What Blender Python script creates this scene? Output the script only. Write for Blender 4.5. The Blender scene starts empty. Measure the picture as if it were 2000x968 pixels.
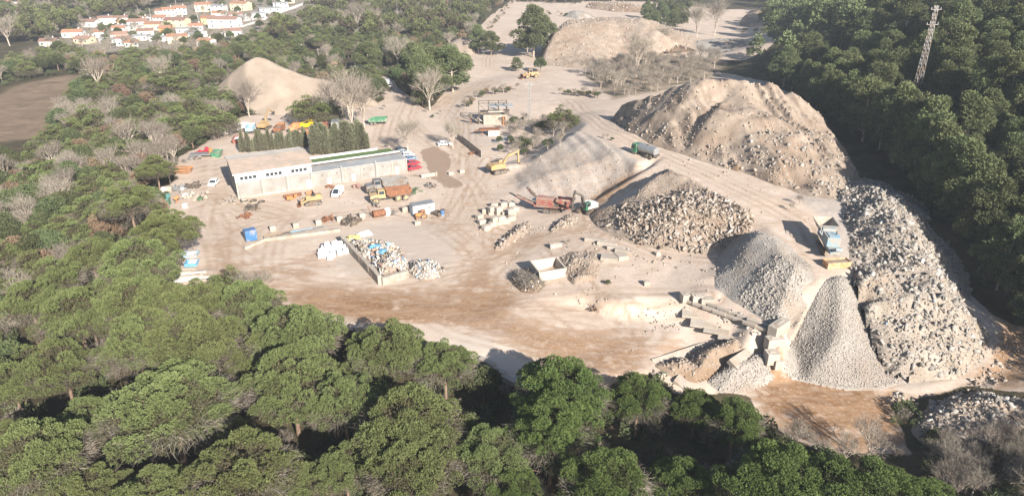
import bpy, math, random
import numpy as np
from mathutils import Vector, Matrix
from mathutils.geometry import delaunay_2d_cdt
R = math.radians
SC = bpy.context.scene
COL = SC.collection
random.seed(11)
RNG = np.random.default_rng(11)

# ------------------------------------------------------------------ camera
CAM_H, PITCH, FPX = 62.0, R(25.0), 1350.0
cd = bpy.data.cameras.new('camera'); cd.sensor_width = 36.0; cd.lens = 36.0 * FPX / 2000.0
cd.clip_start = 0.5; cd.clip_end = 6000
cam = bpy.data.objects.new('camera', cd); COL.objects.link(cam)
cam.location = (0, 0, CAM_H); cam.rotation_euler = (R(90) - PITCH, 0, 0)
SC.camera = cam

# ------------------------------------------------------------------ sky, sun, exposure
SUN_EL = R(27.0); SUN_DIR = Vector((0.50, -0.866, 0)).normalized()      # horizontal direction TOWARDS the sun
sun_vec = Vector((SUN_DIR.x * math.cos(SUN_EL), SUN_DIR.y * math.cos(SUN_EL), math.sin(SUN_EL)))
w = bpy.data.worlds.new('World'); SC.world = w; w.use_nodes = True
nt = w.node_tree; nt.nodes.clear()
sky = nt.nodes.new('ShaderNodeTexSky'); sky.sky_type = 'NISHITA'; sky.sun_disc = False
sky.sun_elevation = SUN_EL; sky.sun_rotation = math.atan2(SUN_DIR.x, SUN_DIR.y)
sky.air_density = 1.0; sky.dust_density = 1.0; sky.ozone_density = 1.0
bg = nt.nodes.new('ShaderNodeBackground'); bg.inputs[1].default_value = 0.056
wo = nt.nodes.new('ShaderNodeOutputWorld')
nt.links.new(sky.outputs[0], bg.inputs[0]); nt.links.new(bg.outputs[0], wo.inputs[0])
sd = bpy.data.lights.new('sun', 'SUN'); sd.energy = 4.6; sd.angle = R(0.5); sd.color = (1.0, 0.925, 0.83)
sun = bpy.data.objects.new('sun', sd); COL.objects.link(sun)
sun.rotation_euler = sun_vec.to_track_quat('Z', 'Y').to_euler(); sun.location = (60, -100, 120)
SC.view_settings.view_transform = 'Standard'; SC.view_settings.look = 'None'
SC.view_settings.gamma = 1.0; SC.view_settings.exposure = 1.46
HAZE = 0.00021
SC.cycles.volume_bounces = 0; SC.cycles.max_bounces = 5; SC.cycles.diffuse_bounces = 3
SC.cycles.transparent_max_bounces = 4

# ------------------------------------------------------------------ placing helpers
ST, CT = math.sin(PITCH), math.cos(PITCH)
def ray(px, py):
    u = (px - 1000.0) / FPX; v = (484.0 - py) / FPX
    return (u, CT + v * ST, -ST + v * CT)
def at(px, py, z=0.0):
    d = ray(px, py); t = (z - CAM_H) / d[2]
    return (d[0] * t, d[1] * t)
def depth(x, y, z): return y * CT + (CAM_H - z) * ST
def cdt_tris(pts, edges=()):
    r = delaunay_2d_cdt([Vector((p[0], p[1])) for p in pts], list(edges), [], 0, 1e-4)
    vo, _, fo, ov, _, _ = r
    idx = [o[0] if o else -1 for o in ov]
    return vo, fo, idx
def raster(pts, xs, ys, edges=(), fill=np.nan):
    """heights of the triangulated control points on the grid xs, ys (ascending)"""
    vo, fo, idx = cdt_tris(pts, edges)
    zz = []
    for i, v in enumerate(vo):
        if idx[i] >= 0: zz.append(pts[idx[i]][2])
        else:
            zz.append(min(pts, key=lambda p: (p[0] - v.x) ** 2 + (p[1] - v.y) ** 2)[2])
    Z = np.full((len(ys), len(xs)), fill, float)
    for f in fo:
        a, b, c = (vo[i] for i in f); za, zb, zc = (zz[i] for i in f)
        i0 = np.searchsorted(xs, min(a.x, b.x, c.x) - 1e-6); i1 = np.searchsorted(xs, max(a.x, b.x, c.x) + 1e-6)
        j0 = np.searchsorted(ys, min(a.y, b.y, c.y) - 1e-6); j1 = np.searchsorted(ys, max(a.y, b.y, c.y) + 1e-6)
        if i1 <= i0 or j1 <= j0: continue
        X, Y = np.meshgrid(xs[i0:i1], ys[j0:j1])
        d = (b.y - c.y) * (a.x - c.x) + (c.x - b.x) * (a.y - c.y)
        if abs(d) < 1e-9: continue
        l1 = ((b.y - c.y) * (X - c.x) + (c.x - b.x) * (Y - c.y)) / d
        l2 = ((c.y - a.y) * (X - c.x) + (a.x - c.x) * (Y - c.y)) / d
        l3 = 1 - l1 - l2
        m = (l1 > -1e-6) & (l2 > -1e-6) & (l3 > -1e-6)
        Z[j0:j1, i0:i1][m] = (l1 * za + l2 * zb + l3 * zc)[m]
    return Z
def blur(Z, n=1):
    for _ in range(n):
        P = np.pad(Z, 1, mode='edge')
        Z = (P[:-2, 1:-1] + P[2:, 1:-1] + P[1:-1, :-2] + P[1:-1, 2:] + 2 * Z) / 6.0
    return Z
def vnoise(X, Y, s, seed=0):
    """smooth value noise in -1..1 of cell size s"""
    r = np.random.default_rng(seed); T = r.uniform(-1, 1, (256, 256))
    x = X / s; y = Y / s; i = np.floor(x).astype(int); j = np.floor(y).astype(int)
    fx = x - i; fy = y - j; fx = fx * fx * (3 - 2 * fx); fy = fy * fy * (3 - 2 * fy)
    g = lambda a, b: T[a % 256, b % 256]
    return (g(i, j) * (1 - fx) + g(i + 1, j) * fx) * (1 - fy) + (g(i, j + 1) * (1 - fx) + g(i + 1, j + 1) * fx) * fy
def fbm(X, Y, s, seed=0, o=4):
    t = 0; a = 1; n = 0
    for k in range(o): t = t + a * vnoise(X, Y, s / 2 ** k, seed + k); n += a; a *= 0.5
    return t / n
def inside(X, Y, poly):
    m = np.zeros(X.shape, bool); n = len(poly)
    for k in range(n):
        x0, y0 = poly[k][:2]; x1, y1 = poly[(k + 1) % n][:2]
        if y0 == y1: continue
        c = ((y0 > Y) != (y1 > Y)) & (X < (x1 - x0) * (Y - y0) / (y1 - y0) + x0)
        m ^= c
    return m
def seg_dist(X, Y, line):
    D = np.full(X.shape, 1e9)
    for (x0, y0), (x1, y1) in zip(line[:-1], line[1:]):
        dx, dy = x1 - x0, y1 - y0; L = dx * dx + dy * dy + 1e-9
        t = np.clip(((X - x0) * dx + (Y - y0) * dy) / L, 0, 1)
        D = np.minimum(D, np.hypot(X - x0 - t * dx, Y - y0 - t * dy))
    return D

# ------------------------------------------------------------------ object helpers
def newmesh(name, V, F, mat, parent=None, smooth=False):
    me = bpy.data.meshes.new(name)
    V = np.asarray(V, float)
    if isinstance(F, np.ndarray):
        n, k = F.shape
        me.vertices.add(len(V)); me.vertices.foreach_set('co', V.ravel())
        me.loops.add(n * k); me.loops.foreach_set('vertex_index', F.ravel().astype(np.int32))
        me.polygons.add(n); me.polygons.foreach_set('loop_start', (np.arange(n) * k).astype(np.int32))
        me.update(calc_edges=True)
    else:
        me.from_pydata([tuple(v) for v in V], [], F)
    if smooth: me.polygons.foreach_set('use_smooth', [True] * len(me.polygons))
    for m in (mat if isinstance(mat, (list, tuple)) else [mat]): me.materials.append(m)
    o = bpy.data.objects.new(name, me); COL.objects.link(o)
    if parent: o.parent = parent
    return o
def attr(me, name, arr):
    a = me.attributes.new(name, 'FLOAT', 'POINT'); a.data.foreach_set('value', np.asarray(arr, np.float32).ravel())
def tag(o, label=None, cat=None, group=None, kind=None):
    if label: o['label'] = label
    if cat: o['category'] = cat; o['kind'] = 'thing'
    if group: o['group'] = group
    if kind: o['kind'] = kind
    return o
def thing(name, label, cat, loc=(0, 0, 0), rz=0.0, group=None, sc=1.0):
    o = bpy.data.objects.new(name, None); COL.objects.link(o); o.empty_display_size = 0.5
    o.location = loc; o.rotation_euler = (0, 0, rz); o.scale = (sc, sc, sc)
    return tag(o, label, cat, group)
def copy_tree(o, parent=None):
    c = o.copy(); COL.objects.link(c)
    if parent: c.parent = parent
    for ch in o.children: copy_tree(ch, c)
    return c
def place(o, loc, rz=0.0, label=None, group=None, sc=None):
    o.location = loc; o.rotation_euler = (0, 0, rz)
    if sc is not None: o.scale = (sc, sc, sc) if not isinstance(sc, tuple) else sc
    if label: o['label'] = label
    if group: o['group'] = group
    return o
class MB:
    def __init__(s): s.v = []; s.f = []
    def add(s, V, F):
        b = len(s.v); s.v += [tuple(v) for v in V]; s.f += [tuple(i + b for i in f) for f in F]; return s
    def box(s, c, d, rz=0.0, ry=0.0, rx=0.0, top=None):
        """box of size d centred at c; top=(fx,fy) scales the top face"""
        tx, ty = top or (1, 1); hx, hy, hz = d[0] / 2, d[1] / 2, d[2] / 2
        V = [(-hx, -hy, -hz), (hx, -hy, -hz), (hx, hy, -hz), (-hx, hy, -hz),
             (-hx * tx, -hy * ty, hz), (hx * tx, -hy * ty, hz), (hx * tx, hy * ty, hz), (-hx * tx, hy * ty, hz)]
        M = Matrix.Translation(c) @ Matrix.Rotation(rz, 4, 'Z') @ Matrix.Rotation(ry, 4, 'Y') @ Matrix.Rotation(rx, 4, 'X')
        return s.add([M @ Vector(v) for v in V], [(0, 3, 2, 1), (4, 5, 6, 7), (0, 1, 5, 4), (1, 2, 6, 5), (2, 3, 7, 6), (3, 0, 4, 7)])
    def cyl(s, p, q, r, r2=None, n=10, cap=True):
        p, q = Vector(p), Vector(q); r2 = r if r2 is None else r2; a = (q - p).normalized()
        u = a.orthogonal().normalized(); t = a.cross(u)
        V = []
        for P, rr in ((p, r), (q, r2)):
            for k in range(n):
                g = 2 * math.pi * k / n; V.append(P + (u * math.cos(g) + t * math.sin(g)) * rr)
        F = [(k, (k + 1) % n, n + (k + 1) % n, n + k) for k in range(n)]
        if cap: F += [tuple(range(n - 1, -1, -1)), tuple(range(n, 2 * n))]
        return s.add(V, F)
    def bar(s, p, q, w=0.1, h=None):
        p, q = Vector(p), Vector(q); h = h or w; a = (q - p).normalized()
        up = Vector((0, 0, 1)) if abs(a.z) < 0.95 else Vector((1, 0, 0))
        u = a.cross(up).normalized(); t = u.cross(a)
        V = [P + u * (sx * w / 2) + t * (sz * h / 2) for P in (p, q) for sx, sz in ((-1, -1), (1, -1), (1, 1), (-1, 1))]
        return s.add(V, [(0, 1, 2, 3), (7, 6, 5, 4), (0, 4, 5, 1), (1, 5, 6, 2), (2, 6, 7, 3), (3, 7, 4, 0)])
    def prism(s, prof, y0, y1, taper=None):
        """profile in x,z extruded from y0 to y1; taper: function(z)->factor on y"""
        n = len(prof); tp = taper or (lambda z: 1.0)
        V = [(x, y0 * tp(z), z) for x, z in prof] + [(x, y1 * tp(z), z) for x, z in prof]
        F = [tuple(range(n)), tuple(range(2 * n - 1, n - 1, -1))] + [(k, k + n, (k + 1) % n + n, (k + 1) % n) for k in range(n)]
        return s.add(V, F)
    def openbox(s, c, d, t=0.08, slope=0.0, floor=True):
        """open-topped box: walls t thick; slope widens the top"""
        x, y, h = d[0] / 2, d[1] / 2, d[2]; cx, cy, cz = c
        o0 = [(-x, -y), (x, -y), (x, y), (-x, y)]; k = slope
        g = lambda P, e, z: [(cx + a + math.copysign(e, a), cy + b + math.copysign(e, b), cz + z) for a, b in P]
        V = g(o0, 0, 0) + g(o0, k, h) + g(o0, k - t, h) + g(o0, -t, t)
        F = []
        for i in range(4):
            j = (i + 1) % 4
            F += [(i, j, 4 + j, 4 + i), (4 + i, 4 + j, 8 + j, 8 + i), (8 + i, 8 + j, 12 + j, 12 + i)]
        F += [(3, 2, 1, 0), (12, 13, 14, 15)]
        return s.add(V, F)
    def dome(s, c, r, n=10, m=5, sq=1.0):
        V = [(c[0], c[1], c[2] + r * sq)]; F = []
        for j in range(1, m + 1):
            a = math.pi / 2 * j / m
            for k in range(n):
                b = 2 * math.pi * k / n; V.append((c[0] + r * math.sin(a) * math.cos(b), c[1] + r * math.sin(a) * math.sin(b), c[2] + r * sq * math.cos(a)))
        for k in range(n): F.append((0, 1 + k, 1 + (k + 1) % n))
        for j in range(m - 1):
            for k in range(n):
                a = 1 + j * n + k; b = 1 + j * n + (k + 1) % n; F.append((a, a + n, b + n, b))
        return s.add(V, F)
    def build(s, name, mat, parent=None, bevel=0.0, smooth=False):
        o = newmesh(name, s.v, s.f, mat, parent, smooth)
        if bevel:
            m = o.modifiers.new('bevel', 'BEVEL'); m.width = bevel; m.segments = 1; m.limit_method = 'ANGLE'
        return o

# ------------------------------------------------------------------ materials
def mat(name, col, rough=0.75, metal=0.0, var=0.12, scale=1.5, spec=0.3, dirt=None, dirt_amt=0.35, dirt_scale=0.6, bump=0.0, obj_var=0.0, coat=0.0):
    """procedural surface: base colour, mottled by noise, optional dirt / rust patches of another colour"""
    m = bpy.data.materials.new(name); m.use_nodes = True; T = m.node_tree; N = T.nodes; L = T.links
    b = N['Principled BSDF']; b.inputs['Roughness'].default_value = rough; b.inputs['Metallic'].default_value = metal
    b.inputs['Specular IOR Level'].default_value = spec
    if coat: b.inputs['Coat Weight'].default_value = coat; b.inputs['Coat Roughness'].default_value = 0.1
    tc = N.new('ShaderNodeTexCoord')
    nz = N.new('ShaderNodeTexNoise'); nz.inputs['Scale'].default_value = scale; nz.inputs['Detail'].default_value = 6
    L.new(tc.outputs['Object'], nz.inputs['Vector'])
    rp = N.new('ShaderNodeValToRGB'); e = rp.color_ramp.elements
    e[0].position = 0.25; e[1].position = 0.75
    e[0].color = tuple(c * (1 - var) for c in col) + (1,); e[1].color = tuple(min(1, c * (1 + var)) for c in col) + (1,)
    L.new(nz.outputs['Fac'], rp.inputs['Fac']); out = rp.outputs['Color']
    if dirt:
        n2 = N.new('ShaderNodeTexNoise'); n2.inputs['Scale'].default_value = dirt_scale; n2.inputs['Detail'].default_value = 8; n2.inputs['Roughness'].default_value = 0.65
        L.new(tc.outputs['Object'], n2.inputs['Vector'])
        mr = N.new('ShaderNodeMapRange'); mr.inputs['From Min'].default_value = 0.62 - dirt_amt * 0.5; mr.inputs['From Max'].default_value = 0.78 - dirt_amt * 0.4
        L.new(n2.outputs['Fac'], mr.inputs['Value'])
        mx = N.new('ShaderNodeMixRGB'); L.new(mr.outputs['Result'], mx.inputs['Fac']); L.new(out, mx.inputs['Color1']); mx.inputs['Color2'].default_value = tuple(dirt) + (1,)
        out = mx.outputs['Color']
    if obj_var:
        oi = N.new('ShaderNodeObjectInfo'); hs = N.new('ShaderNodeHueSaturation')
        m2 = N.new('ShaderNodeMapRange'); m2.inputs['To Min'].default_value = 1 - obj_var; m2.inputs['To Max'].default_value = 1 + obj_var
        L.new(oi.outputs['Random'], m2.inputs['Value']); L.new(m2.outputs['Result'], hs.inputs['Value']); L.new(out, hs.inputs['Color']); out = hs.outputs['Color']
    L.new(out, b.inputs['Base Color'])
    if bump:
        bp = N.new('ShaderNodeBump'); bp.inputs['Strength'].default_value = bump; bp.inputs['Distance'].default_value = 0.05
        n3 = N.new('ShaderNodeTexNoise'); n3.inputs['Scale'].default_value = 9; n3.inputs['Detail'].default_value = 5
        L.new(tc.outputs['Object'], n3.inputs['Vector']); L.new(n3.outputs['Fac'], bp.inputs['Height']); L.new(bp.outputs['Normal'], b.inputs['Normal'])
    return m
def tint_mat(name, ramp, rough=0.8, trans=0.0, hue=0.02, val=0.15, spec=0.2):
    """leaf / chunk surface: the attribute 'tint' (0..1, random per piece) runs along a colour ramp; each object varies a little"""
    m = bpy.data.materials.new(name); m.use_nodes = True; T = m.node_tree; N = T.nodes; L = T.links
    b = N['Principled BSDF']; b.inputs['Roughness'].default_value = rough; b.inputs['Specular IOR Level'].default_value = spec
    a = N.new('ShaderNodeAttribute'); a.attribute_name = 'tint'
    rp = N.new('ShaderNodeValToRGB'); e = rp.color_ramp.elements
    while len(e) < len(ramp): e.new(0.5)
    for k, (p, c) in enumerate(ramp): e[k].position = p; e[k].color = tuple(c) + (1,)
    L.new(a.outputs['Fac'], rp.inputs['Fac'])
    oi = N.new('ShaderNodeObjectInfo'); hs = N.new('ShaderNodeHueSaturation')
    m1 = N.new('ShaderNodeMapRange'); m1.inputs['To Min'].default_value = 0.5 - hue; m1.inputs['To Max'].default_value = 0.5 + hue
    m2 = N.new('ShaderNodeMapRange'); m2.inputs['To Min'].default_value = 1 - val; m2.inputs['To Max'].default_value = 1 + val
    L.new(oi.outputs['Random'], m1.inputs['Value']); L.new(oi.outputs['Random'], m2.inputs['Value'])
    L.new(m1.outputs['Result'], hs.inputs['Hue']); L.new(m2.outputs['Result'], hs.inputs['Value']); L.new(rp.outputs['Color'], hs.inputs['Color'])
    L.new(hs.outputs['Color'], b.inputs['Base Color'])
    if trans:
        tr = N.new('ShaderNodeBsdfTranslucent'); L.new(hs.outputs['Color'], tr.inputs['Color'])
        mx = N.new('ShaderNodeMixShader'); mx.inputs['Fac'].default_value = trans
        L.new(b.outputs[0], mx.inputs[1]); L.new(tr.outputs[0], mx.inputs[2]); L.new(mx.outputs[0], N['Material Output'].inputs['Surface'])
    return m
# ================================================================== TERRAIN
CP = []
def cp(s, z=None):
    for t in s: CP.append(at(t[0], t[1], t[2] if z is None else z) + (t[2] if z is None else z,))
# main yard
cp([(450, 250), (420, 300), (335, 330), (330, 400), (325, 470), (335, 550), (420, 340), (400, 430), (420, 520), (480, 470), (560, 400), (650, 400),
    (800, 340), (880, 300), (930, 330), (850, 420), (950, 400), (900, 500), (800, 480), (700, 520), (600, 540), (500, 520), (440, 570), (470, 230),
    (560, 235), (700, 250), (800, 200), (760, 160), (700, 300), (870, 190), (1000, 250), (1050, 280), (940, 290), (870, 120), (540, 215), (640, 190), (420, 190)], 0.0)
cp([(950, 150, 0), (1000, 170, .3), (1050, 160, .8), (1100, 180, 1.5), (1150, 190, 2), (1000, 100, .5), (1000, 50, 1), (950, 30, 0.5), (1100, 130, 1), (1200, 130, 1), (1300, 105, 1),
    (1080, 40, 1), (1200, 10, 1), (1350, 60, 1), (1450, 60, 1), (1400, 110, 1), (1300, 140, .5), (1250, 170, 1.5), (1400, 150, 1), (1500, 120, 2)])
# edge of the yard towards the wood
E = [(440, 590, -.4), (560, 603, -.5), (640, 628, -.5), (730, 656, -.5), (850, 686, -.8), (940, 708, -1), (1010, 757, -1.5), (1060, 765, -1.5), (1180, 738, -1.5), (1280, 728, -2), (1330, 765, -3), (1400, 765, -3.6)]
cp(E)
for px, py, z in E:
    x, y = at(px, py, z); CP.append((x - 1.2, y - 3.0, -5.5 if px < 1300 else -5.0))
cp([(600, 580, -.2), (700, 600, -.3), (800, 620, -.4), (900, 640, -.5), (1000, 640, -.5), (1000, 700, -1), (960, 680, -.6)])
# upper road
cp([(1095, 205, 2.2), (1130, 226, 5), (1145, 243, 8.2), (1200, 262, 9.5), (1240, 300, 9.5), (1300, 300, 9.5), (1400, 345, 9.5), (1480, 385, 9.3), (1560, 430, 8.5),
    (1500, 440, 8.5), (1620, 500, 7.5), (1660, 530, 7.2), (1560, 510, 7.5), (1600, 550, 7), (1640, 545, 7), (1270, 325, 9.5), (1340, 345, 9.5), (1420, 395, 9), (1470, 425, 8.6)])
# bank below the upper road
cp([(1000, 342, .3), (1012, 375, .5), (1075, 392, .5), (1120, 390, 1), (1125, 258, 9), (1180, 281, 9.5), (1215, 302, 9.5), (1243, 320, 9.3), (1040, 316, 3.0), (1082, 287, 6.0), (1028, 308, .1), (1070, 274, .2), (1108, 246, 1.6), (1060, 345, 2.9), (1110, 330, 4.6), (1045, 262, 0), (1080, 235, .6), (1100, 225, 2.6),
    (1150, 398, 1.6), (1175, 385, 2.0), (1228, 350, 5.6), (1262, 338, 7.6), (1240, 331, 8), (1180, 366, 2.8)])
# haul road and terrace
cp([(1000, 500, 0), (1060, 470, 1), (1130, 440, 2), (1170, 450, 2.2), (1250, 480, 2.5), (1350, 490, 2.6), (1400, 500, 3), (1000, 530, 0), (1100, 500, 1.5), (1200, 520, 2), (1300, 540, 2),
    (1360, 550, 2.5), (1150, 575, 1), (1050, 585, .2), (1250, 575, 1.5), (1330, 572, 2), (1090, 420, 1.2), (1000, 430, .2), (1400, 430, 6)])
cp([(1170, 588, 1.1), (1240, 585, 1.6), (1310, 583, 2), (1345, 585, 2.2), (1400, 607, 2.2), (1470, 641, 2.2), (1522, 668, 2)])
cp([(1158, 606, -.8), (1200, 622, -1), (1300, 626, -1), (1340, 636, -1), (1420, 668, -1.2), (1490, 705, -2.5), (1280, 680, -1.3), (1200, 680, -1.5), (1100, 640, -.8), (1100, 700, -1.5)])
cp([(1450, 618, 2.3), (1400, 590, 2.5), (1380, 575, 3), (1430, 560, 3), (1450, 520, 4.5), (1500, 600, 3), (1540, 640, 2.2)])
# lower track, bottom right
cp([(1550, 735, -4), (1640, 757, -4.2), (1720, 752, -4), (1750, 700, -2.5), (1480, 745, -4), (1500, 800, -4.5), (1600, 800, -4.5), (1700, 850, -5), (1760, 880, -5.2), (1650, 870, -5),
    (1800, 770, -4), (1900, 750, -3), (1950, 690, -1), (2000, 650, 1), (1990, 720, -2), (1420, 745, -4), (1380, 725, -3), (1540, 690, -3), (1850, 850, -5)])
# rubble bank on the right
cp([(1650, 350, 9), (1700, 400, 9), (1760, 430, 8), (1830, 540, 5), (1870, 600, 3), (1920, 690, -1), (1680, 590, 4), (1740, 640, 0), (1700, 520, 6.8), (1600, 280, 9), (1640, 335, 9), (1560, 330, 9.5), (1450, 300, 9.5), (1280, 262, 9.3), (1190, 215, 4.5), (1560, 200, 3)])
# wooded hill on the right
def EDGE(y): return float(np.interp(y, [40, 92, 110, 140, 160, 185, 230, 340, 420, 700], [66, 84, 84, 90, 94, 92, 98, 108, 135, 230]))
def EDGZ(y): return float(np.interp(y, [40, 92, 110, 140, 160, 185, 230, 340, 420, 700], [-6, 0, 1, 6, 8.5, 9.5, 7, 1.5, 1, 0]))
for y in (20, 60, 85, 110, 140, 165, 190, 230, 280, 340, 420, 520, 700):
    for dx, dz in ((2, 0.8), (14, 6.5), (34, 15), (70, 27), (150, 37), (420, 44)):
        k = 1.0 if y < 380 else max(.25, 1 - (y - 380) / 420)
        CP.append((EDGE(y) + dx, y, EDGZ(y) + dz * k))
# wood in front and on the left, field, far plain
for x, y, z in [(-20, 60, -6), (20, 60, -6), (45, 62, -6), (-60, 62, -6), (-100, 60, -5), (-70, 90, -4.5), (-95, 100, -4.5), (-75, 120, -3), (-110, 140, -3.5), (-95, 165, -1.5), (-130, 180, -3), (-160, 220, -3),
                (-115, 215, -1.5), (-120, 260, -1), (-200, 260, -3), (-60, 20, -6), (0, 20, -6), (50, 20, -6), (-150, 20, -5), (-180, 100, -4), (0, -80, -6), (-200, -80, -6), (120, -80, 0), (-160, 330, -1), (-60, 330, 0), (-260, 330, -2),
                (-300, 150, -4), (-100, 420, 0), (0, 450, 1), (100, 500, 1), (-400, 400, -1), (60, 600, 1), (-200, 600, 0)]:
    CP.append((x, y, z))
for x, y, z in [(-1700, -80, 0), (1700, -80, 30), (-1700, 3000, 0), (1700, 3000, 20), (0, 3000, 0), (-1700, 800, 0), (1700, 800, 25), (0, 1100, 0), (-300, 1000, 0), (400, 1100, 8), (-600, 200, -3), (-700, 500, 0), (900, 200, 45)]:
    CP.append((x, y, z))
def grow(a, b, st, g):
    o = []; x = a
    while (x < b) if b > a else (x > b):
        st *= g; x += st if b > a else -st; o.append(x)
    return o
GX = np.array(sorted(grow(-230, -1650, 1.6, 1.12) + list(np.arange(-230, -75, 1.5)) + list(np.arange(-75, 108, .55)) + list(np.arange(108, 250, 1.5)) + grow(248.5, 1650, 1.6, 1.12)))
GY = np.array(sorted(grow(58, -75, 1.2, 1.03) + list(np.arange(58, 205, .55)) + list(np.arange(205, 345, 1.1)) + grow(344, 2950, 1.2, 1.035)))
XX, YY = np.meshgrid(GX, GY)
ZZ = raster(CP, GX, GY, fill=0.0)
ZZ = blur(ZZ, 3)
Z_smooth = ZZ.copy()
def gz(x, y):
    i = min(max(np.searchsorted(GX, x) - 1, 0), len(GX) - 2); j = min(max(np.searchsorted(GY, y) - 1, 0), len(GY) - 2)
    fx = (x - GX[i]) / (GX[i + 1] - GX[i]); fy = (y - GY[j]) / (GY[j + 1] - GY[j])
    return float((ZZ[j, i] * (1 - fx) + ZZ[j, i + 1] * fx) * (1 - fy) + (ZZ[j + 1, i] * (1 - fx) + ZZ[j + 1, i + 1] * fx) * fy)
def gzv(x, y):
    x = np.asarray(x, float); y = np.asarray(y, float)
    i = np.clip(np.searchsorted(GX, x) - 1, 0, len(GX) - 2); j = np.clip(np.searchsorted(GY, y) - 1, 0, len(GY) - 2)
    fx = (x - GX[i]) / (GX[i + 1] - GX[i]); fy = (y - GY[j]) / (GY[j + 1] - GY[j])
    return (ZZ[j, i] * (1 - fx) + ZZ[j, i + 1] * fx) * (1 - fy) + (ZZ[j + 1, i] * (1 - fx) + ZZ[j + 1, i + 1] * fx) * fy
def hit(px, py, dz=0.0):
    """where the sight line meets the ground (or dz above it)"""
    d = ray(px, py); t = 40.0; st = 0.8
    while t < 3000:
        if CAM_H + d[2] * t <= gz(d[0] * t, d[1] * t) + dz:
            a, b = t - st, t
            for _ in range(12):
                m = (a + b) / 2
                if CAM_H + d[2] * m <= gz(d[0] * m, d[1] * m) + dz: b = m
                else: a = m
            return (d[0] * b, d[1] * b, gz(d[0] * b, d[1] * b))
        t += st; st = 0.8 if t < 300 else 3.0
    return at(px, py, 0) + (0.0,)
def head(p, q):
    a, b = hit(*p), hit(*q); return math.atan2(b[1] - a[1], b[0] - a[0])
def wpoly(P): return [hit(px, py)[:2] for px, py in P]
WX = fbm(XX, YY, 14, 60, 4); WY = fbm(XX, YY, 14, 70, 4)
def soft(P, n=3):
    k = 1.2 + .35 * n
    return blur(inside(XX + WX * k, YY + WY * k, wpoly(P)).astype(float), n if n < 5 else n * 4)
YARD = [(470, 228), (430, 250), (395, 285), (350, 305), (335, 350), (318, 400), (322, 470), (335, 555), (440, 588), (560, 603), (640, 628), (730, 656), (850, 686), (940, 708), (1010, 757), (1060, 765),
        (1180, 738), (1280, 728), (1330, 768), (1470, 775), (1490, 830), (1600, 885), (1770, 895), (1745, 830), (1730, 785), (1800, 775), (1900, 760), (2040, 770), (2040, 640), (1930, 615), (1880, 555),
        (1830, 480), (1770, 405), (1690, 355), (1640, 325), (1600, 260), (1560, 190), (1500, 160), (1400, 140), (1330, 165), (1200, 190), (1135, 142), (1290, 108), (1420, 118), (1510, 92), (1490, 50), (1520, 10), (1400, 20),
        (1300, 5), (1200, 2), (1100, 6), (1000, 2), (960, 30), (930, 60), (920, 80), (850, 108), (915, 130), (880, 165), (850, 200), (835, 215), (800, 190), (770, 160), (700, 125), (680, 130), (745, 165), (750, 195), (700, 215), (650, 195), (590, 215)]
M_yard = soft(YARD, 2)
YP = wpoly(YARD)
def in_yard(x, y): return bool(inside(np.array([x]), np.array([y]), YP)[0])
M_mud = np.zeros_like(XX)
for P, k in [([(480, 570), (560, 562), (640, 556), (740, 570), (850, 560), (930, 528), (1000, 555), (1012, 600), (1000, 630), (1100, 640), (1250, 640), (1310, 672), (1270, 722), (1180, 738), (1060, 700), (960, 650), (860, 620), (740, 640), (600, 612)], .62),
             ([(560, 585), (700, 590), (850, 590), (990, 570), (990, 620), (880, 615), (760, 628), (620, 605)], .30), ([(1050, 640), (1180, 660), (1300, 690), (1270, 722), (1180, 738), (1090, 705)], .35),
             ([(540, 505), (620, 478), (655, 515), (600, 550), (510, 565), (430, 560), (440, 520)], .40), ([(860, 480), (1000, 470), (1090, 440), (1150, 420), (1180, 450), (1060, 478), (990, 520), (900, 545)], .30),
             ([(1170, 340), (1250, 335), (1235, 360), (1160, 400), (1140, 395)], .75),
             ([(1470, 740), (1540, 722), (1640, 752), (1740, 752), (1735, 790), (1770, 895), (1600, 885), (1490, 830)], .85), ([(1930, 615), (2040, 640), (2040, 770), (1900, 755), (1860, 700)], .7),
             ([(1280, 665), (1420, 668), (1400, 720), (1320, 740), (1250, 700)], .35), ([(400, 460), (470, 455), (480, 540), (420, 560), (395, 520)], .30), ([(1080, 285), (1240, 320), (1180, 370), (1060, 395), (1000, 345)], .40)]:
    M_mud = np.maximum(M_mud, soft(P, 7) * k) if k > .3 else M_mud + soft(P, 7) * k
M_damp = soft([(812, 294), (848, 288), (878, 305), (882, 325), (868, 338), (908, 362), (880, 362), (850, 345), (828, 330), (818, 312)], 4) + .6 * soft([(770, 345), (860, 335), (915, 365), (880, 372), (840, 352)], 4)
M_grey = .9 * soft([(1000, 346), (1045, 312), (1125, 256), (1243, 320), (1180, 366), (1120, 392), (1030, 392)], 4) + .8 * soft([(880, 200), (915, 165), (990, 140), (1015, 150), (950, 170), (900, 215), (985, 270), (960, 290), (880, 265), (870, 230)], 5) + .7 * soft([(650, 470), (770, 430), (870, 440), (880, 480), (860, 545), (745, 555), (650, 520)], 5)
M_white = soft([(920, 640), (1040, 690), (1045, 735), (1010, 757), (940, 708), (860, 680), (880, 640)], 6) * .8 + .6 * soft([(420, 490), (560, 500), (540, 540), (420, 550)], 8) + .5 * soft([(1160, 590), (1330, 590), (1420, 660), (1270, 660), (1160, 620)], 5)
M_field = soft([(-30, 200), (40, 165), (130, 148), (170, 150), (150, 180), (105, 225), (90, 265), (-30, 280)], 3)
M_scrub = soft([(1135, 142), (1290, 108), (1420, 118), (1400, 150), (1330, 165), (1200, 195)], 4)
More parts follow.
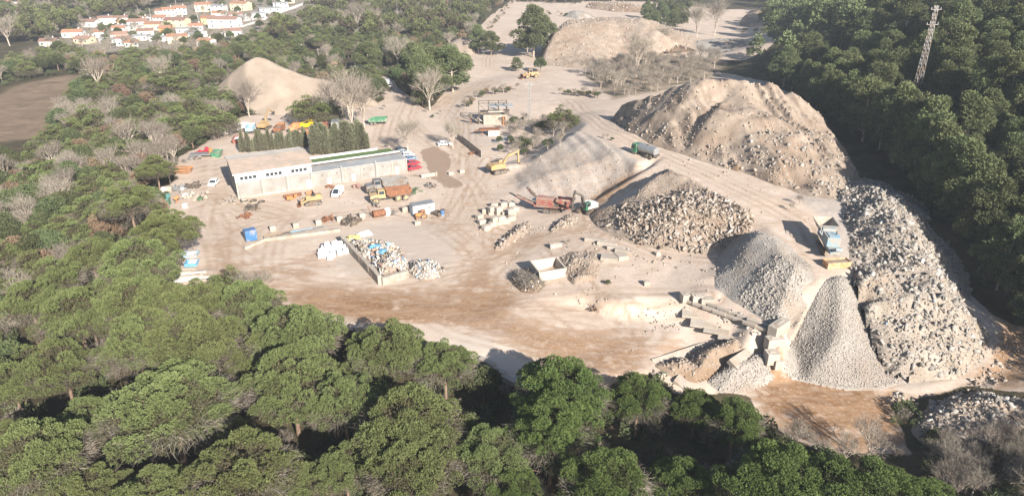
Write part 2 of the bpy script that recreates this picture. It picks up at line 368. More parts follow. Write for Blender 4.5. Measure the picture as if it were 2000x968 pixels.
M_town = soft([(235, 45), (265, 28), (330, 10), (400, 0), (640, -12), (600, 16), (508, 62), (470, 84), (300, 98), (200, 102), (80, 96), (140, 62), (170, 48), (215, 52)], 3)
M_rock = soft([(1600, 330), (1700, 355), (1780, 405), (1840, 480), (1890, 560), (1935, 640), (1930, 720), (1780, 760), (1730, 740), (1680, 590), (1655, 520), (1600, 420), (1560, 380)], 3)
M_rock = np.maximum(M_rock, .6 * soft([(1000, 346), (1045, 312), (1125, 256), (1243, 320), (1180, 366), (1120, 392), (1030, 392)], 4))
# tyre tracks and ruts
M_trk = np.zeros_like(XX); RUT = np.zeros_like(XX)
TR = [[(880, 230), (900, 190), (960, 155), (1040, 140), (1150, 130)], [(1110, 195), (1180, 250), (1260, 290), (1400, 350), (1520, 405), (1570, 440), (1600, 490)], [(880, 560), (960, 500), (1080, 455), (1150, 440), (1280, 485), (1400, 500)],
      [(900, 580), (1020, 595), (1150, 580), (1300, 578), (1380, 570)], [(850, 560), (940, 525), (1050, 470), (1140, 435)], [(440, 440), (470, 455), (460, 520), (520, 550), (640, 560), (800, 575), (900, 570)],
      [(425, 420), (430, 470), (440, 530), (500, 565), (620, 585), (760, 600), (900, 600)], [(415, 300), (412, 360), (408, 440), (420, 520)], [(980, 560), (1060, 620), (1150, 680), (1200, 710)], [(820, 600), (900, 640), (1000, 660), (1100, 700)], [(860, 590), (990, 620), (1120, 640), (1260, 650)],
      [(640, 430), (760, 410), (900, 440), (960, 480), (930, 540)], [(1140, 440), (1130, 415), (1160, 400)], [(1500, 760), (1600, 770), (1690, 830), (1740, 880)], [(800, 190), (790, 230), (830, 270), (900, 310), (900, 380), (880, 440)],
      [(1950, 640), (1960, 690), (1900, 745), (1800, 765), (1700, 770)], [(760, 230), (740, 280), (780, 300)], [(1000, 60), (960, 90), (950, 130), (1000, 140)], [(950, 310), (930, 350), (900, 400), (870, 450)], [(1020, 480), (960, 540), (930, 600), (1000, 650)]]
rt = random.Random(3); WPTS = [(440, 470), (420, 380), (520, 545), (640, 575), (560, 425), (700, 400), (860, 440), (900, 340), (940, 400), (930, 520), (860, 570), (980, 600), (1080, 650), (1060, 470), (1180, 455), (1020, 560), (1220, 650), (900, 230), (960, 160), (840, 210), (1180, 580), (1300, 575)]
for _ in range(26):
    a_ = rt.choice(WPTS); b_ = rt.choice([q for q in WPTS if 60 < abs(q[0] - a_[0]) + 2 * abs(q[1] - a_[1]) < 420]); m_ = ((a_[0] + b_[0]) / 2 + rt.uniform(-40, 40), (a_[1] + b_[1]) / 2 + rt.uniform(-18, 18))
    TR.append([((1 - t) ** 2 * a_[0] + 2 * t * (1 - t) * m_[0] + t * t * b_[0], (1 - t) ** 2 * a_[1] + 2 * t * (1 - t) * m_[1] + t * t * b_[1]) for t in [i / 7 for i in range(8)]])
for k, L in enumerate(TR):
    W = wpoly(L)
    x0 = min(p[0] for p in W) - 6; x1 = max(p[0] for p in W) + 6; y0 = min(p[1] for p in W) - 6; y1 = max(p[1] for p in W) + 6
    ii = slice(np.searchsorted(GX, x0), np.searchsorted(GX, x1)); jj = slice(np.searchsorted(GY, y0), np.searchsorted(GY, y1))
    xs, ys = XX[jj, ii], YY[jj, ii]
    xs2 = xs + 1.5 * fbm(xs, ys, 18, 40 + k, 2); ys2 = ys + 1.5 * fbm(xs, ys, 18, 80 + k, 2)
    D = seg_dist(xs2, ys2, W)
    o_ = rt.uniform(0, .6)
    for c in (1.0 + o_, 3.0 + o_): M_trk[jj, ii] = np.maximum(M_trk[jj, ii], np.exp(-((D - c) / .42) ** 2) * (1.0 if c < 2 else .6))
RUT = M_trk
rough = .10 + .35 * M_rock + .5 * (1 - M_yard)
ZZ = Z_smooth + rough * fbm(XX, YY, 9, 3, 4) + .05 * fbm(XX, YY, 2.2, 5, 3) * (GX[None, :] > -80) - .07 * RUT * (.5 + .5 * fbm(XX, YY, 12, 99, 2))
# gullies down the bank below the upper road
bank = soft([(1000, 345), (1040, 290), (1125, 255), (1243, 320), (1180, 368), (1120, 392), (1030, 392)], 2)
ZZ += bank * (.55 * fbm(XX * 1.3 + YY * .3, YY * .10 - XX * .05, 1.8, 21, 4) + .15 * fbm(XX, YY, 5, 22, 3))
nV = XX.size; W_, H_ = len(GX), len(GY)
idx = np.arange(nV).reshape(H_, W_)
F = np.stack([idx[:-1, :-1], idx[:-1, 1:], idx[1:, 1:], idx[1:, :-1]], -1).reshape(-1, 4)
gm = bpy.data.materials.new('quarry_ground'); gm.use_nodes = True
def ground_material(m):
    T = m.node_tree; N = T.nodes; L = T.links; b = N['Principled BSDF']; b.inputs['Roughness'].default_value = .95; b.inputs['Specular IOR Level'].default_value = .12
    tc = N.new('ShaderNodeTexCoord')
    def noise(s, d=8, r=.6, vec=None, dist=0.0):
        n = N.new('ShaderNodeTexNoise'); n.inputs['Scale'].default_value = s; n.inputs['Detail'].default_value = d; n.inputs['Roughness'].default_value = r; n.inputs['Distortion'].default_value = dist
        L.new(vec or tc.outputs['Object'], n.inputs['Vector']); return n.outputs['Fac']
    def at_(n): a = N.new('ShaderNodeAttribute'); a.attribute_name = n; return a.outputs['Fac']
    def M(op, a, c, d=None):
        n = N.new('ShaderNodeMath'); n.operation = op
        for i, v in enumerate((a, c, d)):
            if v is None: continue
            if isinstance(v, (int, float)): n.inputs[i].default_value = v
            else: L.new(v, n.inputs[i])
        return n.outputs[0]
    def mr(v, a, c, lo=0., hi=1.):
        n = N.new('ShaderNodeMapRange'); n.inputs['From Min'].default_value = a; n.inputs['From Max'].default_value = c; n.inputs['To Min'].default_value = lo; n.inputs['To Max'].default_value = hi
        L.new(v, n.inputs['Value']); return n.outputs['Result']
    def mix(f, a, c):
        n = N.new('ShaderNodeMixRGB')
        if isinstance(f, (int, float)): n.inputs['Fac'].default_value = f
        else: L.new(f, n.inputs['Fac'])
        for k, v in (('Color1', a), ('Color2', c)):
            if isinstance(v, tuple): n.inputs[k].default_value = v + (1,)
            else: L.new(v, n.inputs[k])
        return n.outputs['Color']
    big = noise(.045, 6, .6); mid = noise(.22, 9, .68, dist=.0); fine = noise(1.6, 10, .7); tiny = noise(6.5, 4, .6)
    mp = N.new('ShaderNodeMapping'); mp.inputs['Rotation'].default_value = (0, 0, R(-24)); mp.inputs['Scale'].default_value = (.16, .75, 1); L.new(tc.outputs['Object'], mp.inputs['Vector'])
    streak = noise(1.0, 9, .7, mp.outputs['Vector'], .25)
    sand = mix(mr(mid, .3, .7), (.405, .325, .265), (.505, .425, .357)); sand = mix(mr(big, .38, .66), sand, (.42, .345, .285))
    sand = mix(mr(fine, .5, .68, 0, .6), sand, (.31, .235, .18)); sand = mix(mr(tiny, .54, .68, 0, .55), sand, (.30, .25, .21))
    sand = mix(mr(tiny, .46, .30, 0, .5), sand, (.52, .45, .385))
    col = mix(M('MULTIPLY', at_('grey'), mr(mid, .25, .6, .4, 1)), sand, mix(fine, (.29, .255, .225), (.38, .335, .295)))
    col = mix(M('MULTIPLY', at_('white'), mr(fine, .3, .6, .2, 1)), col, (.49, .435, .38))
    mud = mix(mr(streak, .40, .60), (.165, .088, .043), (.275, .172, .10)); mud = mix(mr(fine, .52, .66, 0, .7), mud, (.40, .30, .22)); mud = mix(mr(mid, .54, .64, 0, .35), mud, (.38, .285, .205))
    mf = M('ADD', M('MULTIPLY', at_('mud'), 1.25), M('MULTIPLY', M('SUBTRACT', M('ADD', M('MULTIPLY', streak, .5), M('MULTIPLY', mid, .5)), .52), 4.2)); mf = M('MULTIPLY', mr(mf, .12, .75), mr(at_('mud'), 0.02, .2))
    col = mix(mf, col, mud)
    # faint streaks of tan soil all over the yard
    col = mix(M('MULTIPLY', mr(streak, .5, .64, 0, .7), mr(big, .38, .58)), col, (.33, .24, .17)); col = mix(mr(mid, .56, .66, 0, .45), col, (.54, .465, .40))
    col = mix(M('MULTIPLY', at_('track'), mr(mid, .36, .58, .15, .9)), col, (.265, .188, .13))
    dm = mr(M('ADD', at_('damp'), M('MULTIPLY', M('SUBTRACT', mid, .5), 1.2)), .35, .55)
    col = mix(M('MULTIPLY', dm, mr(at_('damp'), .02, .2, 0, .9)), col, mix(fine, (.20, .14, .10), (.27, .20, .15)))
    rk = mix(mr(fine, .3, .7), (.25, .22, .20), (.43, .385, .34)); col = mix(M('MULTIPLY', at_('rock'), .85), col, rk)
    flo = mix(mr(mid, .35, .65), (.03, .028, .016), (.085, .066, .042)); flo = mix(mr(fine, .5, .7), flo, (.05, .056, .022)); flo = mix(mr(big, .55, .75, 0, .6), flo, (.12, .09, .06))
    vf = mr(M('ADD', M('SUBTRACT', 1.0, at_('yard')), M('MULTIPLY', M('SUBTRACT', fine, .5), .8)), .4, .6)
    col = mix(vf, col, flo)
    fl = mix(mr(streak, .3, .7), (.125, .09, .06), (.215, .16, .115)); fl = mix(mr(mid, .5, .7, 0, .6), fl, (.075, .066, .04)); col = mix(at_('field'), col, fl)
    tw = mix(mr(fine, .4, .6), (.16, .13, .095), (.38, .33, .28)); tw = mix(mr(mid, .5, .6), tw, (.12, .12, .07)); col = mix(M('MULTIPLY', at_('town'), .85), col, tw)
    sc = mix(mr(mid, .35, .65), (.14, .115, .08), (.33, .265, .205)); col = mix(M('MULTIPLY', at_('scrub'), .8), col, sc)
    L.new(col, b.inputs['Base Color'])
    bp = N.new('ShaderNodeBump'); bp.inputs['Strength'].default_value = .55; bp.inputs['Distance'].default_value = .12
    L.new(M('ADD', M('MULTIPLY', fine, .9), M('MULTIPLY', tiny, .45)), bp.inputs['Height']); L.new(bp.outputs['Normal'], b.inputs['Normal'])
ground_material(gm)
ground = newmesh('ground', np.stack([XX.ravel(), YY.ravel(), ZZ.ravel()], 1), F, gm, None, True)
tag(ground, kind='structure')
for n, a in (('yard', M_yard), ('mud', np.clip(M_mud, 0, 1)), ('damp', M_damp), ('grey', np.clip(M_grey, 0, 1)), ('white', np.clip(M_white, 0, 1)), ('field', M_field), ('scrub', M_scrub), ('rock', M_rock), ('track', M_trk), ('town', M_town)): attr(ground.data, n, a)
# ================================================================== TREES
def tris(C, D, L, Wd, rng):
    """slender needle / leaf faces: base C, direction D (unit), length L, width Wd"""
    n = len(C); U = rng.normal(size=(n, 3)); U -= (U * D).sum(1, keepdims=True) * D; U /= np.linalg.norm(U, axis=1, keepdims=True) + 1e-9
    L = L[:, None]; Wd = Wd[:, None]
    V = np.stack([C - U * Wd * .3, C + D * L * .5 - U * Wd * .5, C + D * L, C + D * L * .5 + U * Wd * .5], 1).reshape(-1, 3)
    return V, np.arange(4 * n).reshape(n, 4)
def unit(V): return V / (np.linalg.norm(V, axis=1, keepdims=True) + 1e-9)
def lobe_points(n, rng, up=.0):
    """points on a sphere, only those with z > -up"""
    P = unit(rng.normal(size=(n * 4 + 24, 3))); P = P[P[:, 2] > -up][:n]; return P
def crown_faces(lobes, dens, L, Wd, rng, per=4, up=.25, spread=.7, tb=(0, 1)):
    """lobes: list of (centre, (rx,ry,rz), tint); needle tufts over the shell of each lobe"""
    VS, TS = [], []
    for c, r, t in lobes:
        a = 2 * math.pi * ((r[0] * r[1]) ** .5) * (r[2] + r[0]) / 2 * (1 + up); n = max(8, int(a * dens))
        P = lobe_points(n, rng, up); n = len(P)
        sh = rng.uniform(.78, 1.04, n)[:, None]
        C = np.array(c) + P * np.array(r) * sh
        N = unit(P / np.array(r))
        tt = np.clip(t + rng.normal(0, .10, n), 0, 1)
        for _ in range(per):
            D = unit(N + rng.normal(0, spread, (n, 3)) + np.array([0, 0, .35]))
            V, _f = tris(C + rng.normal(0, L * .25, (n, 3)), D, L * rng.uniform(.7, 1.3, n), Wd * rng.uniform(.7, 1.3, n), rng)
            VS.append(V); TS.append(np.repeat(np.clip(tt + rng.normal(0, .05, n), tb[0], tb[1]), 4))
    V = np.concatenate(VS); return V, np.arange(len(V)).reshape(-1, 4), np.concatenate(TS)
def tube_pts(P, Rr, n=5):
    """a tube along the points P with radii Rr -> V,F"""
    P = [Vector(p) for p in P]; V = []; F = []
    for i, p in enumerate(P):
        a = (P[min(i + 1, len(P) - 1)] - P[max(i - 1, 0)]).normalized(); u = a.orthogonal().normalized(); t = a.cross(u)
        for k in range(n):
            g = 2 * math.pi * k / n; V.append(tuple(p + (u * math.cos(g) + t * math.sin(g)) * Rr[i]))
    for i in range(len(P) - 1):
        for k in range(n): F.append((i * n + k, i * n + (k + 1) % n, (i + 1) * n + (k + 1) % n, (i + 1) * n + k))
    F.append(tuple(range((len(P) - 1) * n, len(P) * n)))
    return V, F
def twig_cloud(C, D, L, Rd, rng, seg=1):
    """thin three-sided twigs"""
    n = len(C); D = unit(D); U = rng.normal(size=(n, 3)); U = unit(U - (U * D).sum(1, keepdims=True) * D); T = np.cross(D, U)
    L = np.broadcast_to(L, n)[:, None]; Rd = np.broadcast_to(Rd, n)[:, None]; V = []
    for s, e in ((0, 1.0), (1, .35)):
        for k in range(3):
            g = 2 * math.pi * k / 3; V.append(C + D * L * s + (U * math.cos(g) + T * math.sin(g)) * Rd * e)
    V = np.stack(V, 1).reshape(-1, 3); b = np.arange(n)[:, None] * 6
    F = np.concatenate([b + np.array([k, (k + 1) % 3, 3 + (k + 1) % 3, 3 + k]) for k in range(3)], 0)
    return V, F
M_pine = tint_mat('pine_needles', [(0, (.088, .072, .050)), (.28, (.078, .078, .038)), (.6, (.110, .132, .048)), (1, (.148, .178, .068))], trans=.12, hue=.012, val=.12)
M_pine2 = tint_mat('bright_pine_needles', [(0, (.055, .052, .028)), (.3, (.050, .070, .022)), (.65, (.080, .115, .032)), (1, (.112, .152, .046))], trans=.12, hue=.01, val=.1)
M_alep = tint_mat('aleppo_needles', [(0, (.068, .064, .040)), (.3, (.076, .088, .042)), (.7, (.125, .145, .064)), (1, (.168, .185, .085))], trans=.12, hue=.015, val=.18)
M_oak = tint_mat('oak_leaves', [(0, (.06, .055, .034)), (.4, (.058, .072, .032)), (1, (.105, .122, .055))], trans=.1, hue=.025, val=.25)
M_dry = tint_mat('dry_leaves', [(0, (.10, .07, .045)), (.5, (.17, .115, .075)), (1, (.22, .165, .105))], hue=.02, val=.2)
M_twig = tint_mat('bare_twigs', [(0, (.115, .098, .08)), (.5, (.185, .16, .13)), (1, (.30, .265, .22))], hue=.012, val=.2)
M_bark = mat('bark', (.16, .11, .08), .9, var=.35, scale=4, bump=.4, obj_var=.15)
M_pbark = mat('pale_bark', (.34, .29, .24), .9, var=.25, scale=4, bump=.3, obj_var=.15)
M_cyp = tint_mat('cypress_leaves', [(0, (.15, .125, .09)), (.4, (.12, .125, .08)), (1, (.165, .17, .105))], hue=.02, val=.25)
class TM:  # gathers V,F,tint into one mesh
    def __init__(s): s.V = []; s.F = []; s.T = []; s.n = 0
    def add(s, V, F, t):
        V = np.asarray(V, float); s.V.append(V); s.F += [tuple(int(i) + s.n for i in f) for f in F]; s.T.append(np.full(len(V), t) if np.isscalar(t) else t); s.n += len(V)
    def build(s, name, m, parent, smooth=False):
        o = newmesh(name, np.concatenate(s.V), s.F, m, parent, smooth); attr(o.data, 'tint', np.concatenate(s.T)); return o
def stone_pine(seed, R0=6.0, H=13.0, m=None, dens=27, L=.23, W=.10, per=4, nl=84, squash=.66, label=None):
    """umbrella pine: bare forked trunk, broad billowing dome of many small clumps, grey dead twigs under the rim"""
    rng = np.random.default_rng(seed); root = thing('stone_pine', label or 'stone pine', 'tree')
    lobes = []; hz = H - R0 * squash * 1.05
    ax = rng.uniform(.85, 1.15)
    # a few big boughs make the outline uneven
    nb = 6; bx = []
    for k in range(nb):
        a = 2 * math.pi * k / nb + rng.uniform(-.4, .4); rr = R0 * rng.uniform(.42, .60); bx.append((rr * math.cos(a) * ax, rr * math.sin(a) / ax, hz + rng.uniform(-.7, .4), R0 * rng.uniform(.38, .52)))
    bx.append((0, 0, hz + R0 * squash * .45, R0 * .55))
    for x, y, z, r in bx:
        n = int(nl / nb * (r / (R0 * .45)) ** 2)
        P = lobe_points(int(n * 1.25), rng, .42)
        for p in P:
            q = rng.uniform(.7, 1.3) * R0 * .112
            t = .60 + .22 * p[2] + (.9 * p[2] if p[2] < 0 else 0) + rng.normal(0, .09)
            lobes.append(((x + p[0] * r, y + p[1] * r, z + p[2] * r * squash * 1.25), (q * 1.25, q * 1.25, q * .85), t))
    V, F, T = crown_faces(lobes, dens, L, W, rng, per, up=.15)
    # brown inner fill so that the crown is dense but ragged from below
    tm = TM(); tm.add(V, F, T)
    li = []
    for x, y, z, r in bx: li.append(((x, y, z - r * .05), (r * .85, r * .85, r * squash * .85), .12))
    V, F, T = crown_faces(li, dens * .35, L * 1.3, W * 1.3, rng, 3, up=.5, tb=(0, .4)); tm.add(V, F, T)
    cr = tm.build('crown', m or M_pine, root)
    # dead twigs below the rim
    tw = TM(); NT = 2200 if dens > 8 else 500; a = rng.uniform(0, 2 * math.pi, NT); rr = R0 * rng.uniform(.45, 1.0, NT) ** .7
    C = np.stack([rr * np.cos(a) * .92, rr * np.sin(a) * .92, hz + R0 * rng.uniform(-.22, .16, NT)], 1)
    D = np.stack([np.cos(a), np.sin(a), rng.uniform(-.5, .6, NT)], 1) + rng.normal(0, .45, (NT, 3))
    V, F = twig_cloud(C, D, rng.uniform(.4, 1.3, NT), .016, rng); tw.add(V, F, np.repeat(rng.uniform(0, 1, NT), 6))
    tw.build('dead_twigs', M_twig, cr)
    b = MB(); lean = rng.uniform(-.6, .6, 2)
    fk = H * rng.uniform(.48, .58)
    V, F = tube_pts([(0, 0, -1.5), (lean[0] * .3, lean[1] * .3, fk * .5), (lean[0], lean[1], fk)], [.34, .27, .22], 7); b.add(V, F)
    for x, y, z, r in bx:
        e = (x * .9, y * .9, z - .2); mdl = ((lean[0] + x * .55), (lean[1] + y * .55), fk + (z - fk) * .45)
        V, F = tube_pts([(lean[0], lean[1], fk - .1), mdl, e], [.17, .11, .05], 5); b.add(V, F)
        for _ in range(5):
            d = rng.normal(0, 1, 3) * r * .6; V, F = tube_pts([mdl, (mdl[0] * .4 + e[0] * .6 + d[0], mdl[1] * .4 + e[1] * .6 + d[1], e[2] - .3 - abs(d[2]) * .2)], [.06, .025], 4); b.add(V, F)
    b.build('trunk', M_bark, root, smooth=True)
    return root
def aleppo_pine(seed, H=11.0, R0=3.9, dens=8, L=.42, W=.15, per=4, n=44, m=None, label=None):
    """irregular pine: visible pale trunk, loose rounded clumps along rising limbs"""
    rng = np.random.default_rng(seed); root = thing('aleppo_pine', label or 'pine', 'tree'); lobes = []; b = MB()
    lean = rng.uniform(-.8, .8, 2)
    V, F = tube_pts([(0, 0, -1.5), (lean[0] * .4, lean[1] * .4, H * .5), (lean[0], lean[1], H * .88)], [.24, .16, .05], 6); b.add(V, F)
    for k in range(n):
        h = rng.uniform(.24, 1.0); a = rng.uniform(0, 2 * math.pi)
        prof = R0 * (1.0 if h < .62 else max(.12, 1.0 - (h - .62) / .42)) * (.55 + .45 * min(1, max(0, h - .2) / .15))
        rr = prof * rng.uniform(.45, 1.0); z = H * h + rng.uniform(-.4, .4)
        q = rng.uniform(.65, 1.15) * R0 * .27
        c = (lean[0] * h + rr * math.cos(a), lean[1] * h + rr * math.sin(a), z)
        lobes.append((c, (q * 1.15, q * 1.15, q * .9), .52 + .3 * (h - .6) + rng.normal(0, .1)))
        if k % 2 == 0:
            V, F = tube_pts([(lean[0] * h, lean[1] * h, z - rr * .45), c], [.07, .02], 4); b.add(V, F)
    V, F, T = crown_faces(lobes, dens, L, W, rng, per, up=.55, spread=.85)
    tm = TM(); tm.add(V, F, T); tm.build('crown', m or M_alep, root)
    b.build('trunk', M_pbark, root, smooth=True)
    return root
def oak_tree(seed, H=6.5, R0=3.0, dens=7, L=.30, W=.22, per=4, n=26, m=None, name='holm_oak', label=None):
    rng = np.random.default_rng(seed); root = thing(name, label or 'oak', 'tree'); lobes = []
    for k in range(n):
        p = lobe_points(1, rng, .35)[0]; q = rng.uniform(.8, 1.25) * R0 * .33
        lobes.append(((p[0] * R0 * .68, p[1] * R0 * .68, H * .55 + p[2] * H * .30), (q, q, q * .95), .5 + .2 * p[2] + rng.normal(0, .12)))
    V, F, T = crown_faces(lobes, dens, L, W, rng, per, up=.5, spread=.95)
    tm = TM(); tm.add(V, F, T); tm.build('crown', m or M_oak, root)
    b = MB(); V, F = tube_pts([(0, 0, -1.2), (.1, 0, H * .3), (0, .1, H * .6)], [.22, .16, .06], 6); b.add(V, F)
    for k in range(5):
        a = k * 1.26; V, F = tube_pts([(.1, 0, H * .3), (R0 * .5 * math.cos(a), R0 * .5 * math.sin(a), H * .6)], [.1, .03], 4); b.add(V, F)
    b.build('trunk', M_bark, root, smooth=True); return root
def bare_tree(seed, H=11.0, spread=.55, lim=7, lev=4, m=None, name='bare_tree', twr=.02, fork=.22, label=None, per=4):
    """leafless tree: limbs that fork into a haze of twigs"""
    rng = np.random.default_rng(seed); root = thing(name, label or 'bare tree', 'tree'); b = MB(); ends = []
    def grow_(p, d, L, r, k):
        q = p + d * L; md = p + d * L * .5 + Vector(rng.normal(0, L * .05, 3))
        V, F = tube_pts([p, md, q], [r, r * .8, r * .62], 5 if k > 2 else 3); b.add(V, F)
        if k <= 2:
            for s in (.35, .6, .8, 1.0): ends.append((p + d * L * s, d, L))
        if k == 0: return
        for _ in range(per if k > 1 else 3):
            nd = (d + Vector(rng.normal(0, .42, 3)) + Vector((0, 0, .16))).normalized()
            grow_(p + d * L * rng.uniform(.55, 1.0), nd, L * rng.uniform(.58, .78), r * .5, k - 1)
    tk = Vector((rng.normal(0, .2), rng.normal(0, .2), H * fork))
    V, F = tube_pts([(0, 0, -1.2), tk], [.24, .19], 7); b.add(V, F)
    for k in range(lim):
        a = 2 * math.pi * (k + rng.uniform(-.3, .3)) / lim; s = spread * rng.uniform(.5, 1.1)
        d = Vector((math.cos(a) * s, math.sin(a) * s, 1)).normalized()
        grow_(tk, d, H * .30 * rng.uniform(.85, 1.15), .11, lev - 1)
    tr = b.build('trunk', M_pbark if m is None else m, root, smooth=True)
    E_ = np.array([list(e[0]) for e in ends]); D_ = np.array([list(e[1]) for e in ends]); L_ = np.array([e[2] for e in ends])
    E2 = np.repeat(E_, 2, 0)[::3 if lev > 3 else 1]; D2 = np.repeat(D_, 2, 0)[::3 if lev > 3 else 1] + rng.normal(0, .5, (len(E2), 3)) + np.array([0, 0, .2]); L2 = np.repeat(L_, 2)[::3 if lev > 3 else 1] * rng.uniform(.5, 1.0, len(E2))
    tm = TM(); V, F = twig_cloud(E2, D2, L2, twr, rng); tm.add(V, F, np.repeat(rng.uniform(0, 1, len(E2)), 6)); tm.build('twigs', M_twig, root)
    return root
def cypress(seed, H=5.5, R0=.55, label=None):
    rng = np.random.default_rng(seed); root = thing('cypress_tree', label or 'cypress', 'hedge tree'); tm = TM(); n = 900
    h = rng.uniform(0, 1, n) ** .85; a = rng.uniform(0, 2 * math.pi, n); r = R0 * np.minimum(1, (h + .12) * 5) * (1 - h ** 2.2) * rng.uniform(.55, 1.05, n) + .02
    C = np.stack([r * np.cos(a), r * np.sin(a), h * H], 1); D = unit(np.stack([np.cos(a) * .5, np.sin(a) * .5, np.full(n, 1.0)], 1) + rng.normal(0, .25, (n, 3)))
    for _ in range(3):
        V, F = tris(C, unit(D + rng.normal(0, .25, (n, 3))), .55 * rng.uniform(.6, 1.2, n), .16 * rng.uniform(.7, 1.3, n), rng)
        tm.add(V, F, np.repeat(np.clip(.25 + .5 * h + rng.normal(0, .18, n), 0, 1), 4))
    tm.build('crown', M_cyp, root); b = MB(); b.cyl((0, 0, -.4), (0, 0, H * .9), .09, .02, 5); b.build('trunk', M_bark, root); return root

# ------------------------------------------------------------------ prototypes (each is moved to its first place, then copied)
def pool(fn, seeds, **k): return [[fn(s, **k), False] for s in seeds]
def take(pl, i, loc, rz, label, group, sc):
    p = pl[i % len(pl)]
    o = p[0] if not p[1] else copy_tree(p[0]); p[1] = True
    return place(o, loc, rz, label, group, sc)
PINE = pool(stone_pine, (1, 2, 3, 4, 5, 6))
PINEB = pool(stone_pine, (31, 32, 33), m=M_pine2, nl=84)
PINEM = pool(stone_pine, (7, 8, 9, 10), dens=9, L=.4, W=.16, per=3, nl=44, H=8.5, squash=.78)         # for trees farther off
ALEP = pool(aleppo_pine, (11, 12, 13, 14, 15, 16))
OAK = pool(oak_tree, (21, 22, 23))
BUSH = pool(oak_tree, (24, 25), H=2.6, R0=1.7, n=16, dens=9, L=.24, W=.16, name='shrub')
BARE = pool(bare_tree, (41, 42, 43, 44))
POPL = pool(bare_tree, (51, 52), H=15, spread=.22, lim=9, name='bare_poplar', fork=.12)
BROWN = pool(oak_tree, (61, 62), H=5.0, R0=2.8, n=18, dens=4.5, L=.34, W=.12, m=M_dry, name='russet_tree')
CYP = pool(cypress, (71, 72, 73, 74))
OCC = []      # occupied ground: x, y, r
def free(x, y, r):
    for a, b, c in OCC:
        if (a - x) ** 2 + (b - y) ** 2 < (r + c) ** 2: return False
    return True
def crown_at(px, py, wpx, pl, i, label, group, H0, R0, hk=None, cz=.78, zg=None, hmax=13.5):
    """a tree whose crown centre is seen at px,py and is wpx wide"""
    x, y, z = hit(px, py, 8)
    for _ in range(6):
        g = gz(x, y) if zg is None else zg; r = wpx / 2 * depth(x, y, g + 9) / FPX; s = r / R0; H0 = 8.5 if pl is PINEM else H0; hmax = 9.5 if pl is PINEM else hmax; h = min(max(H0 * s, 6.5), hmax)
        x, y = at(px, py, g + h * cz)
    g = gz(x, y); OCC.append((x, y, r * .8))
    sz = h / H0
    return take(pl, i, (x, y, g), random.uniform(0, 6.28), label, group, (s, s, sz))
SP = 'stone pines of the wood in the foreground'
FRONT = [(329, 785, 250, 'largest stone pine of the near wood, with a grey skirt of dead twigs'), (363, 664, 190, 'stone pine with a broad layered crown, just behind the largest domed pine'),
 (145, 611, 145, 'stone pine with a bristly grey rim, at the upper left of the near wood'), (270, 590, 175, 'olive green stone pine behind the layered crown, near the white beams'), (268, 665, 150, 'greyish thin stone pine on the left of the broad layered crown'),
 (385, 590, 135, 'stone pine at the yard edge below the heap of white beams'), (483, 590, 135, 'rounded stone pine poking out over the brown mud at the yard corner'), (572, 645, 180, 'stone pine at the edge of the brown mud, left of the small block pile'),
 (500, 690, 115, 'mid sized stone pine in front of the rounded pine at the yard corner'), (565, 735, 175, 'stone pine with exposed pale branches beside a deep black gap'), (115, 705, 135, 'stone pine with a domed crown at the left side of the near wood'),
 (20, 745, 110, 'stone pine cut by the left border, above the big bottom left crown'), (72, 880, 190, 'big bright stone pine in the bottom left corner'), (165, 815, 120, 'small stone pine squeezed between the corner pine and the largest dome'),
 (20, 850, 100, 'dark stone pine cut by the left border beside the corner pine'), (175, 950, 130, 'low shaded stone pine at the bottom border beside the corner pine'), (483, 905, 195, 'stone pine in front of a wide black gap along the bottom border'),
 (300, 960, 150, 'stone pine just showing at the bottom border, right of the shaded one'), (455, 838, 90, 'small shaded stone pine behind the bottom gap'), (756, 675, 150, 'stone pine at the mud edge, the left one of two round crowns side by side'),
 (867, 702, 125, 'stone pine at the mud edge beside the pale gravel ramp'), (715, 715, 110, 'stone pine tucked under the left of the two round crowns'), (670, 772, 145, 'bright stone pine in the middle of the near wood'),
 (800, 818, 205, 'wide bright stone pine in the centre of the near wood'), (800, 912, 170, 'dense rounded stone pine at the middle of the bottom border'), (672, 905, 120, 'narrow stone pine left of the dense rounded one at the bottom'),
 (959, 880, 150, 'olive stone pine with bare lower boughs, right of the dense rounded one'), (570, 940, 120, 'stone pine at the bottom border with a pale bough showing')]
for k, (px, py, wd, lb) in enumerate(FRONT): crown_at(px, py, wd * 1.1, PINE, k, lb, SP, 13.0, 6.3)
FRB = [(1099, 755, 190, 'vivid green stone pine right below the pale gravel ramp'), (1076, 832, 180, 'vivid green stone pine in front of another at the ramp foot'), (1247, 770, 125, 'stone pine beside the broken concrete slabs, over the yard edge'),
 (1360, 790, 100, 'left half of the twin crowned pine beside the gravel slope'), (1437, 815, 120, 'round deep green stone pine beside the shaded brown track'), (1186, 935, 190, 'stone pine at the bottom border, left of the small pointed one'),
 (1338, 935, 130, 'small pointed stone pine at the bottom border'), (1520, 930, 210, 'wide dark green stone pine at the bottom border below the brown track'), (1700, 955, 200, 'stone pine at the bottom right border below the grey scrub'), (1620, 950, 190, 'dark stone pine at the bottom border beside the wide dark green one'), (1790, 985, 170, 'stone pine just entering at the bottom border below the grey scrub, rightmost of the row'), (1010, 955, 130, 'stone pine at the bottom border below the two vivid green ones')]
for k, (px, py, wd, lb) in enumerate(FRB): crown_at(px, py, wd * 1.04, PINEB, k, lb, SP, 13.0, 6.3)
SL = 'stone pines along the left side of the yard'
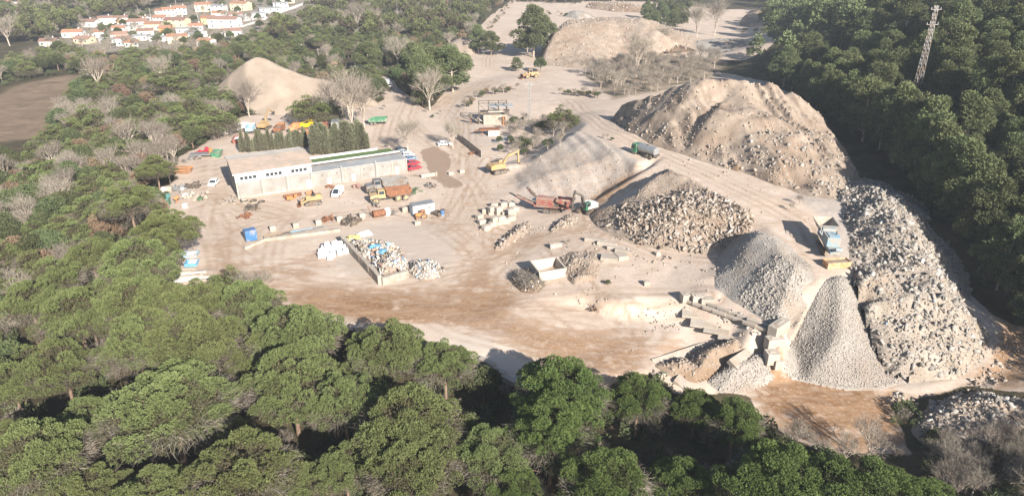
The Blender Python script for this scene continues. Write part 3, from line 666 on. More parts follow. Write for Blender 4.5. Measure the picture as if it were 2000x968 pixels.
LEFT = [(251, 392, 125, 'tall stone pine with a bare reddish trunk standing over a pale soil patch'), (325, 450, 135, 'broad stone pine leaning over the left edge of the yard'), (268, 515, 165, 'wide stone pine below the one leaning over the yard'),
 (302, 328, 75, 'compact stone pine beside the orange mesh pile'), (420, 228, 100, 'wide stone pine west of the truck park, over the red scrap'), (350, 232, 95, 'stone pine just left of the wide one over the red scrap'), (375, 205, 90, 'stone pine behind the wide one over the red scrap'), (300, 215, 85, 'stone pine at the left end of the row over the red scrap'), (437, 185, 70, 'yellowish stone pine at the foot of the big sand heap'),
 (603, 203, 95, 'dense round stone pine standing in front of the big sand heap'), (645, 212, 60, 'dark small pine at the right of the dense round pine'), (165, 225, 95, 'stone pine beside the ploughed field'), (330, 150, 110, 'stone pine in the wood left of the big sand heap'),
 (1100, 222, 68, 'round solitary pine at the top of the earth bank'), (250, 560, 130, 'stone pine in the left wood above the bristly rimmed pine'), (60, 590, 130, 'stone pine of the left wood at the left border'), (105, 540, 120, 'dark stone pine of the left wood near the border'),
 (180, 500, 110, 'stone pine of the left wood below the russet thicket')]
for k, (px, py, wd, lb) in enumerate(LEFT): crown_at(px, py, wd, PINE if py > 300 else PINEM, k + 2, lb, SL, 13.0, 6.3, cz=.75)
# bare trees one can tell apart: px,py = middle of the crown, h = height in pixels
def bare_at(px, pyb, hpx, pl, i, label, group='leafless trees around the quarry'):
    x, y, z = hit(px, pyb); d = depth(x, y, z); h = hpx * d / FPX / .93; H0 = 11.0 if pl is BARE else 15.0
    OCC.append((x, y, 1.5)); return take(pl, i, (x, y, z), random.uniform(0, 6.28), label, group, h / H0)
for k, (px, py, h, pl, lb) in enumerate([
    (690, 258, 130, POPL, 'tall bare poplar with several stems behind the cypress hedge'), (712, 250, 105, POPL, 'second bare poplar, close behind the right end of the cypress hedge'), (655, 235, 85, BARE, 'bare spreading tree beside the dense round pine'),
    (487, 228, 82, POPL, 'slim bare tree standing before the big sand heap'), (798, 300, 70, BARE, 'bare tree beside the parked cars at the end of the long shed'), (885, 290, 55, BARE, 'small bare tree beside the white car on the haul road'),
    (778, 135, 65, BARE, 'pale vase shaped bare tree by the access road'), (195, 180, 70, BARE, 'pale bare tree at the edge of the ploughed field'), (318, 170, 62, BARE, 'grey bare tree in the wood left of the sand heap'), (305, 300, 70, BARE, 'silvery bare tree right of another near the orange mesh pile'),
    (255, 305, 75, BARE, 'silvery bare tree deep in the left wood'), (275, 330, 60, BARE, 'leaning bare tree in front of the silvery ones'), (1242, 150, 90, POPL, 'twin stemmed bare tree in front of the far rubble terrace'), (1290, 105, 60, POPL, 'bare tree right of the twin stemmed one'),
    (1395, 70, 75, POPL, 'ivy clad bare tree near the far top yard'), (1360, 75, 72, POPL, 'bare tree left of the ivy clad one'), (20, 90, 60, BARE, 'pale bare tree at the left border above the field'), (700, 60, 55, BARE, 'grey bare tree among the far thicket'),
    (670, 62, 45, BARE, 'grey bare tree left of another in the far thicket'), (730, 65, 48, BARE, 'grey bare tree right end of the far thicket'), (840, 215, 80, BARE, 'grey bare tree at the foot of the roadside pines'), (1545, 885, 75, BARE, 'low pale bare tree at the edge of the brown track'),
    (1590, 900, 60, BARE, 'small bare tree beside the low pale one'), (1690, 900, 100, BARE, 'thin bare tree casting a long shadow over the brown track'), (1648, 905, 70, BARE, 'thin bare tree rising beside the dark bottom pines')]): bare_at(px, py, h, pl, k, lb)
# roadside trees of the middle distance
def tree_at(px, pyb, hpx, pl, i, label, group, H0, wk=1.0):
    x, y, z = hit(px, pyb); d = depth(x, y, z); h = hpx * d / FPX / .93; OCC.append((x, y, 2.0)); s = h / H0
    return take(pl, i, (x, y, z), random.uniform(0, 6.28), label, group, (s * wk, s * wk, s))
RS = 'roadside pines in the middle of the quarry'
for k, (px, py, h, wk, lb) in enumerate([(885, 180, 78, 1.35, 'large pine at the bend of the haul road'), (855, 175, 72, 1.0, 'dark pine left of the large one at the road bend'), (830, 195, 85, .9, 'greyish pine leaning at the roadside'), (820, 160, 60, 1.0, 'pine behind the leaning roadside pine'),
    (720, 140, 50, 1.5, 'pale round pine behind the access road'), (1042, 112, 82, 1.25, 'tall dark pine standing alone before the rubble terrace'), (1065, 105, 62, 1.0, 'pine at the left foot of the rubble terrace'), (1010, 140, 24, 1.3, 'small tree beside the yellow loader'),
    (845, 196, 66, 1.3, 'broad dusty pine on the verge left of the haul road'), (868, 165, 58, 1.2, 'dusty pine behind the broad one on the verge'), (812, 140, 48, 1.3, 'rounded pine where the access road meets the trees'), (790, 120, 42, 1.3, 'dark pine behind the vase shaped bare tree'), (960, 108, 40, 1.5, 'dark tree right of the small sand heap'), (935, 105, 48, 1.0, 'grey green tree beside the small sand heap'), (930, 90, 30, 1.2, 'bushy tree behind the small sand heap'), (1030, 105, 40, 1.3, 'shaded tree left of the tall dark pine')]):
    tree_at(px, py, h, ALEP, k, lb, RS, 11.0, wk)
for k, (px, py, h, lb) in enumerate([(740, 195, 40, 'round dark tree beside the access road'), (700, 175, 40, 'dark bush by the red roofed hut'), (660, 130, 32, 'dark tree hiding the red roofed hut'), (1055, 142, 26, 'dusty bush behind the yellow loader'), (755, 120, 40, 'shaded dark oak by the vase shaped bare tree')]):
    tree_at(px, py, h, OAK, k, lb, 'oaks along the access road', 6.5)
# cypress hedge: two rows behind the warehouse
HB = 'cypresses of the hedge behind the warehouse'
def hrow(p, q, n, h, lb):
    a, b = hit(*p), hit(*q)
    for k in range(n):
        t = (k + random.uniform(-.3, .3)) / (n - 1); x = a[0] + (b[0] - a[0]) * t; y = a[1] + (b[1] - a[1]) * t + random.uniform(-.4, .4); OCC.append((x, y, .8))
        take(CYP, random.randrange(4), (x, y, gz(x, y)), random.uniform(0, 6), lb, HB, (lambda q, w_: (q * w_, q * w_, q))(h * random.uniform(.55, 1.15) / 5.5, random.uniform(.75, 1.35)))
hrow((470, 298), (600, 288), 27, 5.6, 'slim grey green cypress in the hedge behind the warehouse roof')
hrow((612, 302), (720, 296), 24, 8.2, 'tall dusty cypress in the dense hedge behind the strip of green turf')
hrow((616, 296), (718, 288), 15, 7.6, 'tall dusty cypress in the dense hedge behind the strip of green turf')
# ------------------------------------------------------------------ woods: trees scattered over the forest floor
HEAPX = wpoly([(392, 196), (480, 228), (600, 230), (750, 210), (725, 178), (620, 160), (500, 158), (398, 172)])
def wood(n, region, pick, rmin):
    """region: (x0,x1,y0,y1,test)"""
    c = 0
    for _ in range(n * 30):
        if c >= n: break
        x = random.uniform(region[0], region[1]); y = random.uniform(region[2], region[3])
        if not region[4](x, y) or in_yard(x, y) or inside(np.array([x]), np.array([y]), HEAPX)[0]: continue
        z = gz(x, y); d = depth(x, y, z); u = x / d * FPX
        if abs(u) > 1160: continue
        k = pick(x, y); r = rmin * k[1]
        if not free(x, y, r): continue
        OCC.append((x, y, r)); c += 1; s = k[2] * random.uniform(.8, 1.2)
        take(k[0], random.randrange(12), (x, y, z), random.uniform(0, 6.28), k[3], k[4], (s * random.uniform(.9, 1.15), s * random.uniform(.9, 1.15), s * (k[5] if len(k) > 5 else 1)))
# right hill: a slope of tall pines
GRH = 'tall pines on the wooded slope right of the quarry'
wood(265, (70, 200, 62, 285, lambda x, y: x > EDGE(y) + 1.5), lambda x, y: (ALEP, 1.0, random.choice((.75, .95, 1.1, 1.25)), 'tall loose pine on the wooded slope to the right of the quarry', GRH) if random.random() < .88 else (OAK, .8, .8, 'dark oak under the pines of the right slope', 'oaks under the pines of the right slope'), 1.85)
for k, (y, dx, h) in enumerate([(96, 4, 1.1), (103, 3, 1.15), (110, 3.5, 1.2), (117, 2.5, 1.2), (124, 2, 1.3), (130, 1.5, 1.4), (136, 1, 1.45), (142, 1.5, 1.5), (148, .5, 1.5), (154, 1, 1.55), (160, .5, 1.5), (166, 1, 1.5), (172, 1.5, 1.4), (179, 1, 1.4), (187, 2, 1.3), (196, 1.5, 1.3), (206, 2, 1.2), (217, 2, 1.2), (229, 2, 1.2)]):
    x = EDGE(y) + dx; OCC.append((x, y, 2.0)); take(ALEP, k, (x, y, gz(x, y)), random.uniform(0, 6.28), 'tall pine at the very edge of the wooded slope, shading the rubble', 'pines along the edge of the wooded slope', h)
# near wood fill: dark low trees between the big pines
wood(30, (-90, 55, 46, 90, lambda x, y: gz(x, y) < -3.5 and (x < 0 or (x < 45 and y < 74)) and y < 92), lambda x, y: (OAK, .9, .9, 'dark low oak in the shade of the foreground pines', 'low oaks in the shade of the foreground pines'), 1.6)
# left wood: mixture
def lpick(x, y):
    t = random.random()
    if t < .52: return (PINEM, 1.15, .68, 'stone pine of the mixed wood left of the quarry', 'stone pines of the mixed wood left of the quarry', 1.1)
    if t < .63: return (BARE, .8, .75, 'grey leafless tree of the mixed wood left of the quarry', 'leafless trees of the mixed wood left of the quarry')
    if t < .85: return (OAK, .75, 1.0, 'dark evergreen oak of the mixed wood left of the quarry', 'oaks of the mixed wood left of the quarry')
    return (BROWN, .8, 1.0, 'russet brown tree of the mixed wood left of the quarry', 'russet trees of the mixed wood left of the quarry')
FP = wpoly([(-60, 190), (40, 160), (130, 145), (180, 148), (160, 180), (115, 235), (105, 300), (60, 330), (-60, 335)])
def not_field(x, y): return not inside(np.array([x]), np.array([y]), FP)[0]
wood(300, (-205, -40, 86, 250, lambda x, y: not_field(x, y)), lpick, 2.2)
def mpick(x, y):
    k = lpick(x, y); nm = {'stone pine': ('stone pine of the far wood beyond the sand heap', 'stone pines of the far wood beyond the sand heap'), 'grey leafl': ('grey leafless tree of the far wood beyond the sand heap', 'leafless trees of the far wood beyond the sand heap'),
        'dark everg': ('dark oak of the far wood beyond the sand heap', 'oaks of the far wood beyond the sand heap'), 'russet bro': ('russet brown tree of the far wood beyond the sand heap', 'russet trees of the far wood beyond the sand heap')}[k[3][:10]]
    return (k[0], k[1] * 1.15, k[2] * 1.1, nm[0], nm[1]) + tuple(k[5:])
HOLE = [wpoly(p) for p in ([(235, 45), (265, 28), (330, 10), (400, 0), (650, -12), (625, 25), (515, 80), (470, 100), (300, 112), (200, 112), (80, 100), (140, 62), (170, 48), (215, 52)], [(640, 105), (700, 120), (760, 165), (640, 140)])]
def no_hole(x, y): return not any(inside(np.array([x]), np.array([y]), h)[0] for h in HOLE)
wood(290, (-250, 20, 235, 420, lambda x, y: not_field(x, y) and no_hole(x, y)), mpick, 2.5)
# brushwood of the slope behind the right mound
wood(34, (25, 120, 225, 330, lambda x, y: True), lambda x, y: (BARE, .5, .45, 'dusty grey leafless bush between the road and the right mound', 'leafless bushes between the road and the right mound'), 1.8) if False else None
SCP = wpoly([(1135, 145), (1290, 110), (1410, 118), (1400, 150), (1330, 170), (1205, 195)])
for _ in range(95):
    for _t in range(40):
        x = random.uniform(20, 125); y = random.uniform(205, 350)
        if inside(np.array([x]), np.array([y]), SCP)[0] and free(x, y, 1.3):
            OCC.append((x, y, 1.3)); take(BARE, random.randrange(4), (x, y, gz(x, y)), random.uniform(0, 6), 'dusty grey leafless bush between the road and the right mound', 'leafless bushes between the road and the right mound', random.uniform(.4, .75)); break
# ------------------------------------------------------------------ far woods: single masses nobody could count
def far_mass(name, m, proto, pts, smin, smax, label, cat):
    me = proto.data; n = len(me.vertices); V0 = np.empty(n * 3); me.vertices.foreach_get('co', V0); V0 = V0.reshape(-1, 3)
    T0 = np.empty(n, np.float32); me.attributes['tint'].data.foreach_get('value', T0); VS = []; TS = []
    for x, y in pts:
        a = random.uniform(0, 6.28); s = random.uniform(smin, smax); c, d = math.cos(a), math.sin(a); tr = random.uniform(-.22, .22)
        VS.append(np.stack([(V0[:, 0] * c - V0[:, 1] * d) * s + x, (V0[:, 0] * d + V0[:, 1] * c) * s + y, V0[:, 2] * s + gz(x, y)], 1)); TS.append(np.clip(T0 + tr, 0, 1))
    V = np.concatenate(VS); k = 6 if 'twig' in name else 4
    if k == 4: F_ = np.arange(len(V)).reshape(-1, 4)
    else:
        b = np.arange(len(V) // 6)[:, None] * 6; F_ = np.concatenate([b + np.array([q, (q + 1) % 3, 3 + (q + 1) % 3, 3 + q]) for q in range(3)], 0)
    o = newmesh(name, V, F_, m); attr(o.data, 'tint', np.concatenate(TS)); return tag(o, label, cat, kind='stuff')
def tmp_crown(fn, *a, child='crown', **k):
    r = fn(*a, **k); c = [q for q in r.children if q.name.split('.')[0] == child][0]
    me = c.data
    for q in list(r.children):
        for g in list(q.children): bpy.data.objects.remove(g)
        bpy.data.objects.remove(q)
    bpy.data.objects.remove(r)
    class O: pass
    o = O(); o.data = me; return o
def spots(n, x0, x1, y0, y1, test, r):
    out = []; cell = {}
    for _ in range(n * 12):
        if len(out) >= n: break
        x = random.uniform(x0, x1); y = random.uniform(y0, y1); d = depth(x, y, 0)
        if abs(x) > d * 1.0 or not test(x, y): continue
        k = (int(x // r), int(y // r))
        if any((k[0] + i, k[1] + j) in cell and math.hypot(cell[(k[0] + i, k[1] + j)][0] - x, cell[(k[0] + i, k[1] + j)][1] - y) < r for i in (-1, 0, 1) for j in (-1, 0, 1)): continue
        cell[k] = (x, y); out.append((x, y))
    return out
lo_p = tmp_crown(stone_pine, 101, dens=.9, L=1.5, W=.75, per=3, nl=24); lo_o = tmp_crown(oak_tree, 102, dens=1.6, L=.8, W=.5, per=3, n=14); lo_a = tmp_crown(aleppo_pine, 103, dens=1.6, L=1.0, W=.5, per=3, n=20)
lo_d = tmp_crown(oak_tree, 104, dens=1.3, L=.8, W=.3, per=3, n=14, m=M_dry); lo_b = tmp_crown(bare_tree, 105, lev=3, child='twigs', twr=.05, per=3)
YARDF = [(x, y) for x, y in YP]
ok_far = lambda x, y: no_hole(x, y) and not in_yard(x, y)
S1 = spots(1900, -640, 620, 415, 800, lambda x, y: ok_far(x, y) and x < 150, 6.5)
q = len(S1) // 10
far_mass('far_pine_wood', M_pine, lo_p, S1[:q * 4], .6, 1.0, 'distant green pine wood spreading behind the quarry and the town', 'far wood')
far_mass('far_oak_wood', M_oak, lo_o, S1[q * 4:q * 7], .8, 1.4, 'distant dark oak wood mixed among the far pines', 'far wood')
far_mass('far_russet_wood', M_dry, lo_d, S1[q * 7:q * 8], .9, 1.3, 'distant russet thicket mixed among the far pines', 'far wood')
far_mass('far_twig_wood', M_twig, lo_b, S1[q * 8:], .7, 1.1, 'distant grey leafless trees mixed among the far pines', 'far wood')
S2 = spots(750, 90, 620, 240, 800, lambda x, y: x > EDGE(y) + 2 and (y > 285 or x > 200) and not in_yard(x, y), 6.5)
far_mass('far_slope_pine_wood', M_alep, lo_a, S2, .85, 1.3, 'dense pine wood on the far part of the right hand slope', 'far wood')
# undergrowth of the woods
lo_u = tmp_crown(oak_tree, 106, H=1.6, R0=1.3, dens=7, L=.35, W=.16, per=3, n=7)
S3 = spots(2100, -260, 60, 40, 330, lambda x, y: not in_yard(x, y) and not_field(x, y) and (x < -35 or (y < 92 and gz(x, y) < -3)), 1.9)
S3 += spots(2400, 66, 220, 55, 300, lambda x, y: x > EDGE(y) - .5 and not in_yard(x, y), 1.5)
far_mass('undergrowth', M_oak, lo_u, S3, .5, 1.5, 'low dark undergrowth covering the floor of the woods', 'undergrowth')
S4 = spots(900, -190, 60, 40, 330, lambda x, y: not in_yard(x, y) and not_field(x, y) and (x < -35 or (y < 92 and gz(x, y) < -3)), 3.2)
lo_v = tmp_crown(bare_tree, 107, H=3.0, lev=3, child='twigs', twr=.018, spread=1.0, per=4)
far_mass('dry_twig_undergrowth', M_twig, lo_v, S4, .6, 1.3, 'dry grey brushwood covering the floor of the left wood', 'undergrowth')
# ================================================================== HEAPS
def chunk_mesh(P, S, T, rng, flat=(.45, 1.0), long=(.8, 1.6), up=None):
    """angular broken pieces: jittered boxes at P, size S, tint T"""
    n = len(P); B = np.array([(-1, -1, -1), (1, -1, -1), (1, 1, -1), (-1, 1, -1), (-1, -1, 1), (1, -1, 1), (1, 1, 1), (-1, 1, 1)], float) * .5
    V = B[None] * (1 + rng.uniform(-.38, .38, (n, 8, 3)))
    sc = np.stack([S * rng.uniform(*long, n), S * rng.uniform(.7, 1.1, n), S * rng.uniform(*flat, n)], 1); V = V * sc[:, None, :]
    q = unit(rng.normal(size=(n, 4)) * (np.array([1, .45, .45, 1]) if up else 1)); w_, x, y, z = q.T
    Rm = np.stack([1 - 2 * (y * y + z * z), 2 * (x * y - z * w_), 2 * (x * z + y * w_), 2 * (x * y + z * w_), 1 - 2 * (x * x + z * z), 2 * (y * z - x * w_), 2 * (x * z - y * w_), 2 * (y * z + x * w_), 1 - 2 * (x * x + y * y)], 1).reshape(n, 3, 3)
    V = np.einsum('nij,nkj->nki', Rm, V) + P[:, None, :]
    Fq = np.array([(0, 3, 2, 1), (4, 5, 6, 7), (0, 1, 5, 4), (1, 2, 6, 5), (2, 3, 7, 6), (3, 0, 4, 7)])
    return V.reshape(-1, 3), (np.arange(n)[:, None, None] * 8 + Fq[None]).reshape(-1, 4), np.repeat(T, 8)
def heap_mat(name, a, b, c, s=.5, bump=.5, patch=.75):
    m = bpy.data.materials.new(name); m.use_nodes = True; T = m.node_tree; N = T.nodes; L = T.links; p = N['Principled BSDF']; p.inputs['Roughness'].default_value = .95; p.inputs['Specular IOR Level'].default_value = .1
    tc = N.new('ShaderNodeTexCoord'); n1 = N.new('ShaderNodeTexNoise'); n1.inputs['Scale'].default_value = s; n1.inputs['Detail'].default_value = 9; n1.inputs['Roughness'].default_value = .65; L.new(tc.outputs['Object'], n1.inputs['Vector'])
    n2 = N.new('ShaderNodeTexNoise'); n2.inputs['Scale'].default_value = 4.5; n2.inputs['Detail'].default_value = 6; n2.inputs['Roughness'].default_value = .7; L.new(tc.outputs['Object'], n2.inputs['Vector'])
    r = N.new('ShaderNodeValToRGB'); e = r.color_ramp.elements; e.new(.5)
    for k, (q, col) in enumerate(((.32, a), (.5, b), (.68, c))): e[k].position = q; e[k].color = col + (1,)
    L.new(n1.outputs['Fac'], r.inputs['Fac']); mr = N.new('ShaderNodeMapRange'); mr.inputs['From Min'].default_value = .35; mr.inputs['From Max'].default_value = .65; mr.inputs['To Min'].default_value = .8; mr.inputs['To Max'].default_value = 1.15; L.new(n2.outputs['Fac'], mr.inputs['Value'])
    n4 = N.new('ShaderNodeTexNoise'); n4.inputs['Scale'].default_value = .11; n4.inputs['Detail'].default_value = 5; L.new(tc.outputs['Object'], n4.inputs['Vector']); m4 = N.new('ShaderNodeMapRange'); m4.inputs['From Min'].default_value = .47; m4.inputs['From Max'].default_value = .62; m4.inputs['To Max'].default_value = patch; L.new(n4.outputs['Fac'], m4.inputs['Value']); x4 = N.new('ShaderNodeMixRGB'); x4.inputs['Color2'].default_value = (a[0] * .92, a[1] * .80, a[2] * .70, 1); L.new(m4.outputs['Result'], x4.inputs['Fac']); L.new(r.outputs['Color'], x4.inputs['Color1'])
    hs = N.new('ShaderNodeHueSaturation'); L.new(x4.outputs['Color'], hs.inputs['Color']); L.new(mr.outputs['Result'], hs.inputs['Value']); L.new(hs.outputs['Color'], p.inputs['Base Color'])
    bp = N.new('ShaderNodeBump'); bp.inputs['Strength'].default_value = bump; bp.inputs['Distance'].default_value = .15; L.new(n2.outputs['Fac'], bp.inputs['Height']); L.new(bp.outputs['Normal'], p.inputs['Normal'])
    return m
MH_sand = heap_mat('heap_sand', (0.249, 0.202, 0.161), (0.282, 0.232, 0.188), (0.309, 0.259, 0.212), .15, .35, .25)
MH_tan = heap_mat('heap_tan_rubble', (0.208, 0.164, 0.128), (0.272, 0.220, 0.176), (0.328, 0.272, 0.224), .35, .8, .45)
MH_pale = heap_mat('heap_pale_rubble', (.235, .198, .162), (.295, .256, .215), (.35, .31, .265), .35, .8, .4)
MH_grey = heap_mat('heap_grey_gravel', (0.235, 0.212, 0.190), (0.285, 0.260, 0.233), (0.334, 0.307, 0.280), .4, .6)
MH_brown = heap_mat('heap_brown_soil', (0.184, 0.132, 0.092), (0.248, 0.188, 0.140), (0.304, 0.240, 0.192), .3, .7)
MR_tan = tint_mat('rubble_pieces', [(0, (0.136, 0.104, 0.080)), (.3, (0.232, 0.188, 0.152)), (.75, (0.304, 0.260, 0.220)), (1, (0.400, 0.364, 0.328))], .9, val=.0, hue=.0)
MR_grey = tint_mat('grey_rubble_pieces', [(0, (0.120, 0.110, 0.100)), (.35, (0.224, 0.206, 0.184)), (.8, (0.304, 0.284, 0.260)), (1, (0.400, 0.384, 0.364))], .9, val=.0, hue=.0)
MR_grav = tint_mat('gravel_stones', [(0, (0.208, 0.188, 0.167)), (.5, (0.285, 0.260, 0.233)), (1, (0.353, 0.328, 0.298))], .9, val=.0, hue=.0)
MR_mix = tint_mat('mixed_waste', [(0, (.12, .10, .08)), (.10, (.26, .20, .15)), (.22, (.36, .31, .26)), (.38, (.44, .41, .37)), (.55, (.52, .51, .49)), (.60, (.40, .33, .2)), (.66, (.32, .26, .2)), (.86, (.50, .49, .48)), (.90, (.26, .32, .34)), (.95, (.16, .28, .42)), (.975, (.34, .16, .12)), (1, (.48, .41, .26))], .8, val=0, hue=0)
MR_scrap = tint_mat('scrap_bars', [(0, (.05, .045, .04)), (.5, (.16, .14, .12)), (1, (.34, .31, .28))], .8, val=0, hue=0)
def heap(name, label, cat, pts, m, bump=(.3, 3.0), chunks=(), step=.4, seed=1, group=None, smooth=2, rill=0.0, cover=False):
    """pts: (px,py,z) seen points, z None = foot on the ground; or ('w', x, y, z) in metres"""
    rng = np.random.default_rng(seed); Q = []
    for p in pts:
        if p[0] == 'w': Q.append((p[1], p[2], gz(p[1], p[2]) - .4 if p[3] is None else p[3]))
        elif p[2] is None: h = hit(p[0], p[1]); Q.append((h[0], h[1], h[2] - .4))
        else: Q.append(at(*p) + (p[2],))
    xs = np.arange(min(q[0] for q in Q), max(q[0] for q in Q) + step, step); ys = np.arange(min(q[1] for q in Q), max(q[1] for q in Q) + step, step)
    Z = raster(Q, xs, ys); X, Y = np.meshgrid(xs, ys); G = gzv(X, Y); msk = ~np.isnan(Z); Z = np.where(msk, Z, G - .5)
    if cover: Z = np.where(msk, np.maximum(Z, G + .18), Z)
    Z = blur(Z, smooth); rise = np.clip((Z - G) / 1.2, 0, 1)
    Z = Z + rise * bump[0] * fbm(X, Y, bump[1], seed * 7, 4)
    if rill:
        nx = X + .6 * fbm(X, Y, 5, seed * 5, 2); Z = Z - rise * rill * (np.abs(fbm(nx * .9 + Y * .22, Y * .13, 2.4, seed * 9, 3)) ** .7 * 1.2 - .35) * np.clip(.4 + fbm(X, Y, 12, seed * 3, 2), 0, 1)
    keep = (Z > G - .25) & msk
    idx = -np.ones(Z.shape, int); F = []; J, I = np.where(keep[:-1, :-1] & keep[1:, :-1] & keep[:-1, 1:] & keep[1:, 1:])
    use = np.zeros(Z.shape, bool)
    for a, b in ((0, 0), (0, 1), (1, 0), (1, 1)): use[J + a, I + b] = True
    idx[use] = np.arange(use.sum()); F = np.stack([idx[J, I], idx[J, I + 1], idx[J + 1, I + 1], idx[J + 1, I]], 1)
    V = np.stack([X[use], Y[use], Z[use]], 1); o = np.array([V[:, 0].mean(), V[:, 1].mean(), G[use].min()])
    root = newmesh(name, V - o, F, m, None, True); root.location = o; tag(root, label, cat, group)
    jj, ii = np.where(use & (Z > G + .05))
    for c in chunks:
        n, s0, s1, mm, nm = c[:5]; test = c[5] if len(c) > 5 else None; kw = c[6] if len(c) > 6 else {}
        k = rng.integers(0, len(jj), n); fx = rng.uniform(0, 1, n); fy = rng.uniform(0, 1, n); i1 = np.minimum(ii[k] + 1, len(xs) - 1); j1 = np.minimum(jj[k] + 1, len(ys) - 1); px = xs[ii[k]] + fx * step; py = ys[jj[k]] + fy * step; pz = (Z[jj[k], ii[k]] * (1 - fx) + Z[jj[k], i1] * fx) * (1 - fy) + (Z[j1, ii[k]] * (1 - fx) + Z[j1, i1] * fx) * fy
        if test is not None and len(test):
            w_ = inside(px + 1.5 * vnoise(px, py, 4, 5), py + 1.5 * vnoise(px, py, 4, 6), [at(*t) for t in test]); px, py, pz = px[w_], py[w_], pz[w_]; n = len(px)
        if not n: continue
        S = .55 * s0 + (.72 * s1 - .55 * s0) * rng.uniform(0, 1, n) ** 5; T = np.clip(rng.normal(.52, .2, n), 0, 1) if not kw.get('uni') else rng.uniform(0, 1, n)
        if kw.get('bars'):
            D = rng.normal(size=(n, 3)); D[:, 2] = np.abs(D[:, 2]) * .6; V, F = twig_cloud(np.stack([px, py, pz], 1) - o, D, S * 3, .05, rng); T = np.repeat(T, 6)
        else: V, F, T = chunk_mesh(np.stack([px, py, pz + S * .04], 1) - o, S, T, rng, kw.get('flat', (.45, 1.0)), kw.get('long', (.8, 1.6)))
        c_ = newmesh(nm, V, F, mm, root); attr(c_.data, 'tint', T); c_['kind'] = 'stuff'
    return root
def WP(px, py, z, dx, dy, z2): a = at(px, py, z); return ('w', a[0] + dx, a[1] + dy, z2)
heap('sand_heap', 'huge smooth conical heap of pale sand behind the truck park', 'sand heap', [(398, 189, None), (430, 205, None), (480, 222, None), (540, 226, None), (600, 226, None), (650, 218, None), (705, 212, None), (745, 205, None), (500, 162, 0), (400, 176, 0), (620, 165, 0), (720, 182, 0),
    (500, 110, 17), (478, 122, 15.2), (450, 142, 11), (515, 113, 16.4), (545, 130, 13.6), (600, 149, 10), (640, 157, 8.5), (690, 176, 5), (725, 193, 2.2), (540, 165, 9), (545, 195, 4.2), (580, 180, 6)], MH_sand, (.35, 6), step=.6, seed=3, smooth=3, rill=.25, chunks=[(700, .1, .3, MR_tan, 'stones')])
heap('sand_heap', 'small heap of tan sand beside the trees at the far bend of the road', 'sand heap', [(848, 110, None), (880, 113, None), (920, 110, None), (942, 100, None), (850, 96, 0), (905, 86, 0), (940, 88, 0), (905, 71, 7.5), (915, 76, 6.8), (888, 82, 5.2), (870, 93, 3)], MH_sand, (.4, 4), step=.7, seed=4, rill=.2, chunks=[(200, .1, .4, MR_tan, 'stones')])
heap('rubble_heap', 'broad flat topped terrace of tan rubble behind the solitary dark pine', 'rubble heap', [(1052, 128, None), (1085, 136, None), (1130, 136, None), (1200, 130, None), (1250, 120, None), (1300, 106, None), (1370, 98, None), (1060, 82, 0), (1200, 72, 0), (1340, 74, 0), (1390, 84, 0),
    (1080, 66, 12), (1100, 53, 15), (1130, 44, 16), (1200, 41, 16), (1250, 42, 16), (1286, 58, 13.5), (1335, 82, 7.5), (1110, 39, 15.5), (1180, 34, 15.5), (1260, 36, 15.5), (1150, 90, 8)], MH_tan, (.7, 5), step=.9, seed=5, chunks=[(5200, .25, 1.1, MR_tan, 'rubble')])
heap('rubble_heap', 'pale grey gravel heap on the far yard at the top of the quarry', 'rubble heap', [(1095, 32, None), (1130, 38, None), (1165, 34, None), (1110, 24, None), (1150, 24, None), (1122, 20, 5.5), (1140, 24, 4.5)], MH_grey, (.5, 3), step=.9, seed=6, chunks=[(250, .3, 1.2, MR_grey, 'rubble')])
heap('rubble_heap', 'long row of white and brown demolition rubble along the far top yard', 'rubble heap', [(1140, 16, None), (1200, 24, None), (1260, 26, None), (1275, 14, None), (1150, 4, None), (1220, 2, None), (1270, 4, None), (1160, 6, 4), (1200, 8, 5), (1245, 10, 5)], MH_brown, (.9, 5), step=1.2, seed=7, chunks=[(900, .5, 1.8, MR_tan, 'rubble')])
heap('gravel_heap', 'light grey gravel heap by the ivy clad bare tree', 'gravel heap', [(1330, 98, None), (1390, 104, None), (1460, 90, None), (1340, 80, None), (1400, 74, None), (1455, 74, None), (1370, 80, 4), (1410, 76, 5), (1440, 78, 4)], MH_grey, (.6, 4), step=.9, seed=8, chunks=[(400, .3, .9, MR_grey, 'rubble')])
heap('soil_heap', 'brown soil heap with a steep ramp at the far top right of the quarry', 'soil heap', [(1440, 48, None), (1480, 52, None), (1540, 46, None), (1570, 28, None), (1460, 22, None), (1540, 12, None), (1495, 12, 9), (1520, 10, 9), (1460, 34, 3.5)], MH_brown, (.5, 5), step=1.0, seed=9, rill=.3, chunks=[(150, .3, .9, MR_tan, 'stones')])
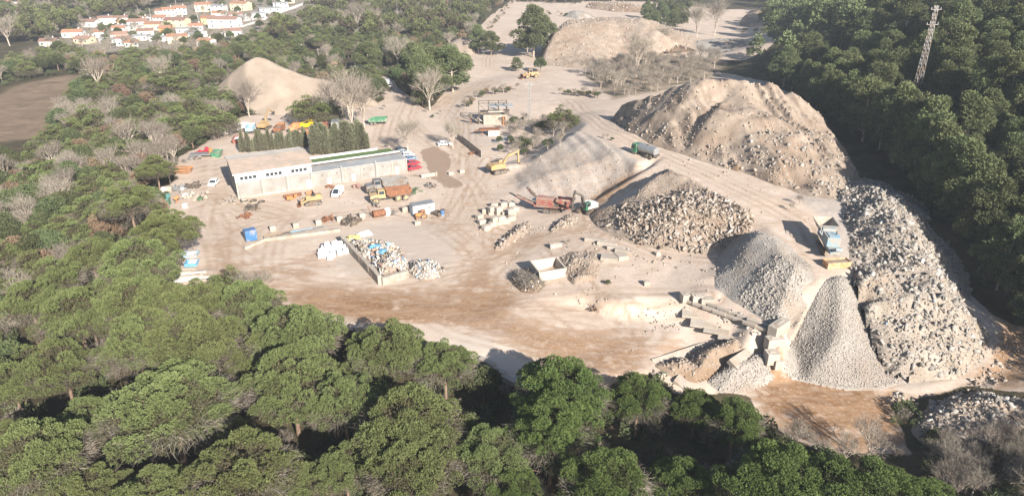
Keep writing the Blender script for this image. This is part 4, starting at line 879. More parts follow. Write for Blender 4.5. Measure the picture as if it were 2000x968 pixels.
heap('rubble_mound', 'largest tan rubble mound with a brown hump on top below the dark pine slope', 'rubble mound', [(1185, 212, None), (1192, 236, None), (1225, 258, None), (1270, 284, None), (1330, 303, None), (1400, 328, None), (1450, 338, None), (1520, 366, None), (1580, 388, None), (1640, 395, None), (1690, 370, None),
    (1215, 203, 12), (1245, 196, 15), (1280, 192, 17), (1330, 200, 19.3), (1400, 214, 19.8), (1480, 228, 19.2), (1560, 250, 17.4), (1345, 188, 18.8), (1410, 201, 19.2), (1480, 215, 18.9), (1550, 235, 17.6), (1300, 177, 18.9), (1340, 160, 22.8), (1385, 151, 24.8), (1450, 154, 24.8), (1520, 168, 23.5), (1560, 187, 21), (1600, 222, 16.5), (1640, 280, 13), (1660, 320, 11.5), (1300, 250, 13), (1420, 280, 13.5), (1520, 310, 13.5), (1600, 345, 11.5), (1360, 240, 15.6), (1460, 258, 16.4),
    WP(1385, 151, 24.8, 0, 28, 1), WP(1300, 177, 18.5, -4, 20, 1), WP(1520, 168, 23.5, 5, 28, 1), WP(1600, 222, 16, 12, 14, 4), WP(1245, 196, 15, -10, 12, 1.5), WP(1690, 340, 10, 3, 6, 7)], MH_tan, (1.0, 5), step=.45, seed=10, rill=2.6, smooth=2,
    chunks=[(4200, .14, .7, MR_tan, 'rubble'), (3000, .3, 1.1, MR_tan, 'rubble', [(1190, 240, 9.5), (1270, 262, 10), (1400, 300, 10), (1520, 330, 11), (1640, 360, 10), (1640, 395, 9), (1520, 366, 9.5), (1330, 303, 9.5), (1225, 258, 9)]), (2200, .3, 1.1, MR_grey, 'rubble', [(1450, 262, 16), (1580, 262, 15), (1680, 330, 11), (1660, 390, 9), (1500, 340, 11)])])
heap('rubble_heap', 'heap of coarse broken concrete and bent rebar between the two haul roads', 'rubble heap', [(1150, 428, None), (1170, 452, None), (1210, 470, None), (1260, 485, None), (1330, 495, None), (1395, 503, None), (1440, 480, None), (1475, 445, None), (1470, 415, None), (1420, 388, None), (1350, 345, None), (1300, 325, None), (1165, 415, 3.4), (1200, 398, 5.6), (1240, 378, 8.4), (1285, 340, 11.2), (1310, 333, 11.6), WP(1200, 398, 5.6, -2.2, 2.6, 2.0), WP(1240, 378, 8.4, -2.8, 3.2, 3.2), WP(1270, 355, 10, -3, 3.4, 4.2), (1350, 352, 11.3), (1420, 396, 10.4), (1460, 420, 9.6), (1250, 415, 7), (1330, 405, 9.6), (1400, 415, 9.6), (1300, 450, 5.6), (1400, 460, 5.5), (1230, 445, 4.4)], MH_tan, (.5, 3), step=.35, seed=11,
    chunks=[(5200, .1, .42, MR_tan, 'rubble'), (10500, .2, 1.15, MR_tan, 'concrete_pieces', [(1180, 425, 4), (1260, 395, 7.5), (1360, 385, 9), (1450, 400, 9.5), (1480, 440, 8), (1430, 500, 3), (1250, 485, 3)], dict(flat=(.15, .5), long=(1, 2.6), uni=1)), (900, .4, 1.0, MR_scrap, 'rebar', [(1200, 410, 5), (1300, 385, 8), (1450, 410, 9), (1430, 470, 5), (1240, 460, 4)], dict(bars=1))])
heap('gravel_heap', 'grey gravel heap with a darker coarse lobe, left of the blue crusher', 'gravel heap', [(1388, 512, None), (1382, 545, None), (1350, 578, None), (1420, 590, None), (1450, 606, None), (1490, 640, None), (1530, 672, None), (1550, 640, None), (1575, 590, None), (1600, 550, None), (1600, 520, None), (1560, 490, None), (1525, 462, None), (1480, 446, None), (1430, 460, None),
    (1488, 456, 10.2), (1512, 460, 10), (1470, 468, 9.2), (1530, 500, 9.2), (1555, 520, 8.6), (1440, 520, 5.5), (1420, 560, 3.3), (1480, 560, 5.2), (1530, 590, 5.0), (1520, 640, 2.8)], MH_grey, (.35, 4), step=.3, seed=12, smooth=5, rill=.3,
    chunks=[(4500, .12, .3, MR_grav, 'gravel'), (5200, .25, .55, MR_grav, 'coarse_gravel', [(1480, 510, 8), (1530, 495, 9), (1560, 520, 8.6), (1555, 600, 5), (1550, 680, 2), (1500, 650, 2), (1450, 580, 4)])])
heap('gravel_heap', 'great cone of pale coarse gravel standing at the end of the lower track', 'gravel heap', [(1518, 704, None), (1528, 728, None), (1565, 744, None), (1610, 756, None), (1660, 765, None), (1720, 764, None), (1760, 752, None), (1764, 705, None), (1732, 630, None), (1702, 580, None), (1668, 546, None), (1640, 535, None), (1605, 548, None), (1585, 600, None), (1550, 660, None),
    (1634, 540, 7.9), (1648, 543, 7.7), (1642, 640, 2.7), (1657, 688, -.2), (1620, 690, -.2), (1700, 690, -.8)], MH_grey, (.3, 4), step=.3, seed=13, smooth=7, cover=True,
    chunks=[(17000, .14, .30, MR_grav, 'gravel')])
heap('rubble_heap', 'long mixed heap of concrete slabs and rubble under the pines, right of the gravel cone', 'rubble heap', [(1630, 352, None), (1635, 395, None), (1650, 450, None), (1655, 520, None), (1655, 545, None), (1672, 605, None), (1700, 680, None), (1725, 735, None), (1790, 752, None), (1870, 745, None), (1930, 705, None), (1945, 660, None), (1910, 575, None), (1872, 490, None), (1815, 400, None), (1735, 352, None), (1660, 340, None),
    (1676, 570, 6.4), (1688, 600, 4.8), (1704, 640, 2.4), (1722, 690, -.4), (1736, 725, -2.0), (1645, 365, 10.6), (1690, 355, 11.4), (1660, 400, 9.8), (1700, 405, 11), (1735, 397, 12), (1770, 420, 11), (1680, 440, 9.4), (1690, 500, 8.4), (1740, 455, 10), (1775, 445, 11), (1800, 480, 9.4), (1740, 510, 8.4), (1820, 510, 8), (1700, 550, 7), (1780, 530, 7.8), (1810, 560, 7.2), (1850, 590, 5.4), (1750, 600, 4.4), (1820, 630, 3.2), (1900, 660, 1), (1880, 700, -.6), (1790, 700, -.2)], MH_pale, (2.3, 8), step=.4, seed=14,
    chunks=[(4000, .1, .45, MR_grey, 'rubble'), (6500, .1, .6, MR_tan, 'rubble'), (420, .35, .9, MR_scrap, 'rebar', None, dict(bars=1)), (350, .2, .8, MR_mix, 'waste', None, dict(uni=1, flat=(.1, .4), long=(1, 3))), (5200, .25, 1.25, MR_grey, 'concrete_slabs', None, dict(flat=(.15, .5), long=(1, 1.9))), (1500, .35, 1.2, MR_grey, 'rubble', [(1630, 350, 10), (1720, 360, 11), (1800, 420, 10), (1720, 440, 10), (1640, 420, 9)])])
heap('rubble_heap', 'shaded rubble heap with stacked slabs among grey scrub in the bottom right corner', 'rubble heap', [(1770, 840, None), (1795, 800, None), (1850, 770, None), (1920, 755, None), (2000, 765, None), (2060, 800, None), (2000, 850, None), (1920, 890, None), (1850, 890, None), (1800, 870, None), (1830, 810, -2.6), (1870, 790, -1.6), (1930, 780, -1), (2000, 800, -1.5), (1890, 840, -2.5), (1940, 820, -1.6)], MH_tan, (.5, 3), step=.35, seed=15,
    chunks=[(1300, .2, .7, MR_tan, 'rubble'), (420, .4, 1.3, MR_grey, 'concrete_slabs', None, dict(flat=(.15, .5), long=(1, 2)))])
heap('scrap_heap', 'dark tangled heap of wire and bars beside the open concrete pit', 'scrap heap', [(990, 545, None), (1004, 526, None), (1035, 520, None), (1064, 535, None), (1068, 555, None), (1048, 576, None), (1015, 570, None), (1010, 538, 1.7), (1035, 535, 2.4), (1048, 548, 2), (1025, 555, 1.5)], MH_brown, (.4, 1.5), step=.25, seed=16,
    chunks=[(2600, .25, .6, MR_scrap, 'bars', None, dict(bars=1)), (350, .15, .5, MR_mix, 'waste')])
heap('debris_heap', 'heap of mixed building waste with boards and blue sheets inside the block walled bay', 'debris heap', [(676, 468, None), (700, 462, None), (745, 465, None), (790, 482, None), (800, 505, None), (800, 530, None), (748, 545, None), (715, 520, None), (690, 478, 1.4), (730, 482, 2.0), (770, 500, 2.4), (745, 520, 1.9), (780, 522, 1.8)], MH_tan, (.5, 2), step=.25, seed=17,
    chunks=[(3000, .12, .8, MR_mix, 'waste', None, dict(uni=1, flat=(.1, .5), long=(1, 3))), (320, .7, 1.8, MR_mix, 'sheets', None, dict(uni=1, flat=(.04, .1)))])
heap('soil_heap', 'brown churned soil bank under the broken slabs above the twin crowned pine', 'soil heap', [(1262, 712, None), (1330, 690, None), (1400, 660, None), (1445, 655, None), (1470, 690, None), (1420, 725, None), (1360, 750, None), (1300, 735, None), (1330, 705, -.3), (1390, 683, .3), (1430, 672, .6), (1370, 720, -1.2)], MH_brown, (.7, 3), step=.3, seed=41, rill=.5, chunks=[(900, .12, .6, MR_tan, 'stones')])
heap('debris_heap', 'spread heap of pale boards and plaster waste spilling beside the walled bay', 'debris heap', [(800, 505, None), (830, 488, None), (862, 505, None), (876, 525, None), (850, 548, None), (820, 552, None), (795, 535, None), (812, 515, 1.5), (836, 520, 1.7), (850, 530, .9)], MH_tan, (.4, 2), step=.25, seed=18,
    chunks=[(2400, .12, .7, MR_mix, 'waste', None, dict(uni=1, flat=(.1, .5), long=(1, 3)))])
heap('rubble_heap', 'low rubble bank beside the red crusher, falling to the haul road', 'rubble heap', [(1062, 462, None), (1080, 435, None), (1110, 415, None), (1132, 420, None), (1128, 440, None), (1100, 452, None), (1095, 432, 2.6), (1115, 424, 3)], MH_tan, (.4, 2), step=.25, seed=19, chunks=[(700, .15, .8, MR_tan, 'rubble')])
heap('rubble_heap', 'low bank of stones below the stacked concrete blocks', 'rubble heap', [(955, 492, None), (970, 470, None), (1000, 445, None), (1035, 428, None), (1040, 445, None), (1010, 470, None), (980, 492, None), (1005, 455, 1.6), (985, 472, 1.2), (1025, 438, 1.5)], MH_tan, (.4, 2), step=.25, seed=20, chunks=[(500, .15, .9, MR_tan, 'rubble')])
heap('rubble_heap', 'lumpy grey spoil behind the open concrete pit on the terrace', 'rubble heap', [(1080, 500, None), (1110, 482, None), (1160, 482, None), (1190, 510, None), (1170, 545, None), (1120, 560, None), (1098, 540, None), (1120, 505, 2.6), (1150, 505, 3), (1150, 535, 2.4), (1125, 540, 2.2)], MH_tan, (.6, 1.8), step=.25, seed=21, chunks=[(900, .1, .5, MR_tan, 'rubble')])
heap('soil_heap', 'small brown soil heap beside a crumpled white sheet at the edge of the upper road', 'soil heap', [(1420, 330, None), (1432, 312, None), (1456, 310, None), (1465, 328, None), (1445, 336, None), (1440, 318, 11.2), (1450, 318, 11)], MH_brown, (.3, 2), step=.25, seed=22, chunks=[(120, .1, .5, MR_tan, 'stones')])
heap('gravel_heap', 'fan of pale gravel beneath the broken concrete slabs by the twin crowned pine', 'gravel heap', [(1370, 745, None), (1440, 690, None), (1480, 680, None), (1520, 700, None), (1525, 735, None), (1470, 765, None), (1400, 775, None), (1440, 712, -.8), (1480, 700, -.6), (1450, 740, -2.6)], MH_grey, (.2, 2), step=.3, seed=23, chunks=[(2600, .12, .4, MR_grav, 'gravel')])
scat_later = 1
# loose stones all over the quarry floor
def scatter(n, polys, s0, s1, m, name, label, seed):
    rng = np.random.default_rng(seed); P = []
    for poly in polys:
        W = wpoly(poly); k = int(n / len(polys) * 3); x = rng.uniform(min(p[0] for p in W), max(p[0] for p in W), k); y = rng.uniform(min(p[1] for p in W), max(p[1] for p in W), k)
        w_ = inside(x, y, W) & (vnoise(x, y, 5, seed) + .8 * vnoise(x, y, 1.6, seed + 1) > .25); P.append(np.stack([x[w_], y[w_]], 1)[:n // len(polys)])
    P = np.concatenate(P); S = s0 + (s1 - s0) * rng.uniform(0, 1, len(P)) ** 4; Z = gzv(P[:, 0], P[:, 1])
    V, F, T = chunk_mesh(np.column_stack([P, Z + S * .1]), S, np.clip(rng.normal(.55, .22, len(P)), 0, 1), rng); o = newmesh(name, V, F, m); attr(o.data, 'tint', T); tag(o, label, 'stones', kind='stuff')
scatter(4200, [[(1000, 430), (1180, 440), (1400, 510), (1380, 580), (1100, 600), (980, 560)], [(900, 400), (1000, 330), (1100, 400), (1050, 470), (930, 470)], [(1150, 590), (1340, 590), (1530, 680), (1420, 760), (1250, 700)], [(1100, 200), (1250, 250), (1580, 400), (1600, 520), (1450, 440), (1250, 320)], [(1780, 740), (1950, 640), (2040, 660), (2040, 780), (1800, 800)], [(460, 390), (880, 340), (900, 420), (700, 440), (480, 450)], [(1000, 340), (1125, 260), (1240, 320), (1130, 390)]], .06, .36, MR_tan, 'loose_stones', 'loose stones strewn over the bare quarry floor', 31)
scatter(2600, [[(1500, 700), (1530, 740), (1620, 770), (1760, 775), (1760, 730), (1740, 745), (1660, 757), (1560, 735)], [(1380, 560), (1420, 595), (1500, 650), (1530, 690), (1510, 700), (1440, 640), (1350, 590)]], .08, .45, MR_grav, 'spilled_gravel', 'grey gravel spilled around the feet of the gravel heaps', 32)
scatter(1600, [[(1650, 740), (1740, 735), (1880, 750), (1960, 690), (1990, 740), (1900, 790), (1760, 790)], [(1150, 430), (1180, 470), (1300, 500), (1440, 505), (1400, 530), (1200, 500), (1130, 460)], [(1190, 240), (1270, 290), (1450, 345), (1600, 395), (1600, 410), (1430, 355), (1240, 295)]], .08, .6, MR_tan, 'loose_stones', 'stray pieces of rubble around the feet of the rubble heaps', 33)
# ================================================================== BUILDINGS AND FIXED STRUCTURES
MT = {}
def mk(k, *a, **kw): MT[k] = mat(k, *a, **kw)
mk('white_paint', (.60, .585, .55), .6, dirt=(.42, .36, .29), dirt_amt=.35, dirt_scale=.5); mk('white_clean', (.50, .50, .49), .4, var=.05, dirt=(.45, .40, .34), dirt_amt=.1)
mk('panel_concrete', (.27, .262, .252), .85, var=.12, scale=.8, dirt=(.21, .195, .175), dirt_amt=.45, dirt_scale=.4, bump=.2); mk('concrete', (.32, .285, .245), .9, var=.18, scale=1.2, dirt=(.28, .23, .18), dirt_amt=.35, dirt_scale=.7, bump=.3, obj_var=.12)
mk('pale_concrete', (.35, .31, .265), .9, var=.18, scale=1.0, dirt=(.28, .225, .175), dirt_amt=.3, bump=.3, obj_var=.1); mk('roof_tan', (.34, .255, .195), .85, var=.15, scale=.5, dirt=(.27, .215, .17), dirt_amt=.4, dirt_scale=.3)
mk('roof_grey', (.25, .26, .27), .7, var=.15, scale=.4, dirt=(.33, .31, .28), dirt_amt=.3, dirt_scale=.25); mk('dark', (.03, .032, .035), .6); mk('glass', (.03, .04, .05), .12, spec=.6, var=.3); mk('turf', (.075, .12, .04), .95, var=.25, scale=2.5, bump=.4)
mk('rubber', (.035, .033, .03), .9, dirt=(.22, .18, .14), dirt_amt=.45, dirt_scale=2); mk('steel', (.25, .245, .24), .5, .5, var=.2, dirt=(.20, .14, .10), dirt_amt=.35); mk('dark_steel', (.07, .068, .065), .6, .3, dirt=(.20, .15, .11), dirt_amt=.4, dirt_scale=1.2)
mk('rust', (.24, .105, .05), .85, var=.3, scale=2, dirt=(.14, .07, .045), dirt_amt=.5, dirt_scale=1.5); mk('galv', (.36, .37, .37), .45, .6, var=.15)
mk('yellow', (.44, .27, .06), .55, dirt=(.30, .22, .14), dirt_amt=.6, dirt_scale=1.2); mk('bright_yellow', (.72, .53, .02), .45, var=.08); mk('pale_yellow', (.42, .31, .13), .55, dirt=(.36, .26, .16), dirt_amt=.5, dirt_scale=1.0); mk('orange', (.42, .16, .05), .55, dirt=(.30, .17, .10), dirt_amt=.4, dirt_scale=1.0); mk('safety_orange', (.48, .20, .06), .6, dirt=(.36, .23, .15), dirt_amt=.5, dirt_scale=1.2)
mk('red', (.26, .055, .048), .55, dirt=(.27, .19, .155), dirt_amt=.6, dirt_scale=.9); mk('car_red', (.38, .03, .05), .3, var=.05, coat=.5); mk('dark_red', (.22, .05, .05), .6, dirt=(.22, .14, .10), dirt_amt=.5); mk('blue', (.05, .14, .30), .5, dirt=(.30, .27, .24), dirt_amt=.3); mk('sky_blue', (.17, .34, .46), .5, dirt=(.30, .30, .29), dirt_amt=.45); mk('crusher_blue', (.16, .30, .38), .55, dirt=(.30, .28, .25), dirt_amt=.6, dirt_scale=.9)
mk('car_blue', (.16, .24, .36), .3, coat=.5, var=.05); mk('car_black', (.03, .035, .045), .3, coat=.5, var=.1); mk('car_silver', (.42, .44, .46), .3, coat=.5, var=.05); mk('car_white', (.72, .73, .73), .3, coat=.4, var=.03); mk('green', (.045, .16, .09), .5, dirt=(.30, .26, .21), dirt_amt=.35); mk('teal', (.10, .26, .24), .6, dirt=(.3, .28, .25), dirt_amt=.3); mk('dark_green', (.04, .10, .05), .6, dirt=(.2, .17, .13), dirt_amt=.3)
mk('wood', (.30, .22, .15), .8, var=.3, scale=3); mk('terracotta', (.27, .145, .095), .85, var=.25, scale=2, obj_var=.15); mk('terracotta_b', (.22, .135, .105), .85, var=.25, scale=2, obj_var=.15); mk('render_white', (.52, .51, .49), .8, var=.06, obj_var=.08); mk('render_cream', (.47, .40, .29), .8, var=.08, obj_var=.1); mk('render_yellow', (.58, .46, .18), .8, var=.08); mk('render_orange', (.48, .22, .10), .8, var=.08)
mk('bag_white', (.62, .63, .63), .8, var=.08, dirt=(.42, .38, .33), dirt_amt=.2); mk('tarp_blue', (.12, .30, .45), .6, var=.2); mk('haze_lamp', (.5, .5, .45), .5)
def W3(px, py): return hit(px, py)
# ---------------- warehouse and long shed (local x along the front, y to the back)
A = W3(466, 389); C = W3(797, 337); ang = math.atan2(C[1] - A[1], C[0] - A[0]); LA = math.hypot(C[0] - A[0], C[1] - A[1])
Bp = W3(610, 363); L1 = math.hypot(Bp[0] - A[0], Bp[1] - A[1]); D1, H1 = 15.5, 6.6
wh = thing('warehouse', 'tall white and grey panelled warehouse with a tan roof and rows of small dark windows', 'warehouse', (A[0], A[1], A[2] - .1), ang)
m = MB(); m.box((L1 / 2, .15, 2.2), (L1, .3, 4.4)); m.box((.15, D1 / 2, 3.3), (.3, D1 - .6, 6.6)); m.box((L1 - .15, D1 / 2, 3.3), (.3, D1 - .6, 6.6)); m.box((L1 / 2, D1 - .15, 3.3), (L1, .3, 6.6))
m.add([(0, .3, 6.6), (0, D1 - .3, 6.6), (0, D1 / 2, 7.9)], [(0, 2, 1)]); m.add([(L1, .3, 6.6), (L1, D1 - .3, 6.6), (L1, D1 / 2, 7.9)], [(0, 1, 2)])
m.build('wall', MT['panel_concrete'], wh)
band = MB().box((L1 / 2, .14, 5.5), (L1 + .1, .36, 2.2)).build('upper_wall', MT['white_clean'], wh)
for k in range(4): MB().box((L1 * k / 3 + (.15 if k == 0 else -.15 if k == 3 else 0), -.10, 2.2), (.35, .2, 4.396)).build('pilaster', MT['pale_concrete'], wh)
for k in range(3):
    for z in (1.15, 2.3, 3.4): MB().box((L1 * (k + .5) / 3, -.015, z), (L1 / 3 - .4, .03, .05)).build('panel_joint', MT['concrete'], wh)
for g in range(3):
    for q in range(4):
        x = L1 * (g / 3) + 1.05 + q * 1.02 + .5
        f = MB().box((x, -.06, 5.35), (.86, .06, .86)).build('window', MT['galv'], wh); MB().box((x, -.10, 5.35), (.74, .03, .74)).build('pane', MT['glass'], f)
rf = MB(); ov = .5
rf.add([(-ov, -ov, 6.55), (L1 + ov, -ov, 6.55), (L1 + ov, D1 / 2, 8.0), (-ov, D1 / 2, 8.0), (-ov, -ov, 6.75), (L1 + ov, -ov, 6.75), (L1 + ov, D1 / 2, 8.2), (-ov, D1 / 2, 8.2)], [(0, 3, 2, 1), (4, 5, 6, 7), (0, 1, 5, 4), (1, 2, 6, 5), (3, 0, 4, 7)])
rf.add([(-ov, D1 + ov, 6.55), (L1 + ov, D1 + ov, 6.55), (L1 + ov, D1 / 2, 8.0), (-ov, D1 / 2, 8.0), (-ov, D1 + ov, 6.75), (L1 + ov, D1 + ov, 6.75), (L1 + ov, D1 / 2, 8.2), (-ov, D1 / 2, 8.2)], [(0, 1, 2, 3), (7, 6, 5, 4), (1, 0, 4, 5), (2, 1, 5, 6), (0, 3, 7, 4)])
rf = rf.build('roof', MT['roof_tan'], wh); rb = MB()
for k in range(7):
    for s in (0, 1):
        y = -ov + (D1 / 2 + ov) * (k + .5) / 7; z = 6.75 + 1.45 * (k + .5) / 7
        if s: y = D1 - y
        rb.box((L1 / 2, y, z + .03), (L1 + 2 * ov, .10, .07))
rb.build('roof_rib', MT['roof_grey'], rf)
MB().box((L1 / 2, -ov - .07, 6.62), (L1 + 2 * ov, .14, .3)).build('gutter', MT['white_clean'], wh)
for k in range(4): MB().cyl((L1 * k / 3 + (.45 if k == 0 else -.45), -.12, 0), (L1 * k / 3 + (.45 if k == 0 else -.45), -.12, 6.4), .07, n=6).build('downpipe', MT['galv'], wh)
MB().box((L1 / 2, -.03, .35), (L1 - .4, .05, .7)).build('plinth', MT['concrete'], wh)
fan = MB().cyl((L1 - .75, -.30, 5.5), (L1 - .75, -.05, 5.5), .42, n=14).build('fan_vent', MT['galv'], wh)
MB().box((L1 - .9, -.1, 1.15), (1.5, .2, 2.3)).build('door', MT['white_clean'], wh)
ls = thing('long_shed', 'long low concrete shed with a flat grey roof, joined to the warehouse', 'shed', (A[0], A[1], A[2] - .1), ang)
x0, x1 = L1 + .05, LA; H2 = 3.9; lw = x1 - x0; xc = (x0 + x1) / 2
m = MB(); m.box((xc, .55, H2 / 2), (lw, .3, H2)); m.box((x1 - .15, 5.2, H2 / 2), (.3, 9.0, H2)); m.box((xc, 9.85, H2 / 2), (lw, .3, H2)); m.build('wall', MT['panel_concrete'], ls)
for k in range(7): MB().box((x0 + lw * k / 6 + (.2 if k == 0 else -.2 if k == 6 else 0), .3, H2 / 2), (.3, .2, H2 - .01)).build('pilaster', MT['pale_concrete'], ls)
MB().box((xc, .385, 1.9), (lw - .6, .03, .06)).build('panel_joint', MT['concrete'], ls)
MB().box((xc, 2.75, H2 + .12), (lw + .2, 5.0, .24)).build('roof', MT['roof_grey'], ls)
MB().box((xc, 5.85, H2 + .16), (lw + .2, 1.2, .32)).build('roof_strip', MT['dark_steel'], ls)
MB().box((xc, 6.65, H2 + .35), (lw + .2, .38, .7)).build('parapet', MT['white_clean'], ls)
MB().box((xc - .6, 8.9, H2 + .2), (lw - 1.4, 4.1, .4)).build('turf_terrace', MT['turf'], ls)
MB().box((xc - 2.5, 11.15, H2 / 2 + .5), (lw - 5, .35, H2 + 1.0)).build('back_wall', MT['white_clean'], ls)
for k in (1.0, 2.5, 5.3): MB().box((x0 + lw * k / 6, .36, 1.05), (1.0, .12, 2.1)).build('door', MT['white_clean'], ls)
for k in (.6, 1.5, 3.2, 4.4): MB().cyl((x0 + lw * k / 6, .25, 2.9), (x0 + lw * k / 6, .42, 2.9), .16, n=8).build('vent', MT['dark_steel'], ls)
for k in (1.75, 3.9):
    o = MB().cyl((x0 + lw * k / 6, .1, 0), (x0 + lw * k / 6, .1, 4.7), .06, n=6).build('lamp_post', MT['galv'], ls); MB().box((x0 + lw * k / 6, -.2, 4.7), (.3, .6, .12)).build('lamp_head', MT['white_clean'], o)
# ---------------- lattice masts
def lattice(name, label, base, h, b, t, nseg, arms, m='galv', rz=0.0):
    r = thing(name, label, 'pylon', base, rz); mb = MB(); cr = MB()
    cor = lambda s, q: (s[0] * (b + (t - b) * q) / 2, s[1] * (b + (t - b) * q) / 2, h * q); S = [(-1, -1), (1, -1), (1, 1), (-1, 1)]
    for s in S: mb.bar(cor(s, 0), cor(s, 1), .09)
    mb.build('leg_frame', MT[m], r)
    for k in range(nseg):
        for i in range(4):
            cr.bar(cor(S[i], k / nseg), cor(S[(i + 1) % 4], (k + 1) / nseg), .06); cr.bar(cor(S[(i + 1) % 4], k / nseg), cor(S[i], (k + 1) / nseg), .06)
    cr.build('bracing', MT[m], r)
    for z, L in arms:
        c = MB().bar((-L, 0, z), (L, 0, z), .16).build('cross_arm', MT[m], r)
        for s in (-1, 0, 1): MB().cyl((s * L * .9, 0, z), (s * L * .9, 0, z + .5), .07, n=6).build('insulator', MT['white_clean'], c)
    return r
mx, my, mz = W3(1033, 243); lattice('lattice_mast', 'slender grey lattice mast standing beside the ruined plant', (mx, my, mz - .3), 83 * depth(mx, my, 8) / FPX / .96, 1.1, .7, 12, [(13.5, .9)])
px_, py_, pz_ = hit(1775, 235); lattice('power_pylon', 'tall pale lattice power pylon rising out of the pines on the right slope', (px_, py_, pz_ - .5), 205 * depth(px_, py_, pz_ + 8) / FPX / .93, 1.7, .65, 16, [(205 * depth(px_, py_, pz_ + 8) / FPX / .93 - 1.0, 1.3), (205 * depth(px_, py_, pz_ + 8) / FPX / .93 - 4.6, 1.5)], 'steel')
def pole(px, py, hpx, label, cat='utility pole', m='wood', arm=True, name='utility_pole', r=.14, group=None):
    x, y, z = hit(px, py); h = hpx * depth(x, y, z) / FPX / .96; t = thing(name, label, cat, (x, y, z - .3), 0.2, group)
    MB().cyl((0, 0, 0), (0, 0, h + .3), r, r * .7, 6).build('post', MT[m], t)
    if arm: MB().bar((-.9, 0, h - .3), (.9, 0, h - .3), .12).build('cross_arm', MT[m], t)
pole(593, 120, 32, 'pale utility pole in the scrub behind the big sand heap', m='pale_concrete'); pole(625, 135, 38, 'pale utility pole with a crossarm, nearer the red roofed hut', m='pale_concrete'); pole(778, 52, 52, 'tall grey pole among the far pines at the top', m='galv')
for px, py, h, lb in [(272, 34, 20, 'thin pale mast at the left of the row before the town'), (295, 36, 18, 'thin pale mast beside the dark town pines'), (345, 16, 18, 'thin pale mast high up in the town'), (387, 40, 18, 'thin pale mast before the cream town villa'), (463, 10, 14, 'thin pale mast right of the orange town roof')]: pole(px, py, h, lb, 'mast', 'white_clean', False, 'flag_mast', .12)
# ---------------- ruined plant beside the haul road
x, y, z = W3(965, 240); pl = thing('ruined_plant', 'ruined concrete loading plant with a white base, dark opening and steel frame on top', 'ruin', (x, y, z - .1), R(4))
MB().box((.3, 0, 1.7), (8.0, 4.5, 3.4)).build('base', MT['pale_concrete'], pl); MB().box((-4.9, .4, 1.5), (2.2, 3.4, .3), ry=R(30)).build('ramp_slab', MT['concrete'], pl)
MB().box((-1.5, -.3, 3.9), (6.5, 3.0, .9)).build('dark_bunker', MT['dark_steel'], pl); u = MB()
for X in (-5.2, -1.8, 1.6, 4.4):
    for Y in (-1.9, 1.9): u.bar((X, Y, 3.4 if X > -3.6 else 0), (X, Y, 7.4), .22)
for Y in (-1.9, 1.9): u.bar((-5.2, Y, 7.4), (4.4, Y, 7.4), .2)
for X in (-5.2, -1.8, 1.6, 4.4): u.bar((X, -1.9, 7.4), (X, 1.9, 7.4), .2)
u.bar((-5.2, -1.9, 7.3), (-1.8, -1.9, 3.6), .18); u.build('steel_frame', MT['dark_steel'], pl)
MB().box((2.2, .3, 6.1), (8.6, 3.4, .25), rx=R(6)).build('roof', MT['roof_grey'], pl); MB().box((1.6, -2.0, 4.5), (7.4, .3, .5)).build('beam', MT['pale_concrete'], pl)
MB().box((4.2, -1.2, 4.2), (2.0, 2.0, 1.4)).build('drive_box', MT['dark_steel'], pl); MB().bar((-8.8, -1.5, 3.4), (-5.0, -.8, .6), .8, .5).build('conveyor', MT['dark_steel'], pl); MB().bar((-8.8, -1.5, 3.4), (-7.6, -1.5, 0), .25).build('prop', MT['rust'], pl)
for X in (3.0, 3.7): MB().cyl((X, -2.9, -.2), (X, -2.9, 3.0), .22, n=8).build('orange_post', MT['orange'], pl)
x, y, z = W3(958, 264); sh = thing('loading_shelter', 'low rusty roofed loading bay on a white block below the ruined plant', 'shelter', (x, y, z - .1), R(8))
MB().box((1.0, 0, .9), (3.6, 2.6, 1.8)).build('base', MT['white_paint'], sh); MB().box((-.3, .2, 2.1), (6.6, 2.4, .35)).build('roof', MT['rust'], sh); MB().bar((-5.2, .2, 1.6), (-3.2, .2, 2.0), .4).build('beam', MT['rust'], sh); MB().bar((-2.8, -.6, 0), (-2.8, -.6, 2.0), .2).build('leg', MT['rust'], sh)
for k, (px, py) in enumerate([(975, 275), (988, 272)]):
    x, y, z = W3(px, py); o = MB().box((0, 0, .25), (1.6, 5.5, .3), ry=R(4)).build('steel_ramp', MT['galv'], None); place(o, (x, y, z), R(-28), ('grey steel ramp lying left of its pair below the loading bay', 'grey steel ramp lying right of its pair below the loading bay')[k]); tag(o, cat='ramp')
# fence left of the excavator
p, q = W3(893, 270), W3(940, 308); L = math.hypot(q[0] - p[0], q[1] - p[1]); fn = thing('metal_fence', 'dark metal sheet fence with white gate posts beside the haul road', 'fence', p, math.atan2(q[1] - p[1], q[0] - p[0]))
for k in range(5): MB().box((L * (k + .5) / 5, 0, 1.1), (L / 5 - .25, .06, 2.0)).build('panel', MT['steel'], fn)
for k in range(6): MB().box((L * k / 5, 0, 1.2), (.14, .14, 2.4)).build('post', MT['galv'], fn)
